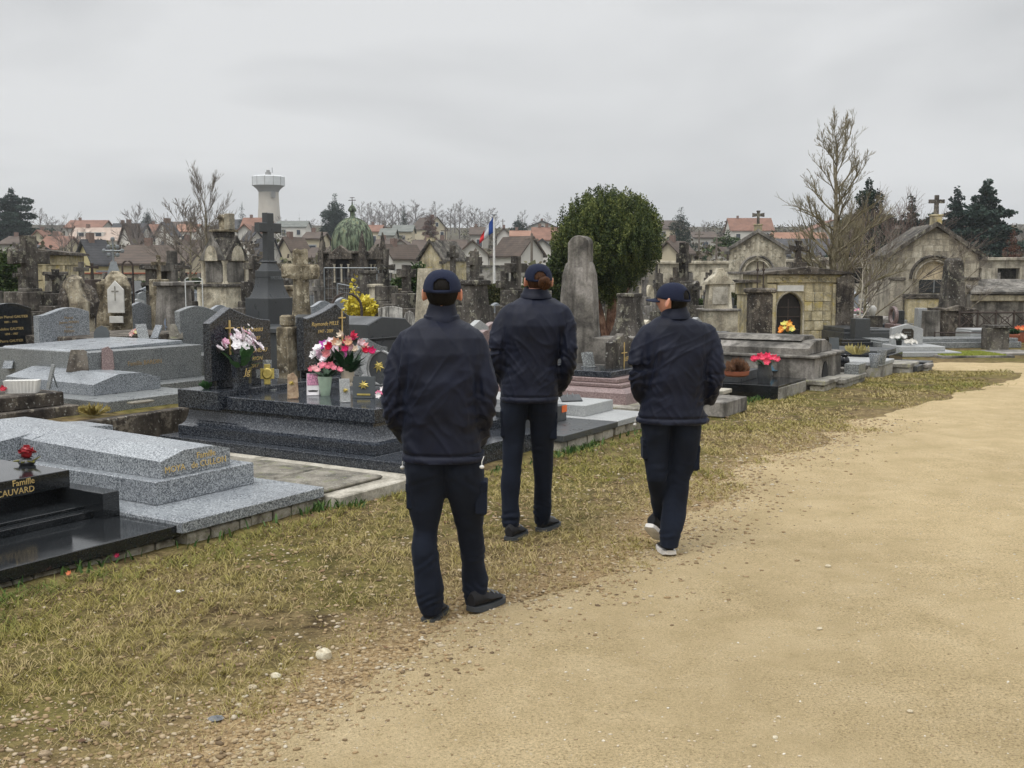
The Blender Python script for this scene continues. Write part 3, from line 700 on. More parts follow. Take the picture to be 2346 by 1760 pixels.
make_person(D1,(1018,1415),'person nearest the camera walking away, navy jacket, cap and cargo trousers, black shoes',
 [(722,978,1050,.02,.055),(732,958,1068,.02,.075),(748,932,1090,.01,.105),(772,912,1110,.0,.125),(810,906,1116,-.01,.145),(870,914,1102,-.02,.155),(930,918,1100,-.01,.155),(990,920,1104,.0,.155),(1035,919,1110,.0,.16),(1056,917,1112,.0,.165)],
 [(932,775,.0,.062),(910,830,-.01,.066),(901,890,-.04,.064),(899,945,-.04,.060),(916,985,.05,.052),(938,1012,.13,.046)],
 [(1088,775,.0,.062),(1104,830,-.01,.064),(1113,885,-.04,.062),(1115,940,-.04,.057),(1106,985,.04,.048),(1100,1022,.10,.040)],
 [(1030,926,1030,.0,.13),(1075,926,1024,.0,.13),(1125,930,1021,.0,.10),(1165,934,1014,.01,.09),(1210,946,1004,.02,.078),(1250,944,1001,.0,.075),(1300,946,1008,-.01,.073),(1345,950,1017,-.01,.075),(1372,955,1017,.0,.08),(1403,964,1012,.01,.08)],
 [(1030,1008,1112,.0,.13),(1075,1012,1108,.0,.13),(1125,1022,1112,.02,.10),(1165,1034,1110,.06,.09),(1210,1046,1106,.10,.078),(1250,1049,1110,.13,.075),(1290,1057,1112,.17,.073),(1325,1058,1118,.2,.075),(1352,1060,1116,.20,.078),(1384,1066,1106,.20,.074)],
 dict(c=(1013,664,.02,.079,0.03),neck=(1014,722,.02),hairz=-.075,hair=M_HAIR,tilt=-.02,
      collar=[(734,969,1055,.02,.078,.1),(722,971,1052,.02,.075,.1),(720,975,1048,.02,.07,.1),(700,981,1043,.02,.064,.12),(692,984,1042,.02,.062,.12)]),
 dict(pockets=[(933,947,1100,1164,.0,.06),(1090,1116,1098,1176,.01,.062)],
      shoes=[(981,1430,-.04,.22,.02,M_SOLE),(1083,1402,.12,.62,.0,M_SOLE)],toggles=[(1104,1070,-.1),(922,1071,.02)]),11)
D2=6.78
make_person(D2,(1210,1240),'person with a brown hair bun under a navy cap walking ahead between two others',
 [(676,1203,1255,.02,.06),(683,1188,1272,.02,.08),(696,1168,1288,.01,.105),(715,1150,1300,.0,.12),(745,1143,1303,-.01,.14),(790,1146,1284,-.01,.145),(830,1148,1280,.0,.145),(870,1146,1281,.0,.15),(905,1145,1283,.0,.16),(921,1146,1280,.0,.162)],
 [(1168,712,.0,.062),(1146,745,-.02,.064),(1136,790,-.07,.060),(1137,832,-.06,.056),(1150,866,.04,.05),(1162,890,.12,.046)],
 [(1285,712,.0,.060),(1302,750,-.02,.062),(1305,800,-.06,.058),(1303,840,-.06,.054),(1292,878,.03,.048),(1277,902,.10,.042)],
 [(900,1146,1216,.0,.12),(940,1146,1208,.0,.115),(975,1147,1205,.0,.09),(1010,1150,1201,.0,.08),(1060,1150,1197,.0,.073),(1110,1148,1191,-.01,.07),(1150,1148,1188,-.02,.07),(1180,1149,1191,-.02,.072),(1206,1151,1189,-.02,.07)],
 [(900,1202,1280,.0,.12),(940,1209,1279,.0,.115),(975,1214,1277,.02,.09),(1010,1217,1269,.05,.08),(1060,1221,1267,.10,.073),(1110,1224,1265,.14,.07),(1150,1222,1263,.18,.07),(1180,1223,1262,.21,.072),(1200,1224,1258,.22,.07)],
 dict(c=(1233,638,.03,.076,.12),neck=(1228,676,.02),hairz=-.06,hair=M_BUN,tilt=.05,bun=(1248,650,-.095,.043),
      collar=[(681,1192,1264,.02,.085,.1),(674,1193,1262,.02,.08,.1),(672,1196,1259,.02,.075,.1),(664,1199,1256,.02,.068,.12),(659,1202,1253,.02,.066,.12)]),
 dict(pockets=[(1147,1161,938,1001,.0,.055),(1260,1275,940,1006,.01,.055)],
      shoes=[(1167,1240,-.1,.38,.0,M_SOLE),(1238,1219,.17,.5,.0,M_SOLE)],toggles=[(1272,960,-.03)]),23)
D3=6.38
make_person(D3,(1530,1265),'person on the right turning the head left, navy cap and jacket, white-soled shoes',
 [(722,1518,1578,.0,.06),(730,1500,1596,.0,.08),(742,1482,1618,.0,.105),(760,1468,1634,.0,.12),(800,1466,1634,-.01,.14),(850,1472,1620,-.01,.145),(900,1470,1614,.0,.145),(935,1464,1616,.0,.15),(958,1455,1624,.0,.16),(970,1457,1622,.0,.165)],
 [(1484,758,.0,.060),(1464,795,-.02,.062),(1459,840,-.06,.058),(1460,880,-.05,.054),(1469,908,.04,.048),(1484,926,.11,.044)],
 [(1622,758,.0,.060),(1636,795,-.02,.062),(1640,840,-.05,.058),(1640,875,-.05,.054),(1632,905,.0,.048),(1622,922,.06,.042)],
 [(950,1466,1540,.0,.12),(990,1469,1536,.0,.115),(1030,1470,1534,.0,.09),(1060,1476,1532,.01,.08),(1100,1481,1530,.0,.075),(1140,1490,1528,.10,.072),(1170,1496,1528,.18,.072),(1192,1492,1522,.24,.072),(1208,1490,1516,.26,.06)],
 [(950,1530,1610,.0,.12),(990,1532,1606,.0,.115),(1030,1533,1601,.0,.09),(1060,1533,1596,.01,.085),(1100,1529,1580,.02,.075),(1140,1520,1576,.02,.074),(1180,1515,1571,.0,.074),(1215,1512,1563,-.02,.074),(1254,1511,1554,-.03,.07)],
 dict(c=(1541,684,.0,.077,.93),neck=(1546,722,.0),hairz=-.07,hair=M_HAIR,tilt=.02,eyes=1,
      collar=[(727,1513,1582,.0,.085,.1),(718,1514,1580,.0,.08,.1),(715,1517,1577,.0,.075,.1),(702,1522,1573,.0,.066,.14),(694,1528,1571,.0,.064,.14)]),
 dict(pockets=[(1471,1484,1002,1052,.0,.055),(1582,1599,1016,1076,.0,.055)],
      shoes=[(1535,1272,-.05,-.05,.08,M_WSOLE,True),(1489,1213,.12,.55,.55,M_WSOLE,True)],toggles=[(1455,973,.02)]),37)
# ------------------------------------------------------------ stone palette
G_GREY=granite('grey_granite',(.07,.08,.095),(.235,.255,.28),(.50,.53,.56),100,.28,.10)
G_MID=granite('speckled_grey_granite',(.05,.055,.065),(.175,.185,.195),(.40,.42,.41),100,.3,.10)
G_BLUE=granite('dark_blue_granite',(.006,.008,.013),(.020,.025,.036),(.13,.14,.155),80,.13,.15)
G_BLACK=granite('black_polished_granite',(.008,.009,.011),(.014,.016,.018),(.03,.033,.037),130,.09,.2)
G_CHAR=granite('charcoal_granite',(.028,.031,.034),(.05,.055,.06),(.085,.09,.095),130,.35,.2)
G_ROSE=granite('rose_granite',(.12,.075,.07),(.24,.17,.165),(.36,.28,.27),95,.35)
G_PALE=granite('pale_grey_granite',(.24,.25,.255),(.36,.37,.375),(.48,.49,.49),110,.5)
G_RED=granite('brick_red_granite',(.14,.05,.035),(.27,.11,.075),(.38,.2,.15),95,.4)
S_CONC=stone('weathered_concrete',(.30,.285,.25),(.15,.14,.12),(.42,.40,.36),.35,(.28,.27,.16),.95,False,1.2)
S_WCONC=stone('pale_concrete_edge',(.40,.37,.31),(.23,.215,.175),(.52,.49,.42),.4,None,.9,False,1.5)
S_DIRT=stone('mossy_grey_slab',(.19,.175,.145),(.10,.095,.08),(.28,.26,.22),.3,(.17,.18,.09),.95,False,2)
S_BROWN=stone('blackened_concrete',(.085,.072,.06),(.035,.03,.027),(.17,.15,.125),.5,(.27,.24,.19),.95,True,1.2)
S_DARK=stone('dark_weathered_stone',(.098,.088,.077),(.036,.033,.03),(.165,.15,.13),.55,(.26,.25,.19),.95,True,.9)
S_GREY=stone('grey_weathered_stone',(.20,.187,.165),(.08,.075,.068),(.31,.29,.265),.6,None,.9,True,.8)
S_LIME=stone('pale_limestone',(.52,.47,.36),(.27,.24,.185),(.66,.61,.49),.45,(.20,.19,.15),.9,True,.8)
S_YEL=stone('yellow_limestone',(.50,.43,.27),(.28,.25,.175),(.62,.55,.38),.55,(.42,.33,.10),.9,True,.8)
S_CRUST=stone('lichen_crusted_stone',(.22,.185,.125),(.075,.062,.045),(.42,.37,.27),.5,(.55,.50,.38),.95,True,1.6)
S_SLATE=plain('slate_blue_stone',(.075,.085,.09),.5,.25,5)
M_GOLD=plain('gold_lettering',(.72,.53,.22),.4,.15,30,metal=.35)
M_BRASS=plain('brass_ornament',(.55,.44,.13),.42,.3,40,metal=.6)
M_IRON=plain('rusted_iron',(.06,.045,.038),.8,.4,30)
M_WIRON=plain('white_painted_iron',(.6,.62,.6),.6,.2,30)
M_STEEL=plain('grey_galvanised_steel',(.22,.24,.25),.45,.2,20,metal=.3)
M_WHITE=plain('white_marble',(.66,.65,.61),.5,.2,6)
M_BLK=plain('black_void',(.008,.008,.009),.8)
M_TERR=plain('terracotta',(.30,.10,.055),.7)
M_LEAF=plain('dark_green_leaf',(.018,.06,.022),.5,.5,30); M_LEAF2=plain('fresh_green_leaf',(.06,.15,.05),.5,.4,30)
M_RUB=stone('rubble_foundation',(.33,.30,.24),(.16,.14,.11),(.45,.42,.35),.3,(.2,.22,.1),.95,False,6)
def uzp(px,py,v):
    d=ray(px,py); t=(v+OO[0]*V[0]+OO[1]*V[1])/(d[0]*V[0]+d[1]*V[1])
    x,y,z=t*d[0],t*d[1],CAMH+t*d[2]; return touv(x,y)[0],z
def uvg(px,py,z=0): return touv(*gp(px,py,z))
def root_uv(name,u,v,label,cat,group=None,z=0,rz=0):
    x,y=wv(u,v); return empty(name,(x,y,z),label,cat,group,ROT+rz)
def text(body,size,mat,parent,M,shear=0,align='CENTER',ext=.0015,name='inscription'):
    c=bpy.data.curves.new(name,'FONT'); c.body=body; c.size=size; c.shear=shear; c.align_x=align; c.align_y='CENTER'; c.extrude=ext; c.resolution_u=2
    t=bpy.data.objects.new('tmp',c); COL.objects.link(t); dg=bpy.context.evaluated_depsgraph_get(); me=bpy.data.meshes.new_from_object(t.evaluated_get(dg)); bpy.data.objects.remove(t)
    me.name=name; me.materials.clear(); me.materials.append(mat); me.transform(M)
    o=bpy.data.objects.new(name,me); COL.objects.link(o); o.parent=parent; return o
def FR(x,y,z,tilt=0): return Matrix.Translation((x,y,z))@Matrix.Rotation(math.pi/2+tilt,4,'X')   # text readable from the front (-Y)
def hs_profile(kind,w,h,n=14):
    """headstone outline in XZ, centred on x, from z=0; order counter-clockwise"""
    a=w/2
    if kind=='flat': top=[(a,h),(-a,h)]
    elif kind=='peak': top=[(a,h*.86),(0,h),(-a,h*.86)]
    elif kind=='peakL': top=[(a,h*.80)]+[(a-(a*1.35)*t,h*(.80+.20*(t**1.7))) for t in (.3,.6,.85,1)]+[(-a,h*.79)]
    elif kind=='peakR': top=[(a,h*.80),(a*.8,h*.85),(a*.42,h)]+[(-a+(a*1.42)*t,h*(.79+.21*(t**1.7))) for t in (.85,.6,.3)]+[(-a*.86,h*.79),(-a,h*.81)]
    elif kind=='round': top=[(a*math.cos(t),h*.78+h*.22*math.sin(t)) for t in [math.pi*i/n for i in range(n+1)]]
    elif kind=='wave': top=[(a-2*a*i/n,h*(.84+.16*(.5-.5*math.cos(2*math.pi*min(1,(i/n)*.8+.2)**1.0)))) for i in range(n+1)]
    elif kind=='waveR': return [(-x,z) for x,z in hs_profile('wave',w,h,n)][::-1]
    elif kind=='bow': top=[(a-2*a*i/n,h*(.88+.12*math.sin(math.pi*i/n))) for i in range(n+1)]
    elif kind=='ogive': top=[(a,h*.62)]+[(a*math.cos(t)**.9 if t<1.5 else 0,h*(.62+.38*math.sin(t))) for t in [math.pi/2*i/6 for i in range(1,7)]]+[(-a*math.cos(t)**.9,h*(.62+.38*math.sin(t))) for t in [math.pi/2*i/6 for i in range(5,0,-1)]]+[(-a,h*.62)]
    elif kind=='step': top=[(a,h*.7),(a*.6,h*.75),(a*.5,h),(-a*.5,h),(-a*.6,h*.75),(-a,h*.7)]
    elif kind=='notch': return [(-a*.86,0),(a*.86,0),(a*.9,h*.12),(a,h*.18)]+hs_profile('peakL',w,h)[2:-0 or None]+[(-a,h*.18),(-a*.9,h*.12)]
    return [(-a,0),(a,0)]+top
def headstone(parent,kind,x,y,z,w,h,t,mat,name='headstone',c=.006):
    m=MB(); m.prof(hs_profile(kind,w,h),0,t,c); o=m.build(name,mat,parent); o.location=(x,y,z); return o
def blk(parent,name,mat,x0,x1,y0,y1,z0,z1,c=.006): return MB().box(x0,x1,y0,y1,z0,z1,c).build(name,mat,parent)
def cross_prof(h,w,arm,t,aw=None,flare=0,base=0):
    """latin cross outline in XZ: total height h, span w, arm centre height arm, bar half-thickness t"""
    a=w/2; f=flare; b=base or t
    return [(-b,0),(b,0),(t,arm-t),(a,arm-t-f),(a,arm+t+f),(t,arm+t),(t+f,h),(-t-f,h),(-t,arm+t),(-a,arm+t+f),(-a,arm-t-f),(-t,arm-t)]
# ------------------------------------------------------------ front row, from left to right
def foundation(root,x0,x1,y,n,seed,z1=.06,mat=None):
    rr=random.Random(seed); x=x0
    while x<x1-.03:
        w=min(rr.uniform(.1,.26),x1-x); m=MB().box(x+.006,x+w-.006,y+rr.uniform(0,.015),y+.2,-.06,z1-rr.uniform(.0,.012),.01); o=m.build('stone',mat or M_RUB,root); x+=w
# 1 black double tomb at the left edge
r=root_uv('tomb',-.36,-.24,'black polished tomb with gold family lettering at the left edge','tomb')
foundation(r,-1.9,.02,.0,9,3,.045)
blk(r,'plinth',G_BLACK,-2.6,.03,-.03,2.7,.05,.125,.004)
blk(r,'side_block',G_BLACK,-.125,0,.51,2.4,.125,.29,.003); blk(r,'side_block',G_BLACK,-2.4,-2.28,.51,2.4,.125,.29,.003)
blk(r,'step',G_BLACK,-2.28,-.125,.60,1.0,.125,.17,.003); blk(r,'step',G_BLACK,-2.28,-.125,.70,1.2,.17,.19,.003)
blk(r,'base',G_BLACK,-2.28,-.125,.98,2.4,.125,.29,.003)
r2=blk(r,'slab',G_BLACK,-2.25,-.095,.88,2.5,.29,.405,.004)
text('Famille',.056,M_GOLD,r,FR(-.43,.877,.378)); text('GUIN - CAUVARD',.056,M_GOLD,r,FR(-.58,.877,.325))
fr=r
# red ceramic rose on it
p=gp(62,1065,.405); t=empty('ceramic_flower',(p[0],p[1],.405),'red ceramic rose with green leaves on the black tomb','ornament')
m=MB()
for k in range(5):
    rr_=.018+.009*k; n=10+k*2
    ring0=[(rr_*.75*math.cos(a),rr_*.55*math.sin(a),.055) for a in [2*math.pi*i/n for i in range(n)]]
    ring1=[(rr_*1.15*math.cos(a+k)*(1+.15*math.sin(3*a)),rr_*.8*math.sin(a+k)*(1+.15*math.sin(3*a)),.135-.011*k+.008*math.sin(5*a+k)) for a in [2*math.pi*i/n for i in range(n)]]
    ring2=[(x*.8,y*.8,z-.008) for x,y,z in ring1]
    m.loft([ring0,ring1,ring2],cap=False)
m.ball((0,0,.085),(.04,.035,.045),10,8); m.build('blossom',plain('red_glaze',(.30,.012,.02),.3,.5,18),t,True)
for a in (.3,1.9,3.3,4.6,5.6):
    m=MB(); L_=.09; d=(math.cos(a),math.sin(a)*.7)
    vs=[(0,0,.012),(d[0]*L_*.5-d[1]*.03,d[1]*L_*.5+d[0]*.03,.03),(d[0]*L_,d[1]*L_,.022+.03*(a<2)),(d[0]*L_*.5+d[1]*.03,d[1]*L_*.5-d[0]*.03,.03),(d[0]*L_*.5,d[1]*L_*.5,.018)]
    vs2=[(x,y,z+.006) for x,y,z in vs]; m.add(vs+vs2,[(0,4,1),(1,4,2),(2,4,3),(3,4,0),(5,6,9),(6,7,9),(7,8,9),(8,5,9),(0,1,6,5),(1,2,7,6),(2,3,8,7),(3,0,5,8)]); m.build('leaf',plain('olive_glaze',(.16,.15,.03),.35),t)
m=MB().ball((0,0,.02),(.06,.05,.03),10,6); m.build('base',G_CHAR,t,True)
# 2 grey granite cross-slab tomb
r=root_uv('tomb',-.2,-.32,'grey speckled granite tomb with cross-shaped lid and gold family name','tomb')
foundation(r,-.1,1.2,.02,9,5,.07)
blk(r,'plinth',G_GREY,-.16,1.15,0,2.95,.075,.15,.005)
blk(r,'base',G_GREY,.08,.97,.52,2.85,.15,.31,.005)
m=MB(); pf=[(0,0),(.62,0),(.62,.125),(.47,.165),(.2,.17),(0,.115)]
def lid(m,x0,x1,y0,y1,pf,rise0,rise1):
    n=len(pf); vs=[(x0+p[0],y0,p[1]+(rise0 if p[1]>.05 else 0)) for p in pf]+[(x0+p[0],y1,p[1]+(rise1 if p[1]>.05 else 0)) for p in pf]
    m.add(vs,[tuple(range(n)),tuple(range(2*n-1,n-1,-1))]+[(i,i+n,(i+1)%n+n,(i+1)%n) for i in range(n)])
lid(m,0,.62,.0,1.42,pf,0,.03); lid(m,0,.62,1.42,2.2,[(0,0),(.62,0),(.62,.15),(.47,.185),(.2,.19),(0,.14)],.01,.03)
lid(m,-.2,.86,1.55,1.95,[(0,0),(1.02,0),(1.02,.135),(.6,.17),(.36,.17),(0,.13)],.015,.02)
o=m.build('slab',G_GREY,r); o.location=(.175,.575,.312)
text('Famille',.062,M_GOLD,r,FR(.57,.573,.425)); text('MOYA   de CULLON',.062,M_GOLD,r,FR(.48,.573,.363))
# 3 flat concrete grave
r=root_uv('grave',1.02,-.46,'flat low grave with pale concrete kerb and mossy grey slabs','grave')
u0=0; blk(r,'kerb',S_WCONC,-.05,.92,0,2.95,-.05,.085,.008)
for k,(y0,y1) in enumerate([(.18,.78),(.795,1.45),(1.46,2.1),(2.11,2.75)]): blk(r,'slab',S_DIRT,-.02,.66,y0,y1,.085,.118+.004*(k%2),.012)
# blackened retaining wall behind it
r=blk(None,'low_wall',S_BROWN,-1.5,1.85,0,.12,-.05,.32,.01); x,y=wv(1.9,3.05); r.location=(x,y,0); r.rotation_euler=(0,0,ROT+.03); tag(r,'blackened low concrete wall behind the cross-shaped granite lid','wall')
# 4 dark blue double tomb with two headstones
r=root_uv('tomb',2.05,-.32,'large dark blue granite double tomb with two headstones and many ornaments','tomb'); BIG=r
for x0,x1 in ((-.1,.48),(.483,1.15),(1.153,1.75),(1.753,2.12)): blk(r,'plinth_slab',G_BLUE,x0,x1,0,.42,-.02,.165,.003)
blk(r,'plinth',G_BLUE,-.1,2.12,.423,2.95,-.02,.165,.003)
blk(r,'base',G_BLUE,.05,2.08,.45,2.86,.165,.25,.003)
# cove moulding
m=MB(); pr=[]
for i in range(9):
    t=i/8; pr.append((.0+.11*(1-math.cos(t*math.pi/2))*.95,.25+.175*math.sin(t*math.pi/2)**1.35 if False else .25+.175*(1-(1-t)**.0) if False else .25+.175*(t**1.9)))
rings=[]
for off,z in [(0.0,.252)]+[(.012+.10*(math.sin(t*math.pi/2)),.256+.168*(1-math.cos(t*math.pi/2))) for t in [i/8 for i in range(9)]]:
    rings.append([(.05+off,.45+off,z),(2.08-off,.45+off,z),(2.08-off,2.86-off*.3,z),(.05+off,2.86-off*.3,z)])
m.loft(rings); m.build('cove_moulding',G_BLUE,r)
blk(r,'slab',G_BLUE,.13,2.0,.52,2.28,.426,.55,.006)
blk(r,'headstone_base',G_BLUE,.04,2.06,2.3,2.84,.426,.60,.005)
blk(r,'headstone_foot',G_BLUE,.22,.80,2.5,2.62,.6,.68,.004); blk(r,'headstone_foot',G_BLUE,1.50,2.02,2.5,2.62,.6,.68,.004)
headstone(r,'peakL',.52,2.47,.68,.79,.69,.10,G_BLUE); headstone(r,'peakR',1.75,2.47,.68,.73,.69,.10,G_BLUE)
for cx_,cz in ((.36,1.12),(1.98,1.16)):
    m=MB().box(cx_-.006,cx_+.006,2.452,2.467,cz-.2,cz+.13); m.box(cx_-.05,cx_+.05,2.448,2.466,cz+.05,cz+.062); m.build('gilt_cross',M_GOLD,r)
for s_,x,z,sz,sh in (('C. Jugoneau',.62,1.15,.075,.25),('1923 - 1987',.64,1.06,.05,.2),('JUGONEAU',.70,.94,.06,.2),('MARION',.68,.86,.055,.2),('2017',.68,.79,.05,.2),('Raymonde MILLE',1.72,1.16,.06,.25),('1947 - 2009',1.72,1.08,.05,.2)):
    text(s_,sz,M_GOLD,r,FR(x,2.468,z),sh)
# crusted old pillar between the two headstones, behind
r=root_uv('pillar',*uvg(662,940,.0),'lichen-crusted square pillar between the two dark headstones','pillar')
pp=at(662,735,gp(662,940,0)[1]); hP=.0
r.location=(at(662,880,11.2)[0],11.2,0); ztop=at(662,722,11.2)[2]
blk(r,'shaft',S_CRUST,-.085,.085,-.08,.08,0,ztop-.12,.015); blk(r,'cap',S_CRUST,-.06,.06,-.055,.055,ztop-.118,ztop,.015); blk(r,'foot',S_CRUST,-.12,.12,-.12,.12,0,.5,.015)
# ------------------------------------------------------------ small things on the tombs
def petal_flower(col,name,r=.03,n=6,cup=.4,layers=2):
    key=('fl',col,round(r,3),n,cup,layers)
    if key in MATS: return MATS[key]
    mt=plain('petal_%d_%d_%d'%tuple(int(c*99) for c in col),col,.6,.35,60)
    m=MB()
    for L_ in range(layers):
        rr_=r*(1-.33*L_)
        for k in range(n):
            a=2*math.pi*(k+.5*L_)/n; ca,sa=math.cos(a),math.sin(a)
            def q(d,w,z): return (ca*d*rr_-sa*w*rr_,sa*d*rr_+ca*w*rr_,z*rr_+L_*.15*r)
            m.add([q(.1,0,0),q(.6,.42,cup*.5),q(1,.0,cup),q(.6,-.42,cup*.5),q(.6,0,cup*.32)],[(0,4,1),(1,4,2),(2,4,3),(3,4,0)])
    m.ball((0,0,r*.15),r*.2,6,4)
    me=m.build('flower',mt); me_=me.data; bpy.data.objects.remove(me); MATS[key]=me_; return me_
def bunch(root,c,rx,rz,cols,n,fr_=.03,cup=.4,seed=0,leaves=14,up=.35,leafmat=None,squash=.8,stems=True):
    rr_=random.Random(seed)
    for k in range(n):
        a=k*2.4+rr_.uniform(-.3,.3); d=math.sqrt((k+.5)/n); e=(rr_.uniform(-.2,.2))
        x=c[0]+rx*d*math.cos(a); y=c[1]+rx*squash*d*math.sin(a); z=c[2]+rz*(1-d*d*.75)+e*rz*.8
        me=petal_flower(cols[k%len(cols)],'flower',fr_*rr_.uniform(.85,1.2),6,cup)
        o=bpy.data.objects.new('flower',me); COL.objects.link(o); o.parent=root; o.location=(x,y,z); o.rotation_euler=(-.9+rr_.uniform(-.5,.5) ,rr_.uniform(-.5,.5)+.6*math.cos(a),rr_.uniform(-.5,.5))
        o.rotation_euler[0]=.9+rr_.uniform(-.4,.4)
    m=MB()
    for k in range(leaves):
        a=rr_.uniform(0,6.28); L_=rx*rr_.uniform(.5,1.15); w=L_*.16; z1=c[2]-rz*.2+rr_.uniform(-.3,.9)*rz; b=(c[0],c[1],c[2]-rz*up)
        e=(c[0]+L_*math.cos(a),c[1]+L_*math.sin(a)*squash,z1); mid_=Vector(b).lerp(Vector(e),.6)+Vector((0,0,rz*.15)); s=Vector((-math.sin(a),math.cos(a),0))*w
        m.add([b,tuple(mid_+s),e,tuple(mid_-s),tuple(mid_+Vector((0,0,-.006)))],[(0,4,1),(1,4,2),(2,4,3),(3,4,0)])
    if leaves: 
        o=m.build('foliage',leafmat or M_LEAF,root); tag(o,kind='stuff')
def on(px,py,z): p=gp(px,py,z); return (p[0],p[1],z)
# vase with white and pink orchids
zt=.55
v=empty('flower_vase',on(555,903,zt),'faceted dark granite vase with white and pink orchids on the blue tomb','flower vase',rz=ROT+.5)
s_=.105
m=MB(); n=6; rg=[[(q*math.cos(a),q*math.sin(a),z) for a in [2*math.pi*i/n for i in range(n)]] for q,z in ((s_*.78,0),(s_*.8,.03),(s_*1.0,.37),(s_*.9,.375),(s_*.85,.33))]
m.loft(rg); m.build('vase',G_BLUE,v); text('Jg',.09,M_GOLD,v,Matrix.Rotation(-.75,4,'Z')@FR(.0,-.103,.22),.2)['kind']='stuff'
bunch(v,(0,0,.39),.25,.19,[(.82,.70,.76),(.85,.82,.84),(.80,.45,.60),(.85,.78,.82)],30,.05,.25,1,18,1.0,M_LEAF2)
m=MB(); pts=[(-.02,0,.40),(-.16,-.08,.52),(-.27,-.15,.62),(-.30,-.17,.66)]
m.tube(pts,.003,4); m.build('stem',M_LEAF2,v)
for q in ((-.20,-.11,.57),(-.25,-.14,.62),(-.29,-.16,.67),(-.13,-.07,.52),(-.31,-.2,.64)):
    o=bpy.data.objects.new('flower',petal_flower((.85,.82,.84),'flower',.017,6,.7)); COL.objects.link(o); o.parent=v; o.location=q; o.rotation_euler=(.9,0,0)
# plaque shapes standing on the tombs
def plaque(name,px,py,z,wpx,hpx,mat,label,kind='rect',rz=0,lean=.25,t=.02,cat='plaque',base=True,trim=None):
    p=gp(px,py,z); k=p[1]/FOC; w,h=wpx*k,hpx*k/math.cos(lean)
    r=empty(name,(p[0],p[1],z),label,cat,rz=rz)
    if kind=='rect': pf=[(-w/2,0),(w/2,0),(w/2,h),(-w/2,h)]
    elif kind=='book': pf=[(-w/2,0),(0,h*.05),(w/2,0),(w/2,h),(0,h*1.03),(-w/2,h)]
    elif kind=='trap': pf=[(-w*.36,0),(w*.5,0),(w*.42,h*.9),(w*.3,h),(-w*.2,h)]
    elif kind=='point': pf=[(-w/2,0),(w/2,0),(w/2,h*.5),(w*.3,h*.85),(0,h),(-w*.35,h*.8),(-w/2,h*.45)]
    elif kind=='oval': pf=[(w/2*math.cos(a),h/2+h/2*math.sin(a)) for a in [2*math.pi*i/18-math.pi/2 for i in range(18)]]
    elif kind=='cross': a=w/2;b=w*.19;c_=h*.55; pf=[(-b,0),(b,0),(b,c_-b),(a,c_-b),(a,c_+b),(b,c_+b),(b,h),(-b,h),(-b,c_+b),(-a,c_+b),(-a,c_-b),(-b,c_-b)]
    elif kind=='slab': pf=[(-w/2,0),(w/2,h*.05),(w*.45,h*.8),(w*.1,h),(-w*.4,h*.92)]
    Mx=Matrix.Rotation(-lean,4,'X')
    m=MB(); m.prof(pf,0,t,min(.003,t*.2),0,Mx); m.build('plate',mat,r)
    if base: MB().box(-w*.4,w*.4,-.03,.09,.0005,.012,.002).build('foot',mat if base is True else base,r)
    else:
        for s in (-1,1): MB().tube([(s*w*.12,h*math.sin(lean)*.65+t,h*.6),(s*w*.2,h*.32+t,.003)],.005,5).build('strut',M_STEEL,r)
    return r,w,h,Mx
def relief(root,Mx,w,h,cx,cz,s,mat,seed,name='relief',kind='leafy'):
    rr_=random.Random(seed); m=MB(); pts=[]
    m.add([tuple(Mx@Vector((cx+s*(1 if i%2 else .45)*rr_.uniform(.6,1.15)*math.cos(2*math.pi*i/16),-.010,cz+s*.85*(1 if i%2 else .45)*rr_.uniform(.6,1.15)*math.sin(2*math.pi*i/16)))) for i in range(16)]+[tuple(Mx@Vector((cx+s*.5*math.cos(2*math.pi*i/16),-.0005,cz+s*.4*math.sin(2*math.pi*i/16)))) for i in range(16)]+[tuple(Mx@Vector((cx,-.018,cz)))],
      [(i,(i+1)%16,32) for i in range(16)]+[(i,i+16,(i+1)%16+16,(i+1)%16) for i in range(16)])
    m.build(name,mat,root)
r,w,h,Mx=plaque('plaque',613,895,zt,52,70,G_MID,'grey granite cross plaque with gilt medallion beside the orchid vase','cross',.15,.12,.025)
m=MB(); a=w*.30; m.prof([(-a*.45,h*.2),(a*.45,h*.2),(a*.45,h*.38),(a,h*.38),(a,h*.72),(a*.45,h*.72),(a*.45,h*.86),(-a*.45,h*.86),(-a*.45,h*.72),(-a,h*.72),(-a,h*.38),(-a*.45,h*.38)],-.012,-.0005,.002,0,Mx); m.build('gilt_cross',M_BRASS,r)
m=MB(); m.add([tuple(Mx@Vector((a*.78*math.cos(2*math.pi*i/20),-.013-.0*i,h*.55+a*.85*math.sin(2*math.pi*i/20)))) for i in range(20)]+[tuple(Mx@Vector((a*.6*math.cos(2*math.pi*i/20),-.024,h*.55+a*.65*math.sin(2*math.pi*i/20)))) for i in range(20)],[(i,(i+1)%20,(i+1)%20+20,i+20) for i in range(20)]+[tuple(range(20,40))]); m.build('medallion',M_BRASS,r)
S_TAN=stone('tan_sandstone',(.36,.26,.17),(.22,.15,.10),(.48,.37,.26),.2,None,.8,False,8)
r,w,h,Mx=plaque('plaque',672,914,zt,26,60,S_TAN,'tan carved stone plaque with gilt wheat ears, left of the photo card','slab',.3,.2,.04); relief(r,Mx,w,h,-w*.1,h*.6,w*.32,M_BRASS,3)
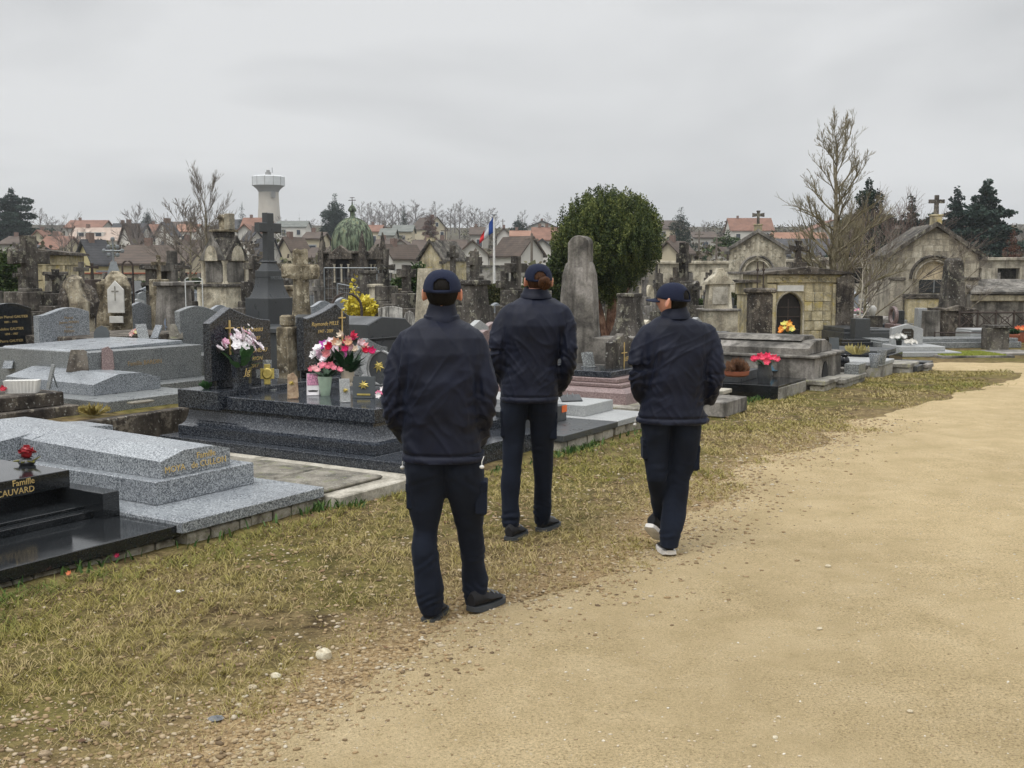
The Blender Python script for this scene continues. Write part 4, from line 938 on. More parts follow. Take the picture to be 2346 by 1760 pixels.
# photo card and green pot of pink roses
r,w,h,Mx=plaque('photo_card',717,906,zt,29,50,plain('white_card',(.72,.70,.72),.4),'white card with pink flower picture and a dark boat, in front of the green pot','rect',.1,.22,.006)
m=MB().prof([(-w*.46,h*.45),(w*.46,h*.45),(w*.46,h*.98),(-w*.46,h*.98)],-.0025,-.0006,0,0,Mx); m.build('picture',foliage('x',(0,0,0),(0,0,0),(0,0,0)) if False else plain('pink_print',(.62,.28,.42),.4,.7,70),r)
m=MB().prof([(-w*.3,h*.16),(w*.3,h*.16),(w*.42,h*.22),(.0,h*.24),(-w*.4,h*.22)],-.0025,-.0006,0,0,Mx); m.build('boat_print',M_BLK,r)
def pot(px,py,z,wpx,hpx,mat,label,cols,n,fr_,crx,crz,seed,shape='taper',cat='potted flowers',lm=None,leaves=16,cup=.6):
    p=gp(px,py,z); k=p[1]/FOC; r=empty('flower_pot',(p[0],p[1],z),label,cat); a,h=wpx*k/2,hpx*k
    if shape=='taper': pr=[(a*.62,0),(a*.66,.01),(a,h*.97),(a*.97,h),(a*.85,h),(a*.8,h*.8)]
    elif shape=='cup': pr=[(a*.7,0),(a*.72,h*.15),(a*.6,h*.2),(a*.85,h*.3),(a,h*.5),(a,h),(a*.9,h),(a*.88,h*.8)]
    elif shape=='urn': pr=[(a*.6,0),(a*.55,h*.08),(a*.8,h*.25),(a,h*.5),(a*.85,h*.75),(a*.55,h*.86),(a*.9,h),(a*.8,h),(a*.5,h*.85)]
    elif shape=='bulge': pr=[(a*.8,0),(a*.98,h*.3),(a,h*.55),(a*.88,h*.9),(a*.9,h),(a*.8,h),(a*.78,h*.8)]
    MB().lathe(pr,16).build('pot',mat,r,True)
    if n: bunch(r,(0,0,h+crz*k*.18),crx*k*.95,crz*k*.40,cols,n,fr_*1.25,cup,seed,leaves,.9,lm)
    return r,h,k
pot(745,906,zt,34,44,plain('mint_green_glaze',(.36,.47,.36),.4),'pink silk roses in a mint green pot before the right dark headstone',[(.80,.22,.30),(.82,.42,.45),(.78,.25,.33)],10,.028,38,46,4,leaves=26)
pot(797,884,.60,31,40,plain('cream_glaze',(.62,.54,.42),.4),'mixed tulips red, pink and white in a cream pot',[(.70,.03,.10),(.85,.75,.62),(.82,.38,.40),(.80,.05,.25),(.85,.58,.42),(.82,.62,.66)],22,.033,58,120,5,'cup',leaves=40,cup=1.4)
r,h,k=pot(752,880,.60,20,30,G_BLUE,'white and magenta orchids leaning on the right dark headstone',[(.82,.74,.78),(.45,.06,.38),(.86,.84,.85),(.62,.15,.45),(.84,.6,.72)],17,.042,46,110,6,leaves=26,cup=.3)
r,w,h,Mx=plaque('plaque',792,922,zt,24,54,G_PALE,'small narrow grey plaque with gilt figure, tilted, in front of the tulips','rect',.35,.18,.02); relief(r,Mx,w,h,0,h*.5,w*.35,M_BRASS,5)
r,w,h,Mx=plaque('plaque',833,912,zt,52,49,S_SLATE,'square slate plaque with gilt bird ornament right of the narrow plaque','rect',-.1,.15,.02); relief(r,Mx,w,h,0,h*.6,w*.27,M_BRASS,6); MB().prof([(-w*.3,h*.12),(w*.3,h*.12),(w*.3,h*.2),(-w*.3,h*.2)],-.006,-.0005,.001,0,Mx).build('scroll',M_BRASS,r)
r,w,h,Mx=plaque('plaque',872,884,.60,66,82,G_CHAR,'round dark wreath plaque with gilt lily half hidden by the nearest walker','oval',-.1,.12,.03)
m=MB(); m.tube([tuple(Mx@Vector((w*.46*math.cos(a),-.006,h/2+h*.47*math.sin(a)))) for a in [2*math.pi*i/24 for i in range(25)]],.014,6); m.build('rim',G_PALE,r,True); relief(r,Mx,w,h,-.02,h*.55,w*.27,M_BRASS,8)
r,w,h,Mx=plaque('plaque',842,862,.60,34,60,G_PALE,'pale grey arched plaque behind the round wreath plaque','oval',0,.1,.02)
v=empty('flower_bunch',on(882,922,zt),'pink and white silk flowers lying at the tomb corner by the walker','flowers'); bunch(v,(0,0,.05),.08,.07,[(.8,.25,.4),(.85,.8,.8)],9,.03,.5,9,10,.5)
def small_plant(px,py,z,wpx,hpx,mats,label,seed,cat='plant',name='small_plant',n=60):
    p=gp(px,py,z); k=p[1]/FOC; r=empty(name,(p[0],p[1],z),label,cat); rr_=random.Random(seed); w,h=wpx*k/2,hpx*k
    m=MB()
    for q in range(n):
        a=rr_.uniform(0,6.28); d=w*math.sqrt(rr_.random()); L_=h*rr_.uniform(.5,1.05)*(1-.4*(d/w)**2); s=rr_.uniform(.004,.009)*(1+h*1.5)
        x,y=d*math.cos(a),d*math.sin(a); bx_,by_=x*.35,y*.35
        m.add([(bx_-s*.3,by_,0),(bx_+s*.3,by_,0),(x+s,y,L_*.75),(x,y+s*.3,L_),(x-s,y,L_*.72)],[(0,1,2,3,4)])
    o=m.build('foliage',mats,r); tag(o,kind='stuff'); return r,w,h
small_plant(474,890,.6,36,24,M_LEAF2,'small green and white silk plant behind the left dark headstone',3)
t_=empty('grave_lantern',on(450,935,.32),'tiny red and white votive lantern at the left side of the blue tomb','lantern'); MB().lathe([(.02,0),(.024,.01),(.02,.05),(.013,.06)],10).build('glass',plain('red_glass',(.5,.02,.03),.2),t_,True); MB().lathe([(.013,.06),(.014,.11),(.004,.125)],8).build('cap',M_WP,t_,True)
# ------------------------------------------------------------ monuments placed by measured position (px, distance)
def bx3(root,name,mat,w,d,z0,z1,c=.012,x=0,y=0): return MB().box(x-w/2,x+w/2,y-d/2,y+d/2,z0,z1,c).build(name,mat,root)
def place(name,px,Y,label,cat,rz=None,group=None,z=0,py=None):
    x=at(px,(625+1960/Y if Y<150 else 555) if py is None else py,Y)[0]; return empty(name,(x,Y,z),label,cat,group,ROT if rz is None else rz)
def zz(py,Y): return at(1173,py,Y)[2]
def mcross(px,Y,ytop,yarm,ycb,span,t,depth,tiers,mat,label,rz=None,kind='latin',name='stone_cross',tiermat=None):
    """ytop/yarm/ycb: photo rows of the cross top, arm middle and foot; span,t,depth in m; tiers: (row of top, width, depth)"""
    r=place(name,px,Y,label,'cross',rz); k=Y/FOC
    zb=zz(ycb,Y); zt=zz(ytop,Y); za=zz(yarm,Y)
    m=MB(); h=zt-zb
    if kind=='latin': pf=cross_prof(h,span,za-zb,t,base=t*1.0)
    elif kind=='flare': pf=cross_prof(h,span,za-zb,t*.7,flare=t*.55,base=t*1.1)
    elif kind=='round':
        pf=cross_prof(h,span,za-zb,t*.8,flare=t*.25,base=t*1.2)
    m.prof([(x,z+zb) for x,z in pf],-depth/2,depth/2,min(.012,t*.2))
    m.build('cross',mat,r)
    if kind=='latin' and t>.05:
        bx3(r,'collar',mat,t*2.7,depth*1.35,zb-.0,zb+t*.5)
    prev=0; T_=sorted(tiers,key=lambda q:-q[0])  # lowest tier first
    for i,(row,w,d) in enumerate(T_):
        z1=zz(row,Y) if i<len(T_)-1 else zb
        z1=max(z1,prev+.05); 
        bx3(r,'pedestal',tiermat or mat,w,d,prev,z1,.015); prev=z1
    return r
def taper(root,name,mat,w0,d0,w1,d1,z0,z1,c=.0,x=0,y=0,n=6,curve=0.):
    m=MB(); rings=[]
    for i in range(n+1):
        t=i/n; q=t if curve==0 else t**(1/(1+curve)) ; w=w0+(w1-w0)*q; d=d0+(d1-d0)*q; z=z0+(z1-z0)*t
        rings.append([(x-w/2,y-d/2,z),(x+w/2,y-d/2,z),(x+w/2,y+d/2,z),(x-w/2,y+d/2,z)])
    m.loft(rings); return m.build(name,mat,root)
# ---- rest of the front row
r=root_uv('tomb',4.0,-.62,'dark grey slab tomb with small orange notice, behind the middle walker','tomb'); M_OR=plain('orange_sticker',(.80,.16,.03),.5,.1)
foundation(r,0.02,1.15,.03,4,21,.085,S_WCONC)
blk(r,'plinth',G_CHAR,0,1.17,0,2.9,.09,.15,.004); blk(r,'slab',G_CHAR,.12,1.0,.52,2.6,.15,.315,.004); m=MB().box(.90,1.003,.515,.52,.24,.31); m.build('notice',M_OR,r)
r=root_uv('tomb',5.2,-.6,'pale grey flat tomb with a dark cross-shaped plaque lying on its slab','tomb')
foundation(r,0.02,.92,.03,4,22,.085); foundation(r,.95,1.5,.03,3,29,.06)
blk(r,'plinth',G_PALE,0,.86,0,2.8,.09,.15,.004); blk(r,'slab',G_PALE,.13,.80,.45,2.4,.15,.27,.005)
c=plaque('plaque',1312,918,.285,50,12,G_CHAR,'flat charcoal plaque on a stand lying on the pale tomb','rect',.3,1.1,.02,base=False)
r=root_uv('tomb',6.62,-.02,'rose granite stepped tomb with dark top slab between the two right walkers','tomb')
blk(r,'plinth',S_CONC,-.2,1.4,-.25,2.7,0,.13,.01)
m=MB(); m.loft([[(a,b,z) for a,b in ((o_,o_),(1.2-o_,o_),(1.2-o_,2.5),(o_,2.5))] for o_,z in ((0,.13),(.02,.26),(.07,.30),(.10,.31))]); m.build('base',G_ROSE,r)
blk(r,'slab',G_ROSE,.12,1.08,.12,2.4,.31,.36,.01); blk(r,'slab',G_ROSE,.18,1.02,.2,2.3,.36,.42,.01); blk(r,'top_slab',G_BLUE,.2,1.0,.3,2.25,.42,.50,.008)
plaque('plaque',1283,832,.50,34,30,G_CHAR,'small square charcoal plaque standing on the rose tomb by the tall stele','rect',0,.2,.02)
plaque('plaque',1352,842,.50,32,34,G_MID,'open-book plaque on the rose tomb left of the right walker','book',.6,.3,.025)
r=root_uv('stone_kerb',7.45,-.72,'rough old stone block ending the row beside the right walker','kerb'); blk(r,'block',S_GREY,0,.75,0,1.6,-.03,.17,.02); blk(r,'cap_slab',S_WCONC,-.02,.78,-.02,1.65,.17,.225,.008)
r=root_uv('tomb',9.05,-1.1,'black granite tomb with beige front carrying a vase of pink cyclamen','tomb')
blk(r,'plinth',G_BLACK,0,1.25,.02,2.9,-.02,.2,.004); blk(r,'facing',S_CONC,.0,1.2,0,.02,-.02,.17,.004)
blk(r,'slab',G_CHAR,.12,1.05,.62,2.7,.2,.33,.005); blk(r,'tray',G_PALE,.95,1.5,.55,1.0,.2,.27,.004)
v,h,k=pot(1751,877,.2,34,42,G_CHAR,'dark grey vase of bright pink cyclamen on the black tomb','x x'.split() and [(.80,.05,.14),(.85,.12,.2)],16,.042,33,30,12,'bulge',lm=M_LEAF2,leaves=20,cup=.8)
v['label']='dark grey vase of bright pink cyclamen on the black tomb at right'
h_=small_plant(1686,862,.33,62,46,foliage('dry_heather',(.12,.06,.03),(.2,.11,.055),(.3,.18,.09)) if False else plain('dry_heather',(.17,.085,.045),.8,.6,60),'round brown withered heather plant beside the cyclamen vase',6,n=420)[0]
MB().lathe([(.13,0),(.17,.02),(.18,.07),(.15,.07)],14).build('bowl',M_TERR,h_,True)
plaque('plaque',1775,850,.27,24,18,plain('blue_plaque',(.08,.16,.22),.4),'small blue and white plaque leaning behind the cyclamen','rect',.4,.5,.02)
r=root_uv('tomb',10.45,-1.15,'large plain grey concrete tomb with low gabled lid in front of the yellow mausoleum','tomb')
blk(r,'base',S_GREY,0,1.45,0,2.8,0,.47,.015); blk(r,'ledge',S_GREY,-.05,1.5,-.05,2.85,.47,.51,.01)
m=MB(); m.prof([(.1,.51),(1.35,.51),(1.35,.60),(1.0,.70),(.45,.70),(.1,.60)],.12,2.7,.01); m.build('lid',S_GREY,r); m=MB(); m.prof([(.35,.70),(1.1,.70),(.95,.76),(.5,.76)],.3,2.6,.006); m.build('ridge',S_GREY,r)
m=MB(); m.prof([(.55+.16*math.cos(a),.1+.3*math.sin(a)) for a in [math.pi*i/10 for i in range(11)]],-.012,-.002); m.build('niche',M_BLK,r)
r=root_uv('stone_kerb',9.9+.42,-1.35,'crumbling low stone kerb just left of the big grey tomb','kerb'); blk(r,'slab',S_CONC,0,.85,0,.3,.10,.17,.012); foundation(r,.02,.83,.02,5,31,.10)
for i,(u0,u1,v0,z1,mt,lab) in enumerate([(11.0,12.3,-1.45,.14,S_CONC,'low cracked concrete slab right of the big grey tomb'),(12.15,13.0,-1.3,.2,S_GREY,'weathered stone grave edge before the two granite vases'),(13.05,14.0,-1.5,.25,G_PALE,'pale smooth grave slab carrying two granite vases'),(14.05,14.8,-1.75,.16,S_CONC,'short pale concrete grave slab past the granite vases'),(14.9,15.3,-1.9,.1,S_GREY,'lowest stone slab at the far end of the front row')]):
    r=root_uv('grave_slab',u0,v0,lab,'grave'); blk(r,'slab',mt,0,u1-u0,0,2.6,z1-.07,z1,.01); blk(r,'kerb',S_CONC,.02,u1-u0-.02,.02,2.5,-.03,z1-.07,.01)
r=root_uv('tomb',14.3,-.9,'low black granite tomb by the bend of the path','tomb'); blk(r,'plinth',G_CHAR,.1,1.5,-.9,1.9,0,.1,.005); blk(r,'base',G_BLACK,.2,1.3,-.4,1.7,.1,.26,.005); blk(r,'slab',G_CHAR,.25,1.22,-.3,1.6,.26,.33,.008)
pot(1934,846,.16,24,34,plain('glossy_black_urn',(.012,.013,.016),.15),'glossy black urn with flared neck beside the big grey tomb',[(.3,.1,.1)],0,.02,10,10,3,'urn')
pot(2003,843,.25,26,33,G_GREY,'taller of two speckled granite vases on the pale slab',[(.3,.1,.1)],0,.02,10,10,3,'taper'); pot(2020,835,.25,22,33,G_MID,'second granite vase, behind the taller one',[(.3,.1,.1)],0,.02,10,10,3,'taper')
r=place('planter',1962,16.6,'grey box planter with dry yellow grass between urn and granite vases','planter'); bx3(r,'box',G_MID,.42,.22,.12,.3,.008)
small_plant(1962,812,.30,60,30,plain('straw_leaf',(.42,.36,.14),.8,.4,30),'tuft of dry yellow ornamental grass in the box planter',8,n=90)
plaque('plaque',1912,800,.5,22,26,S_SLATE,'blue-grey plaque standing behind the big grey tomb','rect',0,.2,.03)
# ---- second row, left half
def hip(w): return [(0,0),(w,0),(w,.16),(w*.72,.24),(w*.38,.25),(0,.14)]
r=root_uv('tomb',*uvg(215,945,0),'grey speckled granite tomb with hipped lid and two plaques on its top','tomb')
ru,rv=uvg(245,945,0); r.location=(*wv(ru,rv),0)
blk(r,'plinth',G_MID,0,1.55,0,2.6,-.02,.125,.005)
m=MB(); lid(m,.34,1.41,.70,2.55,hip(1.07),0,.02); o=m.build('slab',G_GREY,r); o.location=(0,.0,.127)
T_=r
plaque('plaque',173,852,.37,58,50,S_BROWN,'dark tilted plaque seen from behind with metal struts on the hipped granite tomb','trap',.2,.28,.02,base=False)
r_,w,h,Mx=plaque('plaque',248,848,.37,28,54,G_ROSE,'rough pink granite slab plaque with pointed top on the hipped granite tomb','slab',.5,.15,.035)
# flat slate on its plinth
r=place('slate',318,12.9,'thin dark slate lying flat on the granite plinth','slate',z=.128); m=MB(); m.prism([(-.17,-.06),(0,-.09),(.16,-.05),(.17,.05),(-.02,.08),(-.16,.06)],0,.022,.004); m.build('flake',S_DIRT,r)
r=root_uv('tomb',*uvg(180,950,0),'dark brown stained concrete tomb with stepped sides at the left edge','tomb'); 
ru,rv=uvg(182,950,0.); r.location=(*wv(ru,rv),0)
blk(r,'step',S_BROWN,-2.4,.0,0,2.4,-.02,.12,.012); blk(r,'slab',S_BROWN,-2.4,-.12,.12,2.3,.12,.285,.012)
p=on(52,900,.285); t=empty('planter',p,'white ribbed planter with a red silk rose on the brown tomb','planter',rz=.15)
m=MB(); w,d,h=.17,.07,.15
for i in range(22):
    pass
m.loft([[(x*(1+.14*q)*w/.17,y*(1+.1*q),z) for x,y in [(-w,-d),(-w*.9,-d-.004)]+[(-w*.9+1.8*w*k/17,-d-(.006 if k%2 else 0)) for k in range(18)]+[(w,-d),(w,d),(-w,d)]] for q,z in ((0,0),(.1,.012),(1,h))]); m.build('trough',M_WHITE,t)
o=bpy.data.objects.new('flower',petal_flower((.55,.03,.06),'flower',.045,6,.5)); COL.objects.link(o); o.parent=t; o.location=(-.19,-.07,.06); o.rotation_euler=(1.1,0,0)
plaque('plaque',108,891,.285,34,56,G_MID,'grey plaque seen edge-on leaning beside the white planter','rect',-1.0,.25,.022,base=False)
# large granite block tomb
r=root_uv('tomb',4.42,6.95,'long high grey granite tomb block with faded gold lettering behind the hipped one','tomb')
blk(r,'ledge',G_MID,.9,2.05,-.30,-.001,0,.13,.006); blk(r,'base',G_MID,-.05,2.05,.0,2.2,.0,.14,.006); blk(r,'block',G_MID,0,2.0,.04,2.1,.14,.62,.008)
m=MB(); m.prof([(.05,.62),(1.95,.62),(1.9,.68),(.75,.65),(.1,.64)],.35,2.05,.006); m.build('lid',G_GREY,r)
text('Famille BARDIN',.09,plain('faded_gold',(.34,.24,.12),.6),r,FR(.95,.037,.42))['kind']='stuff'
# black inscribed headstone and its slab
Y=17.9; r=place('headstone_grave',22,Y,'black headstone with three gold-lettered names at the left edge','grave'); k=Y/FOC
x0=at(62,800,Y)[0]; 
blk(r,'slab',S_SLATE,-.95,.65,-2.3,.1,.20,.33,.01); blk(r,'kerb',G_CHAR,-.9,.6,-2.2,0,0,.2,.01)
headstone(r,'wave',-.20,-.12,.34,1.05,.86,.1,G_BLACK)
for i,(s_,q) in enumerate([('Gaston Marcel GAUTIER',.062),('1891 - 1976',.05),('Adeline GAUTIER',.062),('1894 - 1987',.05),('Pierre GAUTIER',.062),('1923 - 2003',.05)]): text(s_,q,M_GOLD,r,FR(-.06,-.122,.97-.085*i-.03*(i//2)))
plaque('plaque',15,845,.33,26,18,G_GREY,'small white and grey photo plaque on the slab of the black headstone','rect',-.3,.4,.02)
# grey granite headstone with red heather bowl
Y=17.6; r=place('headstone_grave',148,Y,'wavy-topped grey granite headstone with faded gold lettering','grave')
blk(r,'kerb',G_GREY,-.5,.75,-.7,.3,0,.37,.008); blk(r,'slab',G_GREY,-.2,.75,-.9,-.14,.37,.44,.008)
headstone(r,'wave',0,-.0,.37,.95,.76,.14,G_GREY)
for i,s_ in enumerate(['Marcel','Jeanne PERRIN','Louis','PERRIN']): text(s_,.06,MATS['faded_gold'],r,FR(.08,-.002,.96-.075*i))
h_=small_plant(170,803,.44,40,34,plain('dark_red_heather',(.10,.02,.025),.8,.6,70),'dark red heather in a terracotta bowl before the wavy headstone',12,n=200)[0]; MB().lathe([(.08,0),(.11,.02),(.12,.07),(.1,.07)],14).build('bowl',M_TERR,h_,True)
plaque('plaque',193,789,.42,20,24,G_GREY,'small curled grey plaque right of the heather bowl','trap',.1,.2,.02)
plaque('plaque',232,776,.66,34,30,S_SLATE,'dark plaque with carved spiral beside the brown slab','point',.1,.2,.04)
r=root_uv('tomb',6.45,9.25,'low dark brown slab grave strewn with plaques behind the long granite block','tomb'); blk(r,'slab',S_BROWN,-.35,1.9,0,1.6,0,.66,.015)
for a in [(330,790,24,34,G_MID,'rect',.6,.6,'tilted grey open-book plaque next to the red silk flowers'),(352,788,22,30,G_GREY,'rect',-.5,.5,'grey plaque standing edge-on right of the open-book plaque'),(405,790,30,34,S_DIRT,'rect',.5,.5,'large mossy stone plaque leaning among dry leaves'),(452,778,26,30,G_PALE,'rect',0,.15,'white plaque with dark flower relief left of the dark headstone')]:
    plaque('plaque',a[0],a[1]-13,.66,a[2],a[3],a[4],a[8],a[5],a[6],a[7],.025)
v=empty('flower_bunch',on(312,774,.66),'red and pink silk flowers on the dark brown slab','flowers'); bunch(v,(0,0,.05),.08,.06,[(.65,.04,.05),(.8,.55,.5),(.75,.68,.4)],8,.045,.5,9,6,.5)
# grey wavy headstone left of the dark double tomb
Y=17.2; r=place('headstone_grave',452,Y,'grey granite headstone with sloping shoulder left of the dark blue double tomb','grave'); headstone(r,'waveR',.12,0,.42,.95,.75,.12,G_MID); blk(r,'kerb',G_MID,-.4,.7,-.5,.3,0,.42,.008)
# ------------------------------------------------------------ big crosses and old stones, left half
mcross(72,21,540,590,668,.80,.125,.2,[(668,.75,.6),(712,1.0,.85),(745,1.2,1.1)],S_DARK,'tall dark grey stone cross with ivy-stained top at the left edge')
mcross(50,24,614,630,668,.35,.045,.08,[(668,.3,.25)],S_DARK,'small dark cross low behind the tall grey cross',kind='round')
mcross(131,21,617,636,672,.42,.065,.1,[(672,.36,.3),(700,.6,.5)],S_DARK,'medium brown stone cross with rounded arms before the yellow chapel',kind='round')
mcross(190,24,600,617,655,.36,.05,.09,[(655,.34,.3),(690,.5,.4)],S_DARK,'dark cross on a tall thin shaft right of the yellow chapel')
mcross(214,27,603,612,640,.36,.035,.06,[(640,.3,.3)],M_IRON,'thin black iron cross with flared arms before the cream gable house',kind='flare')
# draped rock monument
Y=20; r=place('rock_monument',188,Y,'rugged black and cream rock monument carved like a draped tree trunk','monument',.2)
def rocky(root,name,mat,rings,seed,jit=.08,n=12):
    rr_=random.Random(seed); m=MB(); R_=[]
    for (z,cx_,w,d) in rings: R_.append([(cx_+w*math.cos(a)*(1+rr_.uniform(-jit,jit)),d*math.sin(a)*(1+rr_.uniform(-jit,jit)),z+rr_.uniform(-.02,.02)) for a in [2*math.pi*i/n for i in range(n)]])
    m.loft(R_); return m.build(name,mat,root,False)
S_ROCK=stone('pale_patched_rock',(.30,.26,.19),(.045,.04,.035),(.50,.45,.34),.5,(.1,.09,.08),.95,True,1.1)
rocky(r,'trunk',S_ROCK,[(0,0,.2,.2),(.4,0,.19,.2),(.9,.0,.18,.18),(1.2,-.03,.2,.18),(1.5,-.1,.17,.15),(1.66,-.1,.12,.12),(1.72,-.1,.04,.04)],4,.14)
rocky(r,'side_rock',S_BROWN,[(0,-.2,.12,.12),(.9,-.2,.12,.13),(1.25,-.2,.15,.13),(1.45,-.2,.10,.1),(1.5,-.2,.03,.03)],5,.12); rocky(r,'shoulder',S_BROWN,[(.9,.16,.05,.1),(1.2,.18,.10,.12),(1.45,.12,.10,.1),(1.55,.06,.05,.05)],6,.1); r.scale=(1.18,1.18,.96)
# crusted stone with white tablet
Y=21; r=place('memorial',273,Y,'lichen-crusted rock memorial with a white pointed marble tablet','monument',.12)
rocky(r,'rock',S_CRUST,[(0,0,.26,.2),(.45,0,.25,.19),(.5,-.02,.22,.17),(1.35,-.02,.2,.15),(1.5,-.03,.15,.12),(1.6,-.04,.05,.05)],8,.09,14)
rocky(r,'column',S_CRUST,[(0,-.23,.08,.08),(.5,-.24,.06,.06),(.55,-.24,.09,.09),(1.15,-.24,.06,.07),(1.38,-.23,.09,.09),(1.42,-.23,.05,.05)],9,.07)
m=MB().prof([(-.11,.86),(.12,.86),(.12,1.28),(0,1.44),(-.11,1.28)],-.225,-.18,.006); m.build('tablet',M_WHITE,r); m=MB().prof([(-.09,.68),(.10,.68),(.10,.80),(-.09,.80)],-.24,-.2,.004); m.build('plate',M_WHITE,r)
m=MB().box(-.008,.008,-.231,-.226,1.08,1.34); m.box(-.05,.05,-.2305,-.2265,1.24,1.26); m.build('carved_cross',S_CONC,r); r.scale=(1.33,1.2,1.075)
t=place('urn',241,20.4,'small pale stone urn at the foot of the crusted rock memorial','urn',z=.5); MB().lathe([(.03,0),(.015,.03),(.05,.08),(.055,.16),(.065,.18),(.04,.18)],12).build('cup',S_LIME,t,True); bx3(t,'pedestal',S_BROWN,.2,.2,-.5,0)
# cluster of grey monuments x 340-420
mcross(398,22.4,575,612,680,.58,.09,.15,[(690,.5,.44)],S_GREY,'grey streaked stone cross with half-broken draped top')
Y=21.6; r=place('stele',400,Y,'broad streaked grey stele widening towards its foot','monument'); taper(r,'shaft',S_GREY,.78,.5,.52,.38,0,zz(655,Y),curve=.4); bx3(r,'cap',S_GREY,.64,.48,zz(655,Y),zz(648,Y)+.02)
Y=22.5; r=place('stele',362,Y,'dark square pillar with projecting slabs and a sinking cross left of the streaked stele','monument'); bx3(r,'shaft',S_DARK,.34,.3,0,zz(615,Y)); bx3(r,'cap',S_DARK,.52,.45,zz(618,Y),zz(606,Y)+.0); bx3(r,'ledge',S_DARK,.5,.42,zz(655,Y),zz(648,Y)); 
mcross(367,21.8,585,604,640,.34,.035,.06,[(655,.3,.25)],S_CRUST,'slim lichened cross before the dark square pillar')
mcross(422,22,598,612,650,.42,.04,.07,[(655,.3,.3),(690,.4,.4)],S_DARK,'dark cross with thick rounded arms right of the streaked stele',kind='round')
# grey headstones and black tomb in between
for (px,Y,kind,w,h,mt,lab) in [(132,19,'waveR',.42,.92,G_GREY,'small grey headstone peeping out left of the draped rock monument'),(10,20,'bow',.62,1.0,G_RED,'reddish-brown rounded headstone at the far left edge'),(312,22.3,'wave',.74,1.0,G_BLACK,'black headstone with white lettering right of the marble tablet'),(322,21.5,'peak',.75,1.12,G_GREY,'grey peaked headstone behind the black one with white lettering'),(438,21,'bow',.42,.80,G_CHAR,'dark rounded headstone in front of the white iron kneeler'),(520,19.5,'step',.55,.92,G_GREY,'grey headstone with square-cut shoulders left of the tall dark cross'),(855,14,'peakL',.60,.85,G_MID,'grey granite headstone with gabled top behind the tulips'),(905,15.2,'bow',.62,.8,G_GREY,'grey bow-topped headstone left of the nearest walker'),(1100,17,'peak',.5,.95,G_PALE,'pale headstone between the heads of the two left walkers'),(1118,16,'round',.42,.85,G_ROSE,'round-topped pinkish headstone beside the middle walker left shoulder'),(1136,17.5,'bow',.55,.9,G_ROSE,'grey-pink headstone behind the round-topped pinkish one'),(1430,13.6,'peak',.62,.93,S_DARK,'dark brown gabled headstone with gold cross left of the right walker')]:
    r=place('headstone_grave',px,Y,lab,'grave'); headstone(r,kind,0,0,.18,w,h-.18,.11,mt); blk(r,'slab',mt if mt!=S_DARK else S_GREY,-w/2-.08,w/2+.08,-1.5,.2,0,.18,.01)
    if 'white lettering' in lab and px==312: text('BERNET SAFIR',.06,M_WP,r,FR(0,-.003,.55))
    if 'gold cross' in lab: MB().box(-.01,.0,-.012,-.001,.3,.82).box(-.08,.07,-.0125,-.0005,.68,.69).build('gilt_cross',M_GOLD,r); text('LEROY',.08,M_GOLD,r,FR(.14,-.003,.6))
Y=20.2; r=place('tomb',355,Y,'black polished tomb block with vases in front of the black headstone','tomb'); blk(r,'base',G_BLACK,-.5,1.0,-1.2,.3,0,.5,.008); blk(r,'slab',G_BLACK,-.55,1.05,-1.3,.4,.5,.62,.008)
plaque('plaque',307,748,.62,20,24,plain('pink_plaque',(.55,.42,.40),.4),'oval pinkish portrait plaque on the black polished tomb','oval',.2,.1,.02); plaque('plaque',382,750,.62,10,22,plain('blue_glass_plaque',(.2,.28,.42),.3),'tiny blue oval plaque on the right of the black polished tomb','oval',.2,.1,.02)
small_plant(330,746,.62,22,20,plain('dry_brown_plant',(.06,.045,.035),.8,.5,60),'dark dry plant beside the pinkish portrait plaque',15,n=90)
v=empty('flower_bunch',on(412,735,.62),'coral silk flowers at the foot of the streaked stele','flowers'); bunch(v,(0,0,.05),.08,.05,[(.75,.2,.1),(.8,.45,.3)],7,.05,.5,19,6,.5)
# gothic tomb
Y=30; r=place('gothic_tomb',517,Y,'pale gothic stone tomb with pointed gables, columns and a broken statue on top','monument',-.52); k=Y/FOC
w=.98; zb=zz(652,Y)
bx3(r,'pedestal',S_LIME,w+.1,w+.1,0,zb-.06); bx3(r,'cornice',S_DARK,w+.22,w+.22,zb-.06,zb+.02)
zt=zz(598,Y); zg=zz(540,Y)
bx3(r,'core',S_LIME,w*.82,w*.82,zb+.02,zt)
for i,(x,y) in enumerate([(-1,-1),(1,-1),(1,1),(-1,1)]):
    MB().lathe([(.09,zb+.02),(.07,zb+.08),(.055,zb+.1),(.055,zt-.12),(.09,zt-.02),(.10,zt)],10,M=T(x*w*.42,y*w*.42)).build('column',S_LIME,r,True)
for a in range(4):
    m=MB(); m.prof([(-w*.5,zt),(w*.5,zt),(0,zg)],-w*.5-.01,-w*.5+.09,.01,M=Matrix.Rotation(a*math.pi/2,4,'Z')); m.build('gable',S_DARK if a%2 else S_GREY,r)
    m=MB(); m.prof([(.24*math.cos(q) if q<=math.pi else 0,zt+.0+.42*math.sin(q)) for q in [math.pi*i/10 for i in range(11)]],-w*.5-.03,-w*.5-.012,.0,M=Matrix.Rotation(a*math.pi/2,4,'Z')); m.build('arch',S_LIME,r)
    m=MB(); m.prof([(-w*.33,zb+.06),(w*.33,zb+.06),(w*.33,zt-.02),(-w*.33,zt-.02)],-w*.42,-w*.41,.0,M=Matrix.Rotation(a*math.pi/2,4,'Z')); m.build('panel',S_GREY,r)
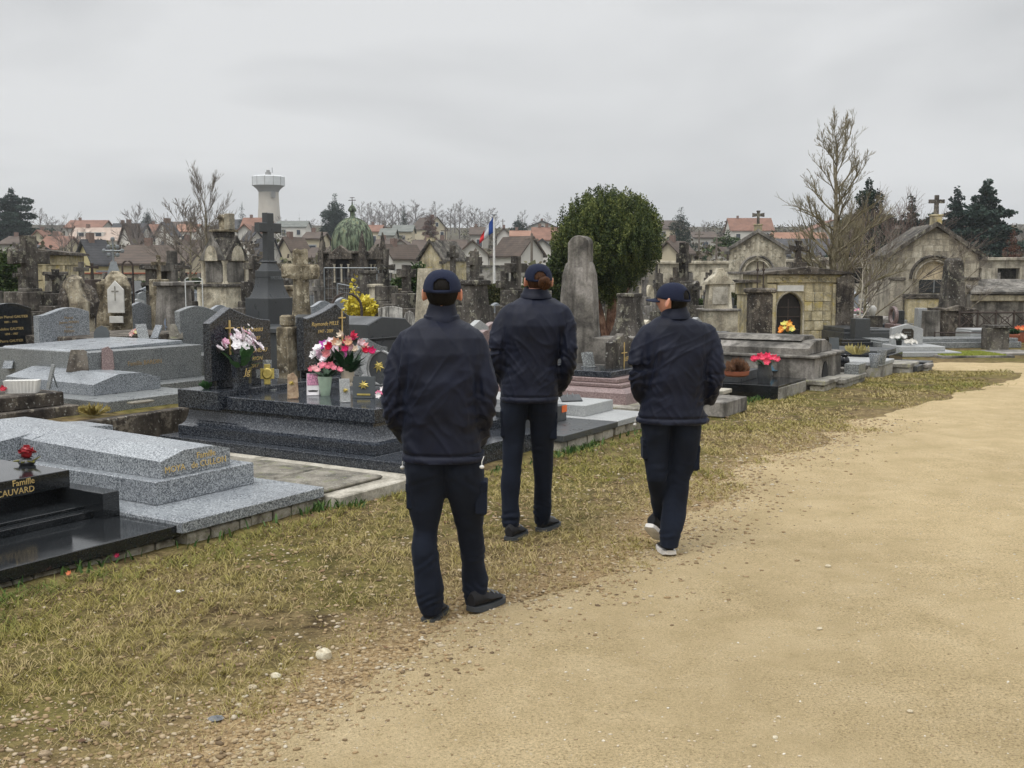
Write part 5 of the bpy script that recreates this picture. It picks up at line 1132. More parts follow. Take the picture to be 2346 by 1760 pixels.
m=MB().loft([[(x*w*.5,y*w*.5,zt) for x,y in ((-1,-1),(1,-1),(1,1),(-1,1))],[(x*.16,y*.16,zg+.02) for x,y in ((-1,-1),(1,-1),(1,1),(-1,1))]]); m.build('roof',S_DARK,r)
zs=zz(530,Y); bx3(r,'turret',S_DARK,.42,.42,zg-.05,zg+.10); bx3(r,'turret_cap',S_CRUST,.56,.56,zg+.10,zg+.16); rocky(r,'statue',S_CRUST,[(zg+.16,0,.12,.1),(zg+.4,-.05,.10,.09),(zg+.5,-.08,.15,.11),(zg+.58,-.1,.05,.05)],31,.15,10); bx3(r,'stump',S_LIME,.2,.2,zg+.16,zz(490,Y),x=.22)
# tall dark granite cross
Y=17.5; mcross(619,Y,488,522,603,.50,.078,.125,[],G_CHAR,'tall polished dark granite cross on a high flared pedestal')
r=place('cross_pedestal',619,Y,'high flared dark granite pedestal carrying the tall dark cross','monument')
r.scale=(.56,.56,1); zc=zz(603,Y)-.001; z2=zz(620,Y); z3=zz(636,Y); z4=zz(682,Y); z5=zz(745,Y)
taper(r,'neck',G_CHAR,.52,.38,.34,.24,z2,zc); bx3(r,'block',G_CHAR,.62,.5,z3,z2,.01); m=MB()
rings=[]
for i in range(9):
    t=i/8; q=.30*(1-t)**2; w=.62+q; d=.5+q*.8; z=z4+(z3-z4)*t; rings.append([(-w/2,-d/2,z),(w/2,-d/2,z),(w/2,d/2,z),(-w/2,d/2,z)])
m.loft(rings); m.build('flare',G_CHAR,r); bx3(r,'step',G_CHAR,1.05,.9,z5-.1,z4,.01); bx3(r,'base',G_CHAR,1.2,1.1,0,z5-.1,.01)
text('FAMILLE DUBOIS',.07,M_STEEL,r,FR(.0,-.32,z4+.32))
r=place('tomb',668,16.2,'high charcoal granite tomb block right of the tall dark cross','tomb'); blk(r,'block',G_CHAR,-.35,.55,-1.2,1.0,0,.80,.01); blk(r,'lid',G_CHAR,-.4,.6,-1.25,1.05,.80,.88,.01)
r=place('tomb',828,14.8,'charcoal granite tomb end with shallow gabled top behind the right dark headstone','tomb'); m=MB(); m.prof([(-.6,0),(.36,0),(.36,.98),(.22,1.08),(-.3,1.12),(-.6,1.02)],-.6,.9,.012); m.build('block',G_CHAR,r); bx3(r,'band',G_BLACK,.99,1.52,.80,.84,.004,-.12,.15)
# crumbling cross of brown rock
Y=15.5; r=place('stone_cross',690,Y,'crumbling brown and cream rock cross with broad arms, beside the tall dark cross','cross',.25)
rocky(r,'trunk',S_CRUST,[(0,0,.22,.2),(.6,0,.19,.17),(1.0,.01,.135,.13),(1.45,.01,.11,.11),(1.7,.01,.12,.11),(zz(572,Y),.01,.105,.1)],41,.08,12); m=MB(); rocky(r,'arm',S_CRUST,[(zz(638,Y),0,.25,.11),(zz(632,Y),0,.27,.12),(zz(612,Y),0,.265,.12),(zz(606,Y),0,.25,.1)],42,.05,10)
mcross(582,23,585,610,645,.5,.07,.12,[(650,.4,.35),(690,.5,.45)],S_DARK,'dark brown cross half hidden behind the tall dark granite cross')
mcross(560,20,690,700,705,.1,.03,.05,[(700,.3,.3)],S_DARK,'small brown stone post left of the dark granite tomb base')
# crosses between the walkers
mcross(886,24,570,612,655,.55,.055,.1,[(655,.4,.35),(690,.55,.5),(716,.7,.6)],S_DARK,'dark cross with club-ended arms right of the domed chapel',kind='flare')
mcross(932,22,607,626,672,.52,.085,.13,[(680,.5,.4),(720,.8,.7)],S_DARK,'squat dark brown cross beside the green bush')
mcross(1038,24,562,584,640,.36,.06,.1,[(650,.4,.3),(700,.5,.5)],S_DARK,'tall cross with stepped arms just behind the nearest walker cap',kind='round')
mcross(1087,22,575,598,655,.42,.085,.13,[(655,.3,.28),(668,.42,.4),(700,.62,.55)],S_DARK,'dark brown cross on a pillar between the first two walkers')
mcross(1182,23,587,614,665,.72,.10,.15,[(665,.5,.4),(700,.7,.6)],S_DARK,'broad dark cross touching the middle walker shoulder')
mcross(1565,26,556,592,650,.58,.11,.17,[(650,.5,.4)],S_DARK,'tall brown lichened cross above the right walker cap')
mcross(1596,26,648,660,700,.5,.045,.07,[(690,.4,.3)],S_DARK,'small dark cross right of the right walker head')
mcross(1627,30,618,628,665,.34,.035,.06,[(670,.3,.3)],S_DARK,'thin dark cross before the hedge at right')
# whitewashed tablets
Y=19.5
for px,kind,w,h0,h1,lab in ((895,'bow',.44,.78,1.10,'white streaked square tablet on a dark stone base'),(938,'ogive',.36,.52,1.02,'white streaked bell-shaped tablet right of the square tablet')):
    r=place('tablet',px,Y,lab,'tablet',.1); bx3(r,'base',S_DARK,w+.2,.4,0,h0-.02); 
    m=MB(); m.prof([(x,z+h0) for x,z in hs_profile('bow' if kind=='bow' else 'flat',w,h1-h0)] if kind=='bow' else [(-w/2,h0),(w/2,h0),(w/2,h0+.12),(w*.2,h1-.04),(0,h1),(-w*.2,h1-.04),(-w/2,h0+.12)],-.22,-.16,.01); m.build('tablet_face',stone('streaked_white_stone',(.55,.54,.50),(.25,.24,.22),(.68,.67,.62),.9,None,.8,True,2),r)
    m=MB(); m.prof([(-w*.65,h0),(w*.65,h0),(w*.65,h0+.14),(w*.3,h1+.04),(-w*.3,h1+.04),(-w*.65,h0+.14)],-.155,-.05,.012); m.build('frame',S_DARK,r)
r=place('stele',985,16,'cream stone stele half hidden behind the nearest walker left shoulder','monument'); taper(r,'shaft',S_LIME,.55,.4,.25,.25,0,zz(615,16),curve=.5)
r=place('rock_wall',900,15.6,'long low grey stone slab wall behind the wreath plaque','wall'); blk(r,'slab',S_CONC,-.5,1.9,-.2,.9,.62,.70,.02); blk(r,'wall',S_DIRT,-.45,1.85,-.15,.85,0,.62,.02)
# tall streaked stele with drapery shoulder
Y=16.5; r=place('stele',1328,Y,'very tall streaked grey stele with draped shoulder before the yew tree','monument',-.35)
zt=zz(540,Y); zs=zz(600,Y)
m=MB(); rings=[]
def drap(z,w,d,am):
    n=40; out=[]
    for i in range(n):
        a=2*math.pi*i/n; c_,s_=math.cos(a),math.sin(a); x=w*math.copysign(abs(c_)**.55,c_); y=d*math.copysign(abs(s_)**.55,s_)
        q=1+am*math.sin(a*9+z*1.2); out.append((x*q,y*q,z))
    return out
for z,w,d,am in ((.3,.30,.2,.05),(.8,.29,.19,.06),(1.3,.275,.18,.06),(zs-.2,.25,.17,.05),(zs-.03,.205,.15,.03),(zs,.17,.13,0)): rings.append(drap(z,w,d,am))
m.loft(rings); m.build('drapery',S_GREY,r,True)
m=MB(); pf=[(-.15,zs-.3),(.17,zs-.3),(.17,zt-.12)]+[(.02+.15*math.cos(a),zt-.12+.12*math.sin(a)) for a in [math.pi*i/8 for i in range(1,8)]]+[(-.15,zt-.12)]; m.prof(pf,-.16,.14,.012); m.build('shaft',S_GREY,r)
bx3(r,'base',S_GREY,1.0,.9,0,.32); bx3(r,'side_block',S_GREY,.55,.6,0,.72,.012,.55,.1)
# second tall stone with flared foot
Y=17.5; r=place('stele',1442,Y,'brown-grey stele with concave flared foot behind the gabled headstone','monument'); zt=zz(672,Y)
m=MB(); rings=[]
for i in range(9):
    t=i/8; w=.33+.5*(1-t)**2.4; d=.28+.35*(1-t)**2.4; z=.45+(zt-.06-.45)*t; rings.append([(-w/2,-d/2,z),(w/2,-d/2,z),(w/2,d/2,z),(-w/2,d/2,z)])
m.loft(rings); m.build('shaft',S_DARK,r); bx3(r,'cap',S_DARK,.36,.3,zt-.06,zt); bx3(r,'base',S_DARK,.9,.7,0,.45)
# pale pointed monument right of the right walker
Y=24; r=place('memorial',1645,Y,'cream stone memorial with pointed gable and inscribed panel','monument',.05)
z0=zz(707,Y); z1=zz(652,Y); z2=zz(625,Y)
taper(r,'shaft',S_LIME,.56,.36,.46,.3,z0,z1); m=MB(); m.prof([(-.32,z1),(.32,z1),(.30,z1+.06),(.12,z2-.04),(.05,z2+.1),(-.05,z2+.1),(-.12,z2-.04),(-.30,z1+.06)],-.2,.2,.012); m.build('gable',S_LIME,r)
bx3(r,'panel',S_WCONC,.34,.02,z0+.1,z1-.06,.003,0,-.185); bx3(r,'base',S_LIME,.75,.6,0,z0-.05); bx3(r,'ledge',S_GREY,.85,.7,z0-.05,z0)
# iron things
def arch_iron(px,Y,py_top,w,mat,label,name='iron_arch'):
    r=place(name,px,Y,label,'ironwork',.3); h=zz(py_top,Y); MB().tube([(-w/2,0,0),(-w/2,0,h-w/2)]+[(w/2*math.cos(a),0,h-w/2+w/2*math.sin(a)) for a in [math.pi-math.pi*i/8 for i in range(9)]]+[(w/2,0,h-w/2),(w/2,0,0)],.02,5).build('hoop',mat,r); return r
arch_iron(296,22,598,.2,M_IRON,'dark iron hoop rising behind the marble tablet'); arch_iron(795,15,775-103,.42,M_IRON,'low rusty iron hoop in front of the domed chapel fence')
r=place('ornate_cross',264,24,'pale blue-grey ornate cast-iron cross rising behind the marble tablet','cross',.2); z0=zz(625,24); zt=zz(548,24)
m=MB(); m.tube([(0,0,z0),(0,0,zt)],.022,6); m.tube([(-.17,0,zt-.26),(.17,0,zt-.26)],.022,6); m.build('bars',M_STEEL,r)
for x,z in ((0,zt),(-.19,zt-.26),(.19,zt-.26),(-.09,zt-.17),(.09,zt-.17),(-.09,zt-.35),(.09,zt-.35),(0,zt-.26)): MB().ball((x,0,z),(.05,.02,.05),8,5).build('ornament',M_STEEL,r)
MB().loft([[(x*.22,y*.15,0) for x,y in ((-1,-1),(1,-1),(1,1),(-1,1))],[(x*.12,y*.1,z0) for x,y in ((-1,-1),(1,-1),(1,1),(-1,1))],[(x*.05,y*.05,z0+.25) for x,y in ((-1,-1),(1,-1),(1,1),(-1,1))]]).build('base',M_STEEL,r)
r=place('kneeler',446,21,'white painted iron prayer kneeler with open back','kneeler',.3)
for x in (-.16,.16): MB().tube([(x,0,0),(x,0,zz(640,21)),(x*.6,.0,zz(636,21))],.011,5).build('post',M_WIRON,r)
for z in (.35,.75,zz(645,21)): MB().tube([(-.16,0,z),(.16,0,z)],.009,5).build('rail',M_WIRON,r)
bx3(r,'seat',M_WIRON,.36,.3,.30,.34,.004,0,-.15)
# ------------------------------------------------------------ chapels, mausoleums, walls
def arch_pts(cx,w,z0,zs,n=12,ogive=False):
    """closed opening outline: width w, foot z0, springing zs"""
    a=w/2; out=[(cx+a,z0),(cx+a,zs)]
    for i in range(1,n):
        t=math.pi*i/n
        if ogive: x=math.cos(t); z=math.sin(t); x=math.copysign(abs(x)**1.25,x); out.append((cx+a*x,zs+a*1.25*z))
        else: out.append((cx+a*math.cos(t),zs+a*math.sin(t)))
    out+=[(cx-a,zs),(cx-a,z0)]; return out
def wall_with_arch(root,name,mat,outline_top,x0,x1,z0,arch,y0,y1):
    """front wall between x0..x1 with an arched opening; outline_top: points from right to left along the top"""
    m=MB(); a=arch; n=len(a)
    # polygon strip: outer boundary right side up, over the top, left side down; inner = arch reversed. Build as fan of quads matched by index
    outer=[(x1,z0)]+outline_top+[(x0,z0)]
    # resample outer to n points by arclength matched to arch
    def resample(P,k):
        L_=[0]; 
        for i in range(1,len(P)): L_.append(L_[-1]+math.dist(P[i],P[i-1]))
        # keep the corners: insert original points
        ts=sorted(set([L_[-1]*i/(k-1) for i in range(k)]+L_)); out=[]
        for t in ts:
            j=max(i for i in range(len(L_)) if L_[i]<=t+1e-9); j=min(j,len(P)-2); q=(t-L_[j])/max(1e-9,(L_[j+1]-L_[j])); out.append((P[j][0]*(1-q)+P[j+1][0]*q,P[j][1]*(1-q)+P[j+1][1]*q))
        return out
    O=resample(outer,n); k=len(O); 
    I=[]
    L_=[0]
    for i in range(1,n): L_.append(L_[-1]+math.dist(a[i],a[i-1]))
    for i in range(k):
        t=L_[-1]*i/(k-1); j=max(q for q in range(n) if L_[q]<=t+1e-9); j=min(j,n-2); f=(t-L_[j])/max(1e-9,(L_[j+1]-L_[j])); I.append((a[j][0]*(1-f)+a[j+1][0]*f,a[j][1]*(1-f)+a[j+1][1]*f))
    vs=[(x,y0,z) for x,z in O]+[(x,y0,z) for x,z in I]+[(x,y1,z) for x,z in O]+[(x,y1,z) for x,z in I]; fs=[]
    for i in range(k-1):
        fs+=[(i,k+i,k+i+1,i+1),(2*k+i,2*k+i+1,3*k+i+1,3*k+i),(k+i,3*k+i,3*k+i+1,k+i+1),(i,i+1,2*k+i+1,2*k+i)]
    m.add(vs,fs); return m.build(name,mat,root)
# yellow stone mausoleum with pointed door
Y=27.; r=place('mausoleum',1815,Y,'small yellow stone mausoleum with pointed arch door and flat dark roof','building',.12,z=0); k=Y/FOC
w=1.98; zt=zz(629,Y); zs=zz(706,Y)
ar=arch_pts(-.42,.66,0,zs,12,True)
wall_with_arch(r,'front_wall',S_YEL,[(w/2,zt),(-w/2,zt)],-w/2,w/2,-.02,ar,-.9,-.74)
blk(r,'side_wall',S_YEL,-w/2,-w/2+.14,-.74,.9,-.02,zt,.01); blk(r,'side_wall',S_YEL,w/2-.14,w/2,-.74,.9,-.02,zt,.01); blk(r,'back_wall',S_YEL,-w/2+.14,w/2-.14,.76,.9,-.02,zt,.01)
blk(r,'floor',S_GREY,-w/2+.14,w/2-.14,-.74,.76,0,.05,0)
m=MB(); m.prof(arch_pts(-.42,.64,0.0,zs-.01,12,True),-.80,-.77,.0); d=m.build('door',plain('black_iron_door',(.016,.013,.012),.6,.4,30),r)
m=MB(); 
for x in (-.42,): m.box(x-.012,x+.012,-.815,-.80,0,zs+.25)
for z in (.3,.62,.85): m.box(-.72,-.12,-.818,-.803,z,z+.025)
m.build('door_bar',M_IRON,r)
m=MB(); m.tube([(x,-.91,z) for x,z in arch_pts(-.42,.70,0,zs,14,True)],.022,5); m.build('arch_moulding',S_LIME,r)
blk(r,'name_tablet',M_WHITE,-.75,-.09,-.935,-.902,zz(666,Y),zz(653,Y),.004)
blk(r,'frieze',S_YEL,-w/2-.02,w/2+.02,-.945,-.903,zz(647,Y),zt-.02,.01)
for i in range(9):
    MB().tube([(-.75+.17*i+.07*math.cos(a),-.95,zz(639,Y)+.045*math.sin(a)) for a in [q*.55 for q in range(9)]],.014,5).build('scroll_carving',S_YEL,r)
blk(r,'pilaster',S_YEL,w/2-.34,w/2+.02,-.96,-.90,0,zz(650,Y)-.01,.012); blk(r,'pilaster',S_YEL,-w/2-.02,-w/2+.2,-.96,-.90,0,zz(650,Y)-.01,.012)
# coursed blocks on the front between door and pilaster
rr_=random.Random(4)
for row in range(5):
    z0_=.06+row*.235
    for (xa,xb) in ((-.06,.62),):
        x=xa
        while x<xb-.04:
            ww=min(rr_.uniform(.16,.3),xb-x); MB().box(x+.006,x+ww-.006,-.925-rr_.uniform(0,.012),-.901,z0_+.006,z0_+.229,.008).build('stone_block',S_YEL,r); x+=ww
m=MB(); m.prof([(-w/2-.12,zt),(w/2+.12,zt),(w/2+.1,zt+.05),(.0,zz(611,Y)),(-w/2-.1,zt+.05)],-1.05,1.0,.012); m.build('roof',S_BROWN,r)
blk(r,'porch_roof',S_BROWN,-w/2-.42,-w/2-.13,-.8,.6,zt-.20,zt-.13,.01); blk(r,'side_cornice',S_YEL,-w/2-.32,-w/2-.03,-.75,.55,zt-.5,zt-.21,.012); blk(r,'side_annexe',S_YEL,-w/2-.28,-w/2-.002,-.7,.5,0,zt-.51,.01)
zc=zz(612,Y); bx3(r,'cross_base',S_BROWN,.34,.3,zc-.05,zc+.12,.01,-.12,-.6); m=MB(); m.prof([(x-.12,z+zc+.12) for x,z in cross_prof(.52,.46,.33,.045,flare=.035,base=.09)],-.66,-.55,.01); m.build('roof_cross',S_BROWN,r)
# dark square pillar with iron spikes
Y=23; r=place('pillar_tomb',1740,Y,'dark square stone pillar with flared cap and two iron spikes before the yellow mausoleum','monument',.1); z1=zz(672,Y)
bx3(r,'shaft',S_BROWN,.44,.4,.15,z1,.03); bx3(r,'foot',S_BROWN,.54,.5,0,.15); bx3(r,'cap',S_BROWN,.56,.52,z1,zz(660,Y),.03)
for x in (-.06,.07): m=MB(); m.tube([(x,0,zz(661,Y)),(x,0,zz(600,Y))],.016,5); m.ball((x,0,zz(618,Y)),.035,6,4); m.build('iron_spike',M_IRON,r)
# gabled chapel, far right
def chapel(px,Y,rz,label,wpx,yeave,yapex,yspring,archw,base,mat,rmat,depth=2.4,cross=(0,0),lun=None):
    r=place('chapel',px,Y,label,'building',rz); k=Y/FOC; w=wpx*k/math.cos(rz); a=w/2
    ze,za,zs_=zz(yeave,Y),zz(yapex,Y),zz(yspring,Y)
    wall_with_arch(r,'front_wall',mat,[(a,ze),(0,za),(-a,ze)],-a,a,-.02,arch_pts(0,archw*k,base,zs_,14),-.2,0)
    MB().prof([(-a,-.02),(a,-.02),(a,base-.001),(-a,base-.001)] ,-.198,-.002,0).build('plinth',mat,r)
    blk(r,'side_wall',mat,-a,-a+.2,.001,depth,-.02,ze,.01); blk(r,'side_wall',mat,a-.2,a,.001,depth,-.02,ze,.01)
    t=.14
    for s in (-1,1):
        m=MB(); 
        m.prof([(s*(a+.16),ze-.10),(s*(a+.16),ze+.06),(0,za+.17),(0,za+.01)] if s>0 else [(0,za+.01),(0,za+.17),(-(a+.16),ze+.06),(-(a+.16),ze-.10)],-.34,-.0,.012); m.build('raking_cornice',rmat,r)
        m=MB(); m.prof([(s*(a+.1),ze-.02),(s*(a+.1),ze+.05),(0,za+.12),(0,za+.04)] if s>0 else [(0,za+.04),(0,za+.12),(-(a+.1),ze+.05),(-(a+.1),ze-.02)],.002,depth+.1,.0); m.build('roof',rmat,r)
        blk(r,'cornice_return',rmat,min(s*(a-.05),s*(a+.2)),max(s*(a-.05),s*(a+.2)),-.36,-.203,ze-.14,ze-.02,.01)
        blk(r,'pilaster',mat,min(s*(a-.42),s*(a-.02)),max(s*(a-.42),s*(a-.02)),-.26,-.203,0,zs_-.03,.012); blk(r,'capital',rmat,min(s*(a-.46),s*(a+.05)),max(s*(a-.46),s*(a+.05)),-.31,-.203,zs_-.03,zs_+.06,.012)
    m=MB(); m.tube([(x,-.22,z) for x,z in arch_pts(0,archw*k+.16,zs_,zs_+.01,16)][1:-1],.055,6); m.build('arch_moulding',rmat,r)
    m=MB(); m.tube([(x,-.18,z) for x,z in arch_pts(0,archw*k-.14,zs_,zs_+.01,16)][1:-1],.04,6); m.build('arch_moulding',mat,r)
    MB().prof(arch_pts(0,archw*k,zs_,zs_+.005,14),-.05,.05,0).build('tympanum',lun or S_LIME,r)
    zb=za+.1; bx3(r,'cross_base',S_YEL,.3,.3,zb-.05,zb+cross[0]*.4,.012,0,-.15); bx3(r,'cross_base',S_YEL,.36,.34,zb+cross[0]*.4,zb+cross[0]*.48,.01,0,-.15)
    h=cross[0]; m=MB(); m.prof([(x,z+zb+h*.48) for x,z in cross_prof(h,cross[1],h*.68,h*.095,flare=cross[2] if len(cross)>2 else 0,base=h*.11)],-.22,-.08,.01); m.build('roof_cross',S_DARK,r)
    return r,a,ze,za,zs_,k
S_CHAP=stone('grey_chapel_stone',(.42,.38,.30),(.25,.225,.185),(.54,.50,.41),.5,None,.9,True,.7)
r,a,ze,za,zs_,k=chapel(2134,34,.0,'grey-beige gabled stone chapel with large arched lunette at right','x' and 190,588,521,640,92,.0,S_CHAP,S_DARK,2.6,(.60,.46)) if False else chapel(2134,34,-.12,'grey-beige gabled stone chapel with a large arch and square window at right',192,588,521,640,92,.0,S_CHAP,S_DARK,2.6,(.60,.46),stone('smooth_beige_stone',(.60,.50,.34),(.48,.40,.28),(.66,.57,.42),.1,None,.8,False,.5))
blk(r,'window_wall',S_LIME,-a*.5,a*.5,-.08,-.02,0,zs_,.0); 
f=blk(r,'window',plain('dark_glass',(.02,.025,.03),.15),-.42,.50,-.095,-.082,zz(671,34),zz(641,34),.003); blk(f,'frame',M_STEEL,.02,.05,-.10,-.096,zz(671,34),zz(641,34),.0)
blk(r,'sill',S_DARK,-.95,.55,-.75,-.27,zz(683,34)-.01,zz(673,34),.02); blk(r,'altar_wall',S_YEL,-.88,.5,-.7,-.27,0,zz(684,34),.012); blk(r,'slit_window',M_BLK,.72,.80,-.206,-.202,zz(588,34),zz(567,34),0)
for row in range(7):   # coursed facing blocks on the gable wall
    zr=zs_+.30+row*.19; half=max(0,(za-zr)/(za-ze)*a) if zr>ze else a
    if half<.25: break
    x=-half+.05+.1*(row%2)
    while x<half-.2:
        ww=.30; xc=x+ww/2
        if (xc/ (46*k+.16))**2+((zr-zs_)/(46*k+.2))**2>1.05 and abs(xc)+ww/2<half-.05: MB().box(x+.006,x+ww-.006,-.206,-.2005,zr+.006,zr+.184,.003).build('stone_block',S_CHAP,r)
        x+=ww
r,a,ze,za,zs_,k=chapel(1733,42,-.2,'pale gabled chapel with flared cross and moulded arch beyond the yellow mausoleum',124,575,535,626,66,.0,S_LIME,S_GREY,2.6,(.52,.46,.03),S_LIME)
blk(r,'inner_wall',S_LIME,-a*.5,a*.5,-.1,-.03,0,zs_,.0)
for i in range(5):
    for s in (-1,1): blk(r,'stepped_corbel',S_LIME,min(s*(.12+i*.17),s*(.2+i*.17)),max(s*(.12+i*.17),s*(.2+i*.17)),-.235,-.203,za-.36-i*.145,za-.18-i*.145,.008)
# obelisk
Y=27.2; r=place('obelisk',2181,Y,'dark brown obelisk on a pedimented pedestal before the gabled chapel','monument',.05); z1=zz(712,Y)
bx3(r,'pedestal',S_BROWN,.80,.7,.08,z1,.015); bx3(r,'foot',S_BROWN,.92,.8,0,.08); m=MB(); m.prof([(-.46,z1),(.46,z1),(.46,z1+.07),(.36,z1+.05),(0,z1+.15),(-.36,z1+.05),(-.46,z1+.07)],-.4,.4,.01); m.build('pediment',S_BROWN,r); taper(r,'shaft',S_DARK,.52,.44,.36,.3,z1+.08,zz(597,Y)); m=MB().loft([[(x*.18,y*.15,zz(597,Y)) for x,y in ((-1,-1),(1,-1),(1,1),(-1,1))],[(x*.1,y*.08,zz(591,Y)) for x,y in ((-1,-1),(1,-1),(1,1),(-1,1))]]); m.build('tip',S_DARK,r)
bx3(r,'panel',S_BROWN,.6,.02,.2,z1-.12,.004,0,-.355)
# low roofed stone building on the right edge
Y=33; x0=at(2226,700,Y)[0]; r=empty('mausoleum',(x0,Y,0),'low grey stone mausoleum with sloping slab roof at the right edge','building')
blk(r,'wall',S_GREY,0,4.5,0,1.8,0,zz(674,Y),.01); blk(r,'cornice',S_LIME,-.06,4.6,-.08,0,zz(690,Y),zz(676,Y),.02); m=MB().loft([[(-.12,-.2,zz(673,Y)),(4.7,-.2,zz(673,Y)),(4.7,-.2,zz(669,Y)),(-.12,-.2,zz(669,Y))],[(.2,1.3,zz(643,Y)),(4.7,1.3,zz(643,Y)),(4.7,1.3,zz(640,Y)),(.2,1.3,zz(640,Y))]]); m.build('roof',S_GREY,r)
# long colonnaded wall behind the right half
def colwall(x0p,x1p,Y,ytop,label,mat,op=(2.2,.9),z1=None):
    x0=at(x0p,700,Y)[0]; x1=at(x1p,700,Y)[0]; L_=x1-x0; zt=zz(ytop,Y); r=empty('vault_row',(x0,Y,0),label,'wall')
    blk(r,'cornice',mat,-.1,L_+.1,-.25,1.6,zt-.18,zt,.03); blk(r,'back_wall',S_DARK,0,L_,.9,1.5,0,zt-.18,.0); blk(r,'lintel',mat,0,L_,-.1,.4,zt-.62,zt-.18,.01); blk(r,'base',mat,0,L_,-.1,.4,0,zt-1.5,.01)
    x=0
    while x<L_-.3:
        blk(r,'pier',mat,x,x+op[1],-.14,.36,0,zt-.62,.01); x+=op[0]
    return r
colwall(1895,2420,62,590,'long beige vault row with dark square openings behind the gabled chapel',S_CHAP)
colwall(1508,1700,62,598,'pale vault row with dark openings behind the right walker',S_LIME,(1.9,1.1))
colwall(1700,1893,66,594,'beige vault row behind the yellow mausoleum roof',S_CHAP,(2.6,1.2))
r=empty('low_wall',(at(1010,700,62)[0],62,0),'long beige cemetery wall behind the flagpole','wall'); blk(r,'wall',S_CONC,0,9,0,.3,0,zz(612,62),.01); blk(r,'coping',S_DARK,-.1,9.1,-.1,.4,zz(612,62),zz(610,62)+.06,.01)
r=empty('low_wall',(at(-60,700,66)[0],66,0),'beige cemetery wall in front of the houses at left','wall'); blk(r,'wall',S_LIME,0,14,0,.3,0,zz(628,66),.01); blk(r,'coping',M_TERR,-.1,14.1,-.1,.4,zz(628,66),zz(626,66)+.04,.01)
# yellow chapel at left
Y=36; r=place('chapel',104,Y,'yellow limestone box chapel with flat dark slab roof at the left edge','building',.06); w=2.04; zt=zz(586,Y)
blk(r,'wall',S_YEL,-w/2,w/2,-.8,.9,0,zt,.012); blk(r,'frieze',S_YEL,-w/2-.04,w/2+.04,-.84,.94,zt-.32,zt-.24,.01)
m=MB(); m.prof([(-w/2-.2,zt),(w/2+.18,zt),(w/2+.16,zt+.08),(.15,zt+.2),(-w/2-.15,zt+.08)],-1.,1.,.012); m.build('roof',S_BROWN,r)
for x in (-.98,-.3,.32,.9): blk(r,'pilaster',S_YEL,x-.07,x+.07,-.86,-.80,0,zt-.33,.01)
for row in range(5):
    for cI in range(3):
        x=-.88+cI*.62; blk(r,'panel',S_YEL,x,x+.5,-.83,-.803,.1+row*.34,.40+row*.34,.008)
# domed chapel
Y=42; r=place('domed_chapel',810,Y,'dark stone chapel with ribbed green copper dome and fencing around it','building',-.35); k=Y/FOC
def copper():
    m,nt,b=mat_new('verdigris_copper'); v=coords(nt,(5,5,1.1)); n=noi(nt,v,1.6,5,.7,.6); c=ramp(nt,n,[(.38,(.012,.015,.010)),(.48,(.05,.065,.038)),(.56,(.16,.21,.14)),(.66,(.17,.155,.07))]); nt.links.new(c,b.inputs['Base Color']); b.inputs['Roughness'].default_value=.75; return m
M_COP=copper(); zt=zz(576,Y); zd=zz(499,Y); Rd=.80
bx3(r,'body',S_BROWN,1.66,1.66,0,zt-.12,.02); bx3(r,'cornice',S_BROWN,1.95,1.95,zt-.12,zt,.03)
pr=[(Rd*1.03,zt+.0)]+[(Rd*(math.cos(t)**.88)*(1+.06*math.sin(2*t)),zt+.06+(zd-zt-.06)*(math.sin(t)**1.02)) for t in [i/12*1.5 for i in range(13)]]
m=MB(); vs=[];n=64
rings=[]
for q,z in pr: rings.append([(q*(1+.030*(1 if i%4==0 else 0))*math.cos(2*math.pi*i/n),q*(1+.030*(1 if i%4==0 else 0))*math.sin(2*math.pi*i/n),z) for i in range(n)])
m.loft(rings); m.build('dome',M_COP,r,True)
for i in range(16):
    a=2*math.pi*i/16; MB().tube([(q*1.01*math.cos(a),q*1.01*math.sin(a),z) for q,z in pr[1:]],.022,5).build('dome_rib',M_COP,r)
m=MB().lathe([(.15,zd-.02),(.12,zd+.03),(.09,zd+.05),(.09,zd+.22),(.17,zd+.25),(.16,zd+.32),(.10,zd+.42),(.03,zd+.5),(.02,zd+.62)],12); m.build('lantern',M_COP,r)
m=MB().tube([(0,0,zd+.55),(0,0,zz(452,Y))],.014,5).tube([(-.16,0,zz(459,Y)),(.16,0,zz(459,Y))],.014,5).tube([(-.1,0,zz(455,Y)+.03),(.1,0,zz(455,Y)+.03)],.012,5); m.build('finial_cross',M_IRON,r)
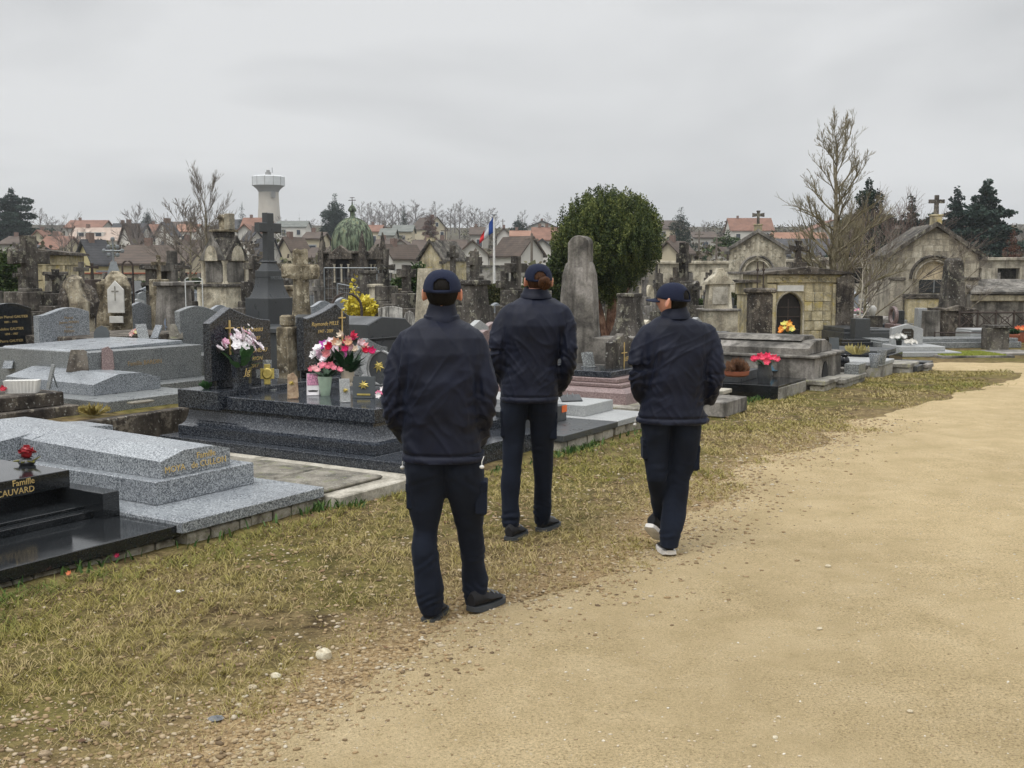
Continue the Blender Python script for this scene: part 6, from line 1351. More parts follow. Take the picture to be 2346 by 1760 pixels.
for a in range(4):
    Mr=Matrix.Rotation(a*math.pi/2,4,'Z')
    m=MB(); m.prof([(-.5,zt-.32),(.5,zt-.32),(.46,zt-.1),(.0,zt+.22),(-.46,zt-.1)],-1.05,-.84,.02,M=Mr); m.build('gable',S_BROWN,r)
    m=MB(); m.prof(arch_pts(0,.6,zt-1.15,zt-.5,10),-.86,-.836,0,M=Mr); m.build('opening',M_BLK,r)
    for x in (-.3,0,.3): MB().lathe([(.05,zt-1.2),(.035,zt-1.12),(.035,zt-.58),(.06,zt-.5)],8,M=Mr@T(x,-.93)).build('colonnette',S_LIME,r,True)
    for x in (-.9,.9): bx3(r,'buttress',S_BROWN,.22,.22,0,zt+.02,.02,*(Mr@Vector((x*.98,-.88,0)))[:2]) if a in (0,2) else None
    m=MB().loft([[(x*.11*1+px_0,y*.11+py_0,zt+.02) for x,y in ((-1,-1),(1,-1),(1,1),(-1,1))] for px_0,py_0 in [tuple((Mr@Vector((.86,-.86,0)))[:2])]]+[[(x*.02+px_0,y*.02+py_0,zt+.75) for x,y in ((-1,-1),(1,-1),(1,1),(-1,1))] for px_0,py_0 in [tuple((Mr@Vector((.86,-.86,0)))[:2])]]); m.build('pinnacle',S_BROWN,r)
# site fence panels
def fence_panel(pxa,pxb,Y,ytop,ybot,label,tilt=0,rz=0):
    xa=at(pxa,700,Y)[0]; xb=at(pxb,700,Y)[0]; w=xb-xa; z1=zz(ytop,Y); z0=max(.02,zz(ybot,Y)); r=empty('fence_panel',(xa,Y,0),label,'fence',rz=rz)
    for n_,p in (('frame_tube',[(0,0,z0),(0,0,z1)]),('frame_tube',[(w,0,z0),(w,0,z1+tilt)]),('frame_tube',[(0,0,z1),(w,0,z1+tilt)]),('frame_tube',[(0,0,z0+.1),(w,0,z0+.1+tilt)])): MB().tube(p,.022,6).build(n_,M_STEEL,r)
    m=MB()
    for i in range(1,int(w/.14)): x=i*.14; m.tube([(x,0,z0+.1),(x,0,z1+tilt*x/w)],.0045,3)
    for i in range(1,5): z=z0+(z1-z0)*i/5; m.tube([(0,0,z),(w,0,z+tilt)],.0045,3)
    o=m.build('wire_mesh',M_STEEL,r); tag(o,kind='stuff'); return r
fence_panel(744,864,38,614,730,'steel site fence panel left of the yellow bush, before the domed chapel')
fence_panel(868,948,37.5,617,730,'steel site fence panel right of the first, with a leaning panel behind it',-.05)
fence_panel(774,880,34,650,735,'tilted steel site fence panel low in front of the domed chapel',-.28)
fence_panel(950,1010,40,622,735,'last steel site fence panel beside the dark cross with club-ended arms')
# small gabled chapel in the middle
r,a,ze,za,zs_,k=chapel(992,50,-.45,'small beige chapel with steep gable and stone-slab roof left of the flag',52,598,556,640,20,.0,S_YEL,S_DARK,2.2,(.25,.18))
# flagpole
Y=52; r=place('flagpole',1132,Y,'white flagpole flying a blue, white and red flag','flagpole',0); zt=zz(494,Y); MB().lathe([(.07,0),(.045,zt*.9),(.04,zt),(.02,zt+.01)],10).build('pole',M_WP,r,True); MB().lathe([(.02,zt),(.14,zt+.02),(.14,zt+.05),(.02,zt+.06)],10).build('cap',M_STEEL,r)
M_FB=plain('flag_blue',(.015,.06,.26),.8,.15,4); M_FW=plain('flag_white',(.62,.64,.68),.8,.1,4); M_FR=plain('flag_red',(.50,.02,.025),.8,.15,4)
top=Vector((-.02,0,zt-.05)); L_=[(-.02,0),(-.25,-.42),(-.50,-.80),(-.74,-1.16)]
def fpt(s,t):  # s along the fly 0..1, t down the hoist 0..1
    x=-.04-.62*s-.06*t*s; z=zt-.06-.95*s-t*(.78-.42*s**.7); y=.07*math.sin(s*9+t*3)*s+.05*math.sin(t*7)*s
    return (x,y,z)
for i,mt in enumerate((M_FB,M_FW,M_FR)):
    m=MB(); n1,n2=6,8; vs=[fpt((i+a/n1)/3,b/n2) for b in range(n2+1) for a in range(n1+1)]; fs=[(b*(n1+1)+a,b*(n1+1)+a+1,(b+1)*(n1+1)+a+1,(b+1)*(n1+1)+a) for b in range(n2) for a in range(n1)]
    m.add(vs,fs); o=m.build('flag_stripe',mt,r,True); sm=o.modifiers.new('s','SOLIDIFY'); sm.thickness=.006
# ------------------------------------------------------------ hedges, bushes, trees
def leafcloud(n,blobs,size,rs_,upward=0.,shell=.75,flat=1.):
    """small faces through blob volumes, denser near the surface; returns verts, quads, rnd"""
    w=np.array([b[3]*b[4]*b[5] for b in blobs])**.8; w/=w.sum(); idx=rs_.choice(len(blobs),n,p=w); B=np.array(blobs)[idx]
    d=rs_.normal(size=(n,3)); d/=np.linalg.norm(d,axis=1)[:,None]; rad=shell+(1-shell)*rs_.rand(n); rad=np.where(rs_.rand(n)<.22,rs_.rand(n)**.5,rad*(1+.10*rs_.randn(n)))
    c=B[:,:3]+d*B[:,3:6]*rad[:,None]
    t=d*(1-upward)+rs_.normal(size=(n,3))*.55; t[:,2]+=upward*1.6; t[:,2]*=flat; t/=np.linalg.norm(t,axis=1)[:,None]
    s=np.cross(t,rs_.normal(size=(n,3))); s/=np.linalg.norm(s,axis=1)[:,None]
    L_=(size*rs_.uniform(.6,1.4,n))[:,None]; w_=L_*.34
    P=np.stack([c-s*w_*.5,c+t*L_*.55-s*w_,c+t*L_,c+t*L_*.55+s*w_],1)
    P[:,0]=c
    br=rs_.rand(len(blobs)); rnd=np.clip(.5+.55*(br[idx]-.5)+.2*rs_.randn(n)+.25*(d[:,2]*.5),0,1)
    return P.reshape(-1,3),rnd
def leafy(root,name,n,blobs,size,mat,seed,**k):
    P,rnd=leafcloud(n,blobs,size,np.random.RandomState(seed),**k)
    q=np.arange(len(P)); o=npmesh(name,P,q,4,mat,root,attrs={'rnd':np.repeat(rnd,4)}); tag(o,kind='stuff'); return o
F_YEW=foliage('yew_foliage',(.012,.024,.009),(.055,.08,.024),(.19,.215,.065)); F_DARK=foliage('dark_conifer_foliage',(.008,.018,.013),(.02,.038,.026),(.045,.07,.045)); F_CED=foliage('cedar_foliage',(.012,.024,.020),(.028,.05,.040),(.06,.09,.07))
F_HED=foliage('hedge_foliage',(.02,.03,.01),(.06,.07,.025),(.13,.12,.05)); F_YELL=foliage('golden_foliage',(.20,.17,.02),(.52,.42,.04),(.75,.66,.12)); F_RED=foliage('rusty_foliage',(.05,.022,.015),(.10,.045,.03),(.16,.08,.05)); F_IVY=foliage('ivy_foliage',(.015,.035,.012),(.04,.07,.02),(.09,.12,.04))
M_BARK=stone('bark',(.20,.17,.115),(.10,.085,.06),(.30,.27,.2),.3,(.18,.18,.07),.95,True,3); M_BARKR=stone('reddish_bark',(.21,.115,.075),(.11,.06,.045),(.32,.2,.14),.5,None,.95,True,3); M_TWIG=plain('grey_twigs',(.17,.145,.12),.9,.3,3); M_TWIGO=plain('olive_twigs',(.20,.175,.11),.9,.3,2); M_TWIGF=plain('far_twigs',(.16,.14,.13),.9,.2,.3); M_BIRCH=plain('pale_birch_bark',(.5,.46,.38),.8,.4,14)
def tz(Y): return terr(Y)
# yew
Y=24.; r=place('yew_tree',1392,Y,'large round dark green yew with many upright sprigs behind the tall stele','tree',0)
rr_=random.Random(5); bl=[]; zc=zz(566,Y); hr=1.19; vr=(zz(446,Y)-zz(692,Y))/2*.94
for i in range(210):
    t=math.acos(1-2*(i+.5)/210); p=i*2.39996; q=rr_.uniform(.70,.96)*(1+.10*math.sin(3*p+2)*math.sin(t*2)+.07*math.sin(5*p)); x=math.sin(t)*math.cos(p); y=math.sin(t)*math.sin(p); z=math.cos(t)
    wz=1.0 if z>-.2 else 1-.5*(-z-.2)
    bl.append((x*hr*q*wz+.0,y*hr*q*wz,zc+z*vr*q,.145*rr_.uniform(.6,1.4),.17,.26*rr_.uniform(.7,1.4)))
bl.append((0,0,zc,hr*.74,hr*.74,vr*.80))
for i in range(260):
    t=math.acos(1-1.55*(i+.5)/260); p=i*2.39996+.3; x=math.sin(t)*math.cos(p); y=math.sin(t)*math.sin(p); z=math.cos(t); q=rr_.uniform(.92,1.09); wz=1.0 if z>-.2 else 1-.5*(-z-.2)
    bl.append((x*hr*q*wz,y*hr*q*wz,zc+z*vr*q+.05,.055,.055,.15*rr_.uniform(.7,1.5)))
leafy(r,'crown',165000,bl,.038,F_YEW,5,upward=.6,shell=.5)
m=MB()
for i,(x,a) in enumerate(((-.02,-.17),(.10,.03),(.14,.17),(.02,.06))):
    m=MB(); m.tube([(x,.02*i,0),(x+a*.25,.02*i,.35),(x+a*.9,.03*i,.85),(x+a*2.1,.05*i,1.6),(x+a*2.6,.05*i,2.1)],[.11,.09,.075,.05,.02],8); m.build('trunk',M_BARKR,r,True)
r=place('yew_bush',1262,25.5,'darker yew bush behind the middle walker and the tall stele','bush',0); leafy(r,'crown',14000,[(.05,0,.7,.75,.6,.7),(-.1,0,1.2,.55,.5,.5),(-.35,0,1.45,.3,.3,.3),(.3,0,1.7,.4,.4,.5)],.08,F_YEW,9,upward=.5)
# golden bush
Y=19.5; r=place('golden_bush',832,Y,'bright yellow variegated bush with a tall spike behind the right dark headstone','bush',0)
r.scale=(1.25,1.25,1.12); leafy(r,'foliage',4200,[(-.02,0,.85,.27,.24,.22),(-.05,0,1.0,.22,.2,.14),(.12,0,.7,.28,.24,.24),(.2,0,.5,.2,.2,.3),(-.12,0,1.20,.03,.03,.09),(-.13,0,1.34,.028,.028,.06),(-.12,0,1.45,.022,.022,.05),(.0,0,.4,.3,.25,.4)],.062,F_YELL,3,shell=.5)
m=MB()
for x,z in ((-.12,1.5),(.12,.95),(.25,.7),(-.2,1.0),(0,1.1)): m.tube([(0,0,0),(x*.5,0,z*.5),(x,0,z)],[.012,.009,.004],4)
m.build('stem',M_TWIG,r)
# ivy bush and hedges
r=place('ivy_bush',943,27,'dark green bush behind the squat brown cross','bush',0); leafy(r,'foliage',7000,[(0,0,.9,.42,.4,.8),(.15,0,1.4,.25,.25,.5),(-.25,0,1.2,.25,.25,.4)],.09,F_IVY,13)
r=place('dark_bush',12,33,'dark green bush at the left edge beside the yellow chapel','bush',0); leafy(r,'foliage',8000,[(0,0,1.2,.7,.5,1.1),(.3,0,1.7,.4,.4,.6),(-.4,0,1.5,.5,.4,.7)],.1,F_IVY,14)
def hedge(pxa,pxb,Y,ytop,label,mat,seed,n=9000,d=.5):
    xa=at(pxa,700,Y)[0]; xb=at(pxb,700,Y)[0]; h=zz(ytop,Y); r=empty('hedge',(xa,Y,0),label,'hedge'); rs_=np.random.RandomState(seed)
    w=xb-xa; P=np.stack([rs_.rand(n)*w,rs_.rand(n)*d,rs_.rand(n)*h],1); f=rs_.randint(0,3,n); P[f==0,1]=0; P[f==1,2]=h; P+=rs_.randn(n,3)*.025
    t=rs_.normal(size=(n,3)); t/=np.linalg.norm(t,axis=1)[:,None]; s=np.cross(t,rs_.normal(size=(n,3))); s/=np.linalg.norm(s,axis=1)[:,None]; L_=.075
    Q=np.stack([P,P+t*L_*.5-s*L_*.3,P+t*L_,P+t*L_*.5+s*L_*.3],1).reshape(-1,3)
    o=npmesh('foliage',Q,np.arange(len(Q)),4,mat,r,attrs={'rnd':np.repeat(rs_.rand(n),4)}); tag(o,kind='stuff'); MB().box(.04,w-.04,.05,d-.05,0,h-.05).build('core',plain('hedge_core',(.02,.018,.01),.9),r)
hedge(1050,1190,30,658,'clipped brownish hedge behind the first two walkers',F_HED,1,16000); hedge(1592,1630,33,692,'short hedge left of the cream pointed memorial',F_IVY,2,5000); hedge(1663,1698,33,678,'clipped hedge right of the cream pointed memorial',F_HED,3,6000)
hedge(395,560,60,640,'low dark hedge in front of the houses right of the streaked stele',F_IVY,4,6000); hedge(150,400,64,645,'low dark hedge behind the crosses at left',F_IVY,7,6000)
# bare trees
def bare(seed,h,spread,levels=5,trunk=.09,ang=.55,lean=0,first=.25,n0=9,droop=0.,up=.35,sides=5,curl=.25,mins=.003):
    rr_=random.Random(seed); m=MB(); tw=MB()
    def grow(p,d,L_,r_,lv):
        segs=4 if lv<2 else 3; pts=[p]; dirs=d.copy(); P_=p.copy(); rad=[r_]
        for i in range(segs):
            dirs=(dirs+Vector((rr_.uniform(-1,1),rr_.uniform(-1,1),rr_.uniform(-.4,1)*up))*curl*.5).normalized(); P_=P_+dirs*L_/segs; pts.append(P_.copy()); rad.append(max(mins,r_*(1-.75*(i+1)/segs)))
        (m if lv<2 else tw).tube([tuple(q) for q in pts],rad,sides if lv<1 else (4 if lv<3 else 3))
        if lv>=levels: return
        nb={0:0,1:7,2:5,3:4,4:3}.get(lv,3)
        for i in range(nb):
            t=rr_.uniform(.25,1); j=min(int(t*segs),segs-1); q=pts[j].lerp(pts[j+1],t*segs-j); a=rr_.uniform(0,6.28); perp=dirs.orthogonal().normalized(); perp.rotate(Matrix.Rotation(a,3,dirs))
            nd=(dirs*math.cos(ang)+perp*math.sin(ang)*rr_.uniform(.6,1.2)).normalized(); nd=(nd+Vector((0,0,up*.5-droop))).normalized()
            grow(q,nd,L_*rr_.uniform(.38,.62),max(mins,r_*.45),lv+1)
    # leader
    pts=[Vector((0,0,0))]; rad=[trunk]; n=10
    for i in range(n): pts.append(pts[-1]+Vector((lean/n+rr_.uniform(-.02,.02)*h/3,rr_.uniform(-.02,.02)*h/3,h/n))); rad.append(max(mins*1.5,trunk*(1-(i+1)/n)**.85+mins))
    m.tube([tuple(p) for p in pts],rad,8)
    for i in range(n0):
        t=first+(1-first)*(i+rr_.random()*.6)/n0; j=min(int(t*n),n-1); q=pts[j].lerp(pts[j+1],t*n-j); a=i*2.4+rr_.uniform(-.4,.4); el=rr_.uniform(.55,.85) if t<.75 else rr_.uniform(.9,1.2)
        nd=Vector((math.cos(a)*math.cos(el),math.sin(a)*math.cos(el),math.sin(el))); L_=spread*(1.15-.65*t)*rr_.uniform(.8,1.2); grow(q,nd,L_,rad[j]*.5+mins,1)
    return m,tw
def bare_tree(px,Y,ytop,spread,label,seed,mat=None,tmat=None,z0=None,name='bare_tree',**k):
    z0=tz(Y) if z0 is None else z0; h=zz(ytop,Y)-z0; r=place(name,px,Y,label,'tree',0,z=z0); m,tw=bare(seed,h,spread,**k); m.build('trunk',mat or M_BARK,r,True); o=tw.build('branches',tmat or M_TWIG,r); tag(o,kind='stuff'); return r
bare_tree(1908,27,318,1.15,'tall bare tree with olive-tinged branches rising above the yellow mausoleum',4,M_BARK,M_TWIGO,trunk=.115,n0=30,first=.13,levels=4,ang=.5,up=.5,curl=.35,mins=.0034)
bare_tree(1985,30,545,1.6,'low spreading bare shrub-like tree right of the tall bare tree',8,M_BARK,M_TWIG,trunk=.05,n0=12,first=.1,levels=4,up=.35,mins=.0022)
bare_tree(1968,26,595,.7,'small white-barked sapling forking in front of the dark stele',12,M_BIRCH,M_TWIG,trunk=.028,n0=7,first=.25,levels=3,mins=.004,lean=.12)
bare_tree(2200,31,570,.9,'thin bare sapling with upright shoots before the gabled chapel',15,M_BARK,M_TWIG,trunk=.03,n0=10,first=.15,levels=3,up=.6,mins=.003)
bare_tree(478,52,440,1.9,'bare vase-shaped tree between the gothic tomb and the streaked stele',21,M_BARK,M_TWIG,trunk=.11,n0=18,first=.2,levels=4,ang=.35,up=.75,mins=.0038)
bare_tree(438,58,500,2.0,'smaller thin bare tree left of the vase-shaped one',22,M_BARK,M_TWIG,trunk=.08,n0=10,first=.3,levels=3,up=.6,mins=.009)
bare_tree(420,62,505,2.4,'low tangled bare bushes left of the vase-shaped tree',24,M_TWIG,M_TWIG,trunk=.05,n0=14,first=.05,levels=3,up=.3,mins=.009)
bare_tree(560,50,580,1.6,'low bare bush between the gothic tomb and the tall dark cross',26,M_TWIG,M_TWIG,trunk=.05,n0=12,first=.05,levels=3,up=.3,mins=.008)
bare_tree(318,110,505,2.6,'pale bare tree among the roofs at left',31,M_TWIGF,M_TWIGF,trunk=.12,n0=14,first=.2,levels=3,up=.4,mins=.011)
bare_tree(340,85,560,2.2,'bare garden tree before the brown hip-roofed house',33,M_TWIGF,M_TWIGF,trunk=.08,n0=12,first=.1,levels=3,up=.4,mins=.008)
bare_tree(165,85,535,2.2,'reddish bare tree before the pink-roofed house',35,M_TWIG,M_TWIGF,trunk=.08,n0=12,first=.1,levels=3,up=.5,mins=.008)
bare_tree(2050,58,520,3.2,'reddish-brown bare thicket behind the tall bare tree',37,M_TWIG,plain('reddish_twigs',(.14,.095,.08),.9,.3,2),trunk=.07,n0=20,first=.05,levels=3,up=.35,mins=.005)
bare_tree(1990,55,540,3.0,'brown bare thicket left of the reddish one',38,M_TWIG,MATS['reddish_twigs'],trunk=.07,n0=20,first=.05,levels=3,up=.35,mins=.005)
# conifers
def conifer(px,Y,ytop,w,label,seed,mat=F_DARK,z0=None,n=9000,name='conifer',tiers=12,irregular=.2,bottom=.12,power=1.,size=None,tip=.04,layered=.3):
    z0=tz(Y) if z0 is None else z0; h=zz(ytop,Y)-z0; r=place(name,px,Y,label,'tree',0,z=z0); rr_=random.Random(seed); bl=[]
    for i in range(tiers):
        t=i/(tiers-1); z=h*(bottom+(1-bottom)*t); R_=w/2*((1-t)**power)*(1+rr_.uniform(-irregular,irregular))+w*tip
        nb=max(2,int(7*(1-t)+2))
        for j in range(nb):
            a=j*6.283/nb+rr_.uniform(-.5,.5)+i; q=R_*rr_.uniform(.45,.85); bl.append((q*math.cos(a),q*math.sin(a),z-R_*.12+rr_.uniform(-.02,.02)*h,R_*.42+w*.02,R_*.42+w*.02,h/tiers*(.75-layered)))
        bl.append((0,0,z,R_*.45,R_*.45,h/tiers*.7))
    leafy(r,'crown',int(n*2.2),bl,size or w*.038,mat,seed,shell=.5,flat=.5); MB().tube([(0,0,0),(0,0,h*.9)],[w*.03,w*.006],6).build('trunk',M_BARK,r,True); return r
conifer(1984,72,425,4.0,'dark broad conifer behind the tall bare tree',1,n=34000,tiers=9,power=.45,irregular=.3,layered=.1)
conifer(2082,92,456,4.6,'slimmer tiered cedar left of the chapel cross',2,F_CED,tiers=10,layered=.5,irregular=.3,n=15000)
conifer(2185,95,437,5.2,'tiered cedar just right of the chapel cross',3,F_CED,tiers=11,layered=.5,irregular=.35,n=16000)
conifer(2252,92,421,6.4,'tallest tiered cedar at the right',4,F_CED,tiers=12,layered=.35,irregular=.25,n=26000,power=.8)
conifer(2130,96,500,8.5,'low cedar mass behind the chapel roof',5,F_CED,tiers=8,layered=.3,n=20000,power=.4)
conifer(2316,64,520,1.5,'rusty red-brown narrow conifer near the right edge',6,F_RED,tiers=10,n=7000,power=.55)
conifer(1558,150,483,3.6,'dark ragged cypress right of the yew',7,F_DARK,tiers=8,n=8000,power=.5,irregular=.3,layered=.1,tip=.1,bottom=.05)
conifer(1665,110,534,4.5,'dark domed pine left of the pale gabled chapel',8,F_IVY,tiers=5,n=8000,power=.4,layered=.1); conifer(1768,110,536,3.6,'dark domed pine right of the pale gabled chapel',9,F_IVY,tiers=5,n=7000,power=.4,layered=.1)
conifer(30,170,441,7.2,'big old cedar on the hill at the left edge',10,F_CED,tiers=9,n=22000,power=.32,irregular=.3,layered=.35)
conifer(340,260,484,3.6,'round dark pine above the roofs at left',11,F_DARK,tiers=5,n=5000,power=.35,layered=.1,bottom=.5)
conifer(556,190,468,2.7,'dark fir left of the water tower',12,F_DARK,tiers=9,n=6000,power=.8,irregular=.25)
conifer(768,230,455,6.8,'large dark evergreen left of the copper dome',13,F_DARK,tiers=7,n=14000,power=.35,irregular=.4,layered=.1)
conifer(813,210,465,1.8,'narrow dark spruce just behind the dome lantern',14,F_DARK,tiers=8,n=4000); conifer(925,260,466,3.2,'pointed dark spruce right of the dome on the skyline',15,F_DARK,tiers=10,n=6000,irregular=.25)
conifer(687,300,492,1.6,'tiny dark fir right of the water tower',16,F_DARK,tiers=6,n=2500); conifer(703,300,498,1.3,'tiniest dark fir beside the flat white building',17,F_DARK,tiers=6,n=2000)
conifer(986,230,484,3.6,'brown rounded evergreen on the skyline left of the flag',18,F_RED,tiers=7,n=8000,power=.5)
conifer(1187,230,500,5.2,'dark green rounded tree right of the flag',19,F_DARK,tiers=6,n=8000,power=.4); conifer(1498,160,515,2.6,'small dark tree just right of the yew crown',20,F_DARK,tiers=5,n=4000,power=.4)
conifer(120,160,515,3.2,'dark spiky shrub trees right of the old cedar',23,F_CED,tiers=6,n=5000,power=.6,irregular=.5); conifer(145,150,540,4.5,'green thicket below the red-roofed house at left',24,F_HED,tiers=4,n=6000,power=.3)
# far wood: rows of bare trees along the skyline, one mass
fw=MB(); protos=[bare(100+i,1.,.34,levels=3,trunk=.018,n0=13,first=.2,mins=.0016,up=.5,sides=4) for i in range(5)]
rr_=random.Random(77)
def addcopy(m,pm,x,y,z,s,a,sx=1):
    ca,sa=math.cos(a),math.sin(a); n=len(m.v); m.v+=[(x+(vx*ca-vy*sa)*s*sx,y+(vx*sa+vy*ca)*s*sx,z+vz*s) for vx,vy,vz in pm.v]; m.f+=[tuple(i+n for i in f) for f in pm.f]; m.m+=pm.m
for (pa,pb,ytop,n,Yb) in ((820,1025,478,17,330),(1030,1130,478,9,340),(1180,1260,495,6,330),(90,150,495,4,260),(1590,1660,518,6,330),(1700,1800,518,7,380),(640,760,505,9,340),(1450,1530,520,5,300),(2290,2360,520,5,200),(-20,90,520,5,260),(200,420,522,9,300),(1790,2000,540,9,260)):
    for i in range(n):
        px=pa+(pb-pa)*(i+rr_.random())/n; Yb_=Yb*rr_.uniform(.85,1.12); z=tz(Yb_); h=(zz(ytop+rr_.uniform(-6,20),Yb_)-z); a_,b_=protos[rr_.randrange(5)]; x=at(px,600,Yb_)[0]; ang=rr_.uniform(0,6.28)
        addcopy(fw,a_,x,Yb_,z,h,ang,1.3); addcopy(fw,b_,x,Yb_,z,h,ang,1.3)
o=fw.build('far_wood',M_TWIGF); tag(o,'distant leafless wood along the skyline above the town','wood',kind='stuff')
# garden scrub between the houses, one mass
rs_=np.random.RandomState(5); bl=[]
for i in range(330):
    Yb=rs_.uniform(72,330)**1; x=rs_.uniform(-.5,.5)*Yb; s=rs_.uniform(.8,2.2)*(.6+Yb/300); bl.append((x,Yb,tz(Yb)+s*.5,s*1.2,s,s*.8))
leafy(None,'garden_scrub',60000,bl,.5,foliage('scrub_twigs',(.045,.035,.028),(.10,.08,.06),(.13,.13,.065)),6,shell=.4); bpy.data.objects['garden_scrub']['label']='brown winter scrub and garden bushes between the houses'; bpy.data.objects['garden_scrub']['category']='bushes'
# ------------------------------------------------------------ water tower
Y=420; k=Y/FOC; r=place('water_tower',615.5,Y,'tall pale concrete water tower with a white drum above the town','tower',0,z=tz(Y)-1,py=450); z0=tz(Y)-1
S_TOW=plain('beige_tower_concrete',(.50,.46,.40),.9,.15,.2); S_TOWD=plain('grey_tower_concrete',(.27,.265,.255),.9,.15,.2); S_DRUM=plain('white_drum_panels',(.60,.62,.63),.8,.12,.5)
q=lambda y: zz(y,Y)-z0
MB().lathe([(27*k,0),(25*k,q(500)),(23.2*k,q(470)),(22.2*k,q(441)),(22.2*k,q(440))],40).build('shaft',S_TOW,r,True); MB().lathe([(22.6*k,q(440.5)),(23*k,q(439)),(26*k,q(434)),(34*k,q(427)),(36.2*k,q(426))],40).build('flare',S_TOWD,r,True)
MB().lathe([(36.4*k,q(426)),(36.4*k,q(406)),(33*k,q(403.5)),(10*k,q(402.5)),(8*k,q(402))],40).build('drum',S_DRUM,r,True)
for i in range(12):
    a=2*math.pi*i/12; MB().box(-.07,.07,36.3*k,36.3*k+.1,q(426),q(405.5),0,0,Matrix.Rotation(a,4,'Z')).build('drum_rib',S_TOWD,r)
MB().lathe([(6.5*k,q(402.5)),(6.5*k,q(395)),(4*k,q(394.8)),(4*k,q(390)),(2*k,q(389.8))],16).build('top_cabin',S_TOWD,r); MB().tube([(1.6,0,q(396)),(1.6,0,q(384))],.12,4).build('antenna',M_STEEL,r)
MB().box(11*k,20*k,-22.6*k,-20*k,q(455),q(441),.1).build('painted_panel',S_TOWD,r)
# ------------------------------------------------------------ houses
W1=plain('white_render',(.62,.60,.55),.9,.12,.4); W2=plain('cream_render',(.52,.46,.33),.9,.12,.4); W3=plain('grey_render',(.40,.38,.34),.9,.15,.4); W4=plain('yellow_render',(.56,.49,.27),.9,.12,.4)
def rooft(name,a,b_):
    m,nt,b=mat_new(name); v=coords(nt,world=False); n1=noi(nt,v,.9,4,.7); wv_=nt.nodes.new('ShaderNodeTexWave'); wv_.wave_type='BANDS'; wv_.bands_direction='Z'; wv_.inputs['Scale'].default_value=1.6; wv_.inputs['Distortion'].default_value=1.; nt.links.new(v,wv_.inputs['Vector'])
    c=ramp(nt,n1,[(.3,a),(.7,b_)]); c=mixc(nt,.45,c,ramp(nt,wv_.outputs['Fac'],[(0,(.55,.55,.55)),(.5,(1.1,1.1,1.1))]),'MULTIPLY'); nt.links.new(c,b.inputs['Base Color']); b.inputs['Roughness'].default_value=.9; return m
RB=rooft('brown_tile_roof',(.055,.042,.034),(.115,.085,.066)); RD=rooft('dark_slate_roof',(.035,.036,.04),(.08,.08,.085)); RR=rooft('red_tile_roof',(.15,.08,.055),(.26,.14,.10)); RO=rooft('orange_tile_roof',(.22,.115,.075),(.33,.19,.13)); RP=rooft('pink_tile_roof',(.34,.26,.21),(.48,.39,.33)); RG=rooft('greenish_grey_roof',(.11,.12,.11),(.2,.21,.19))
M_PANE=plain('window_glass',(.05,.06,.075),.2,.3,3); M_SHUT=plain('grey_shutter',(.34,.35,.36),.7)
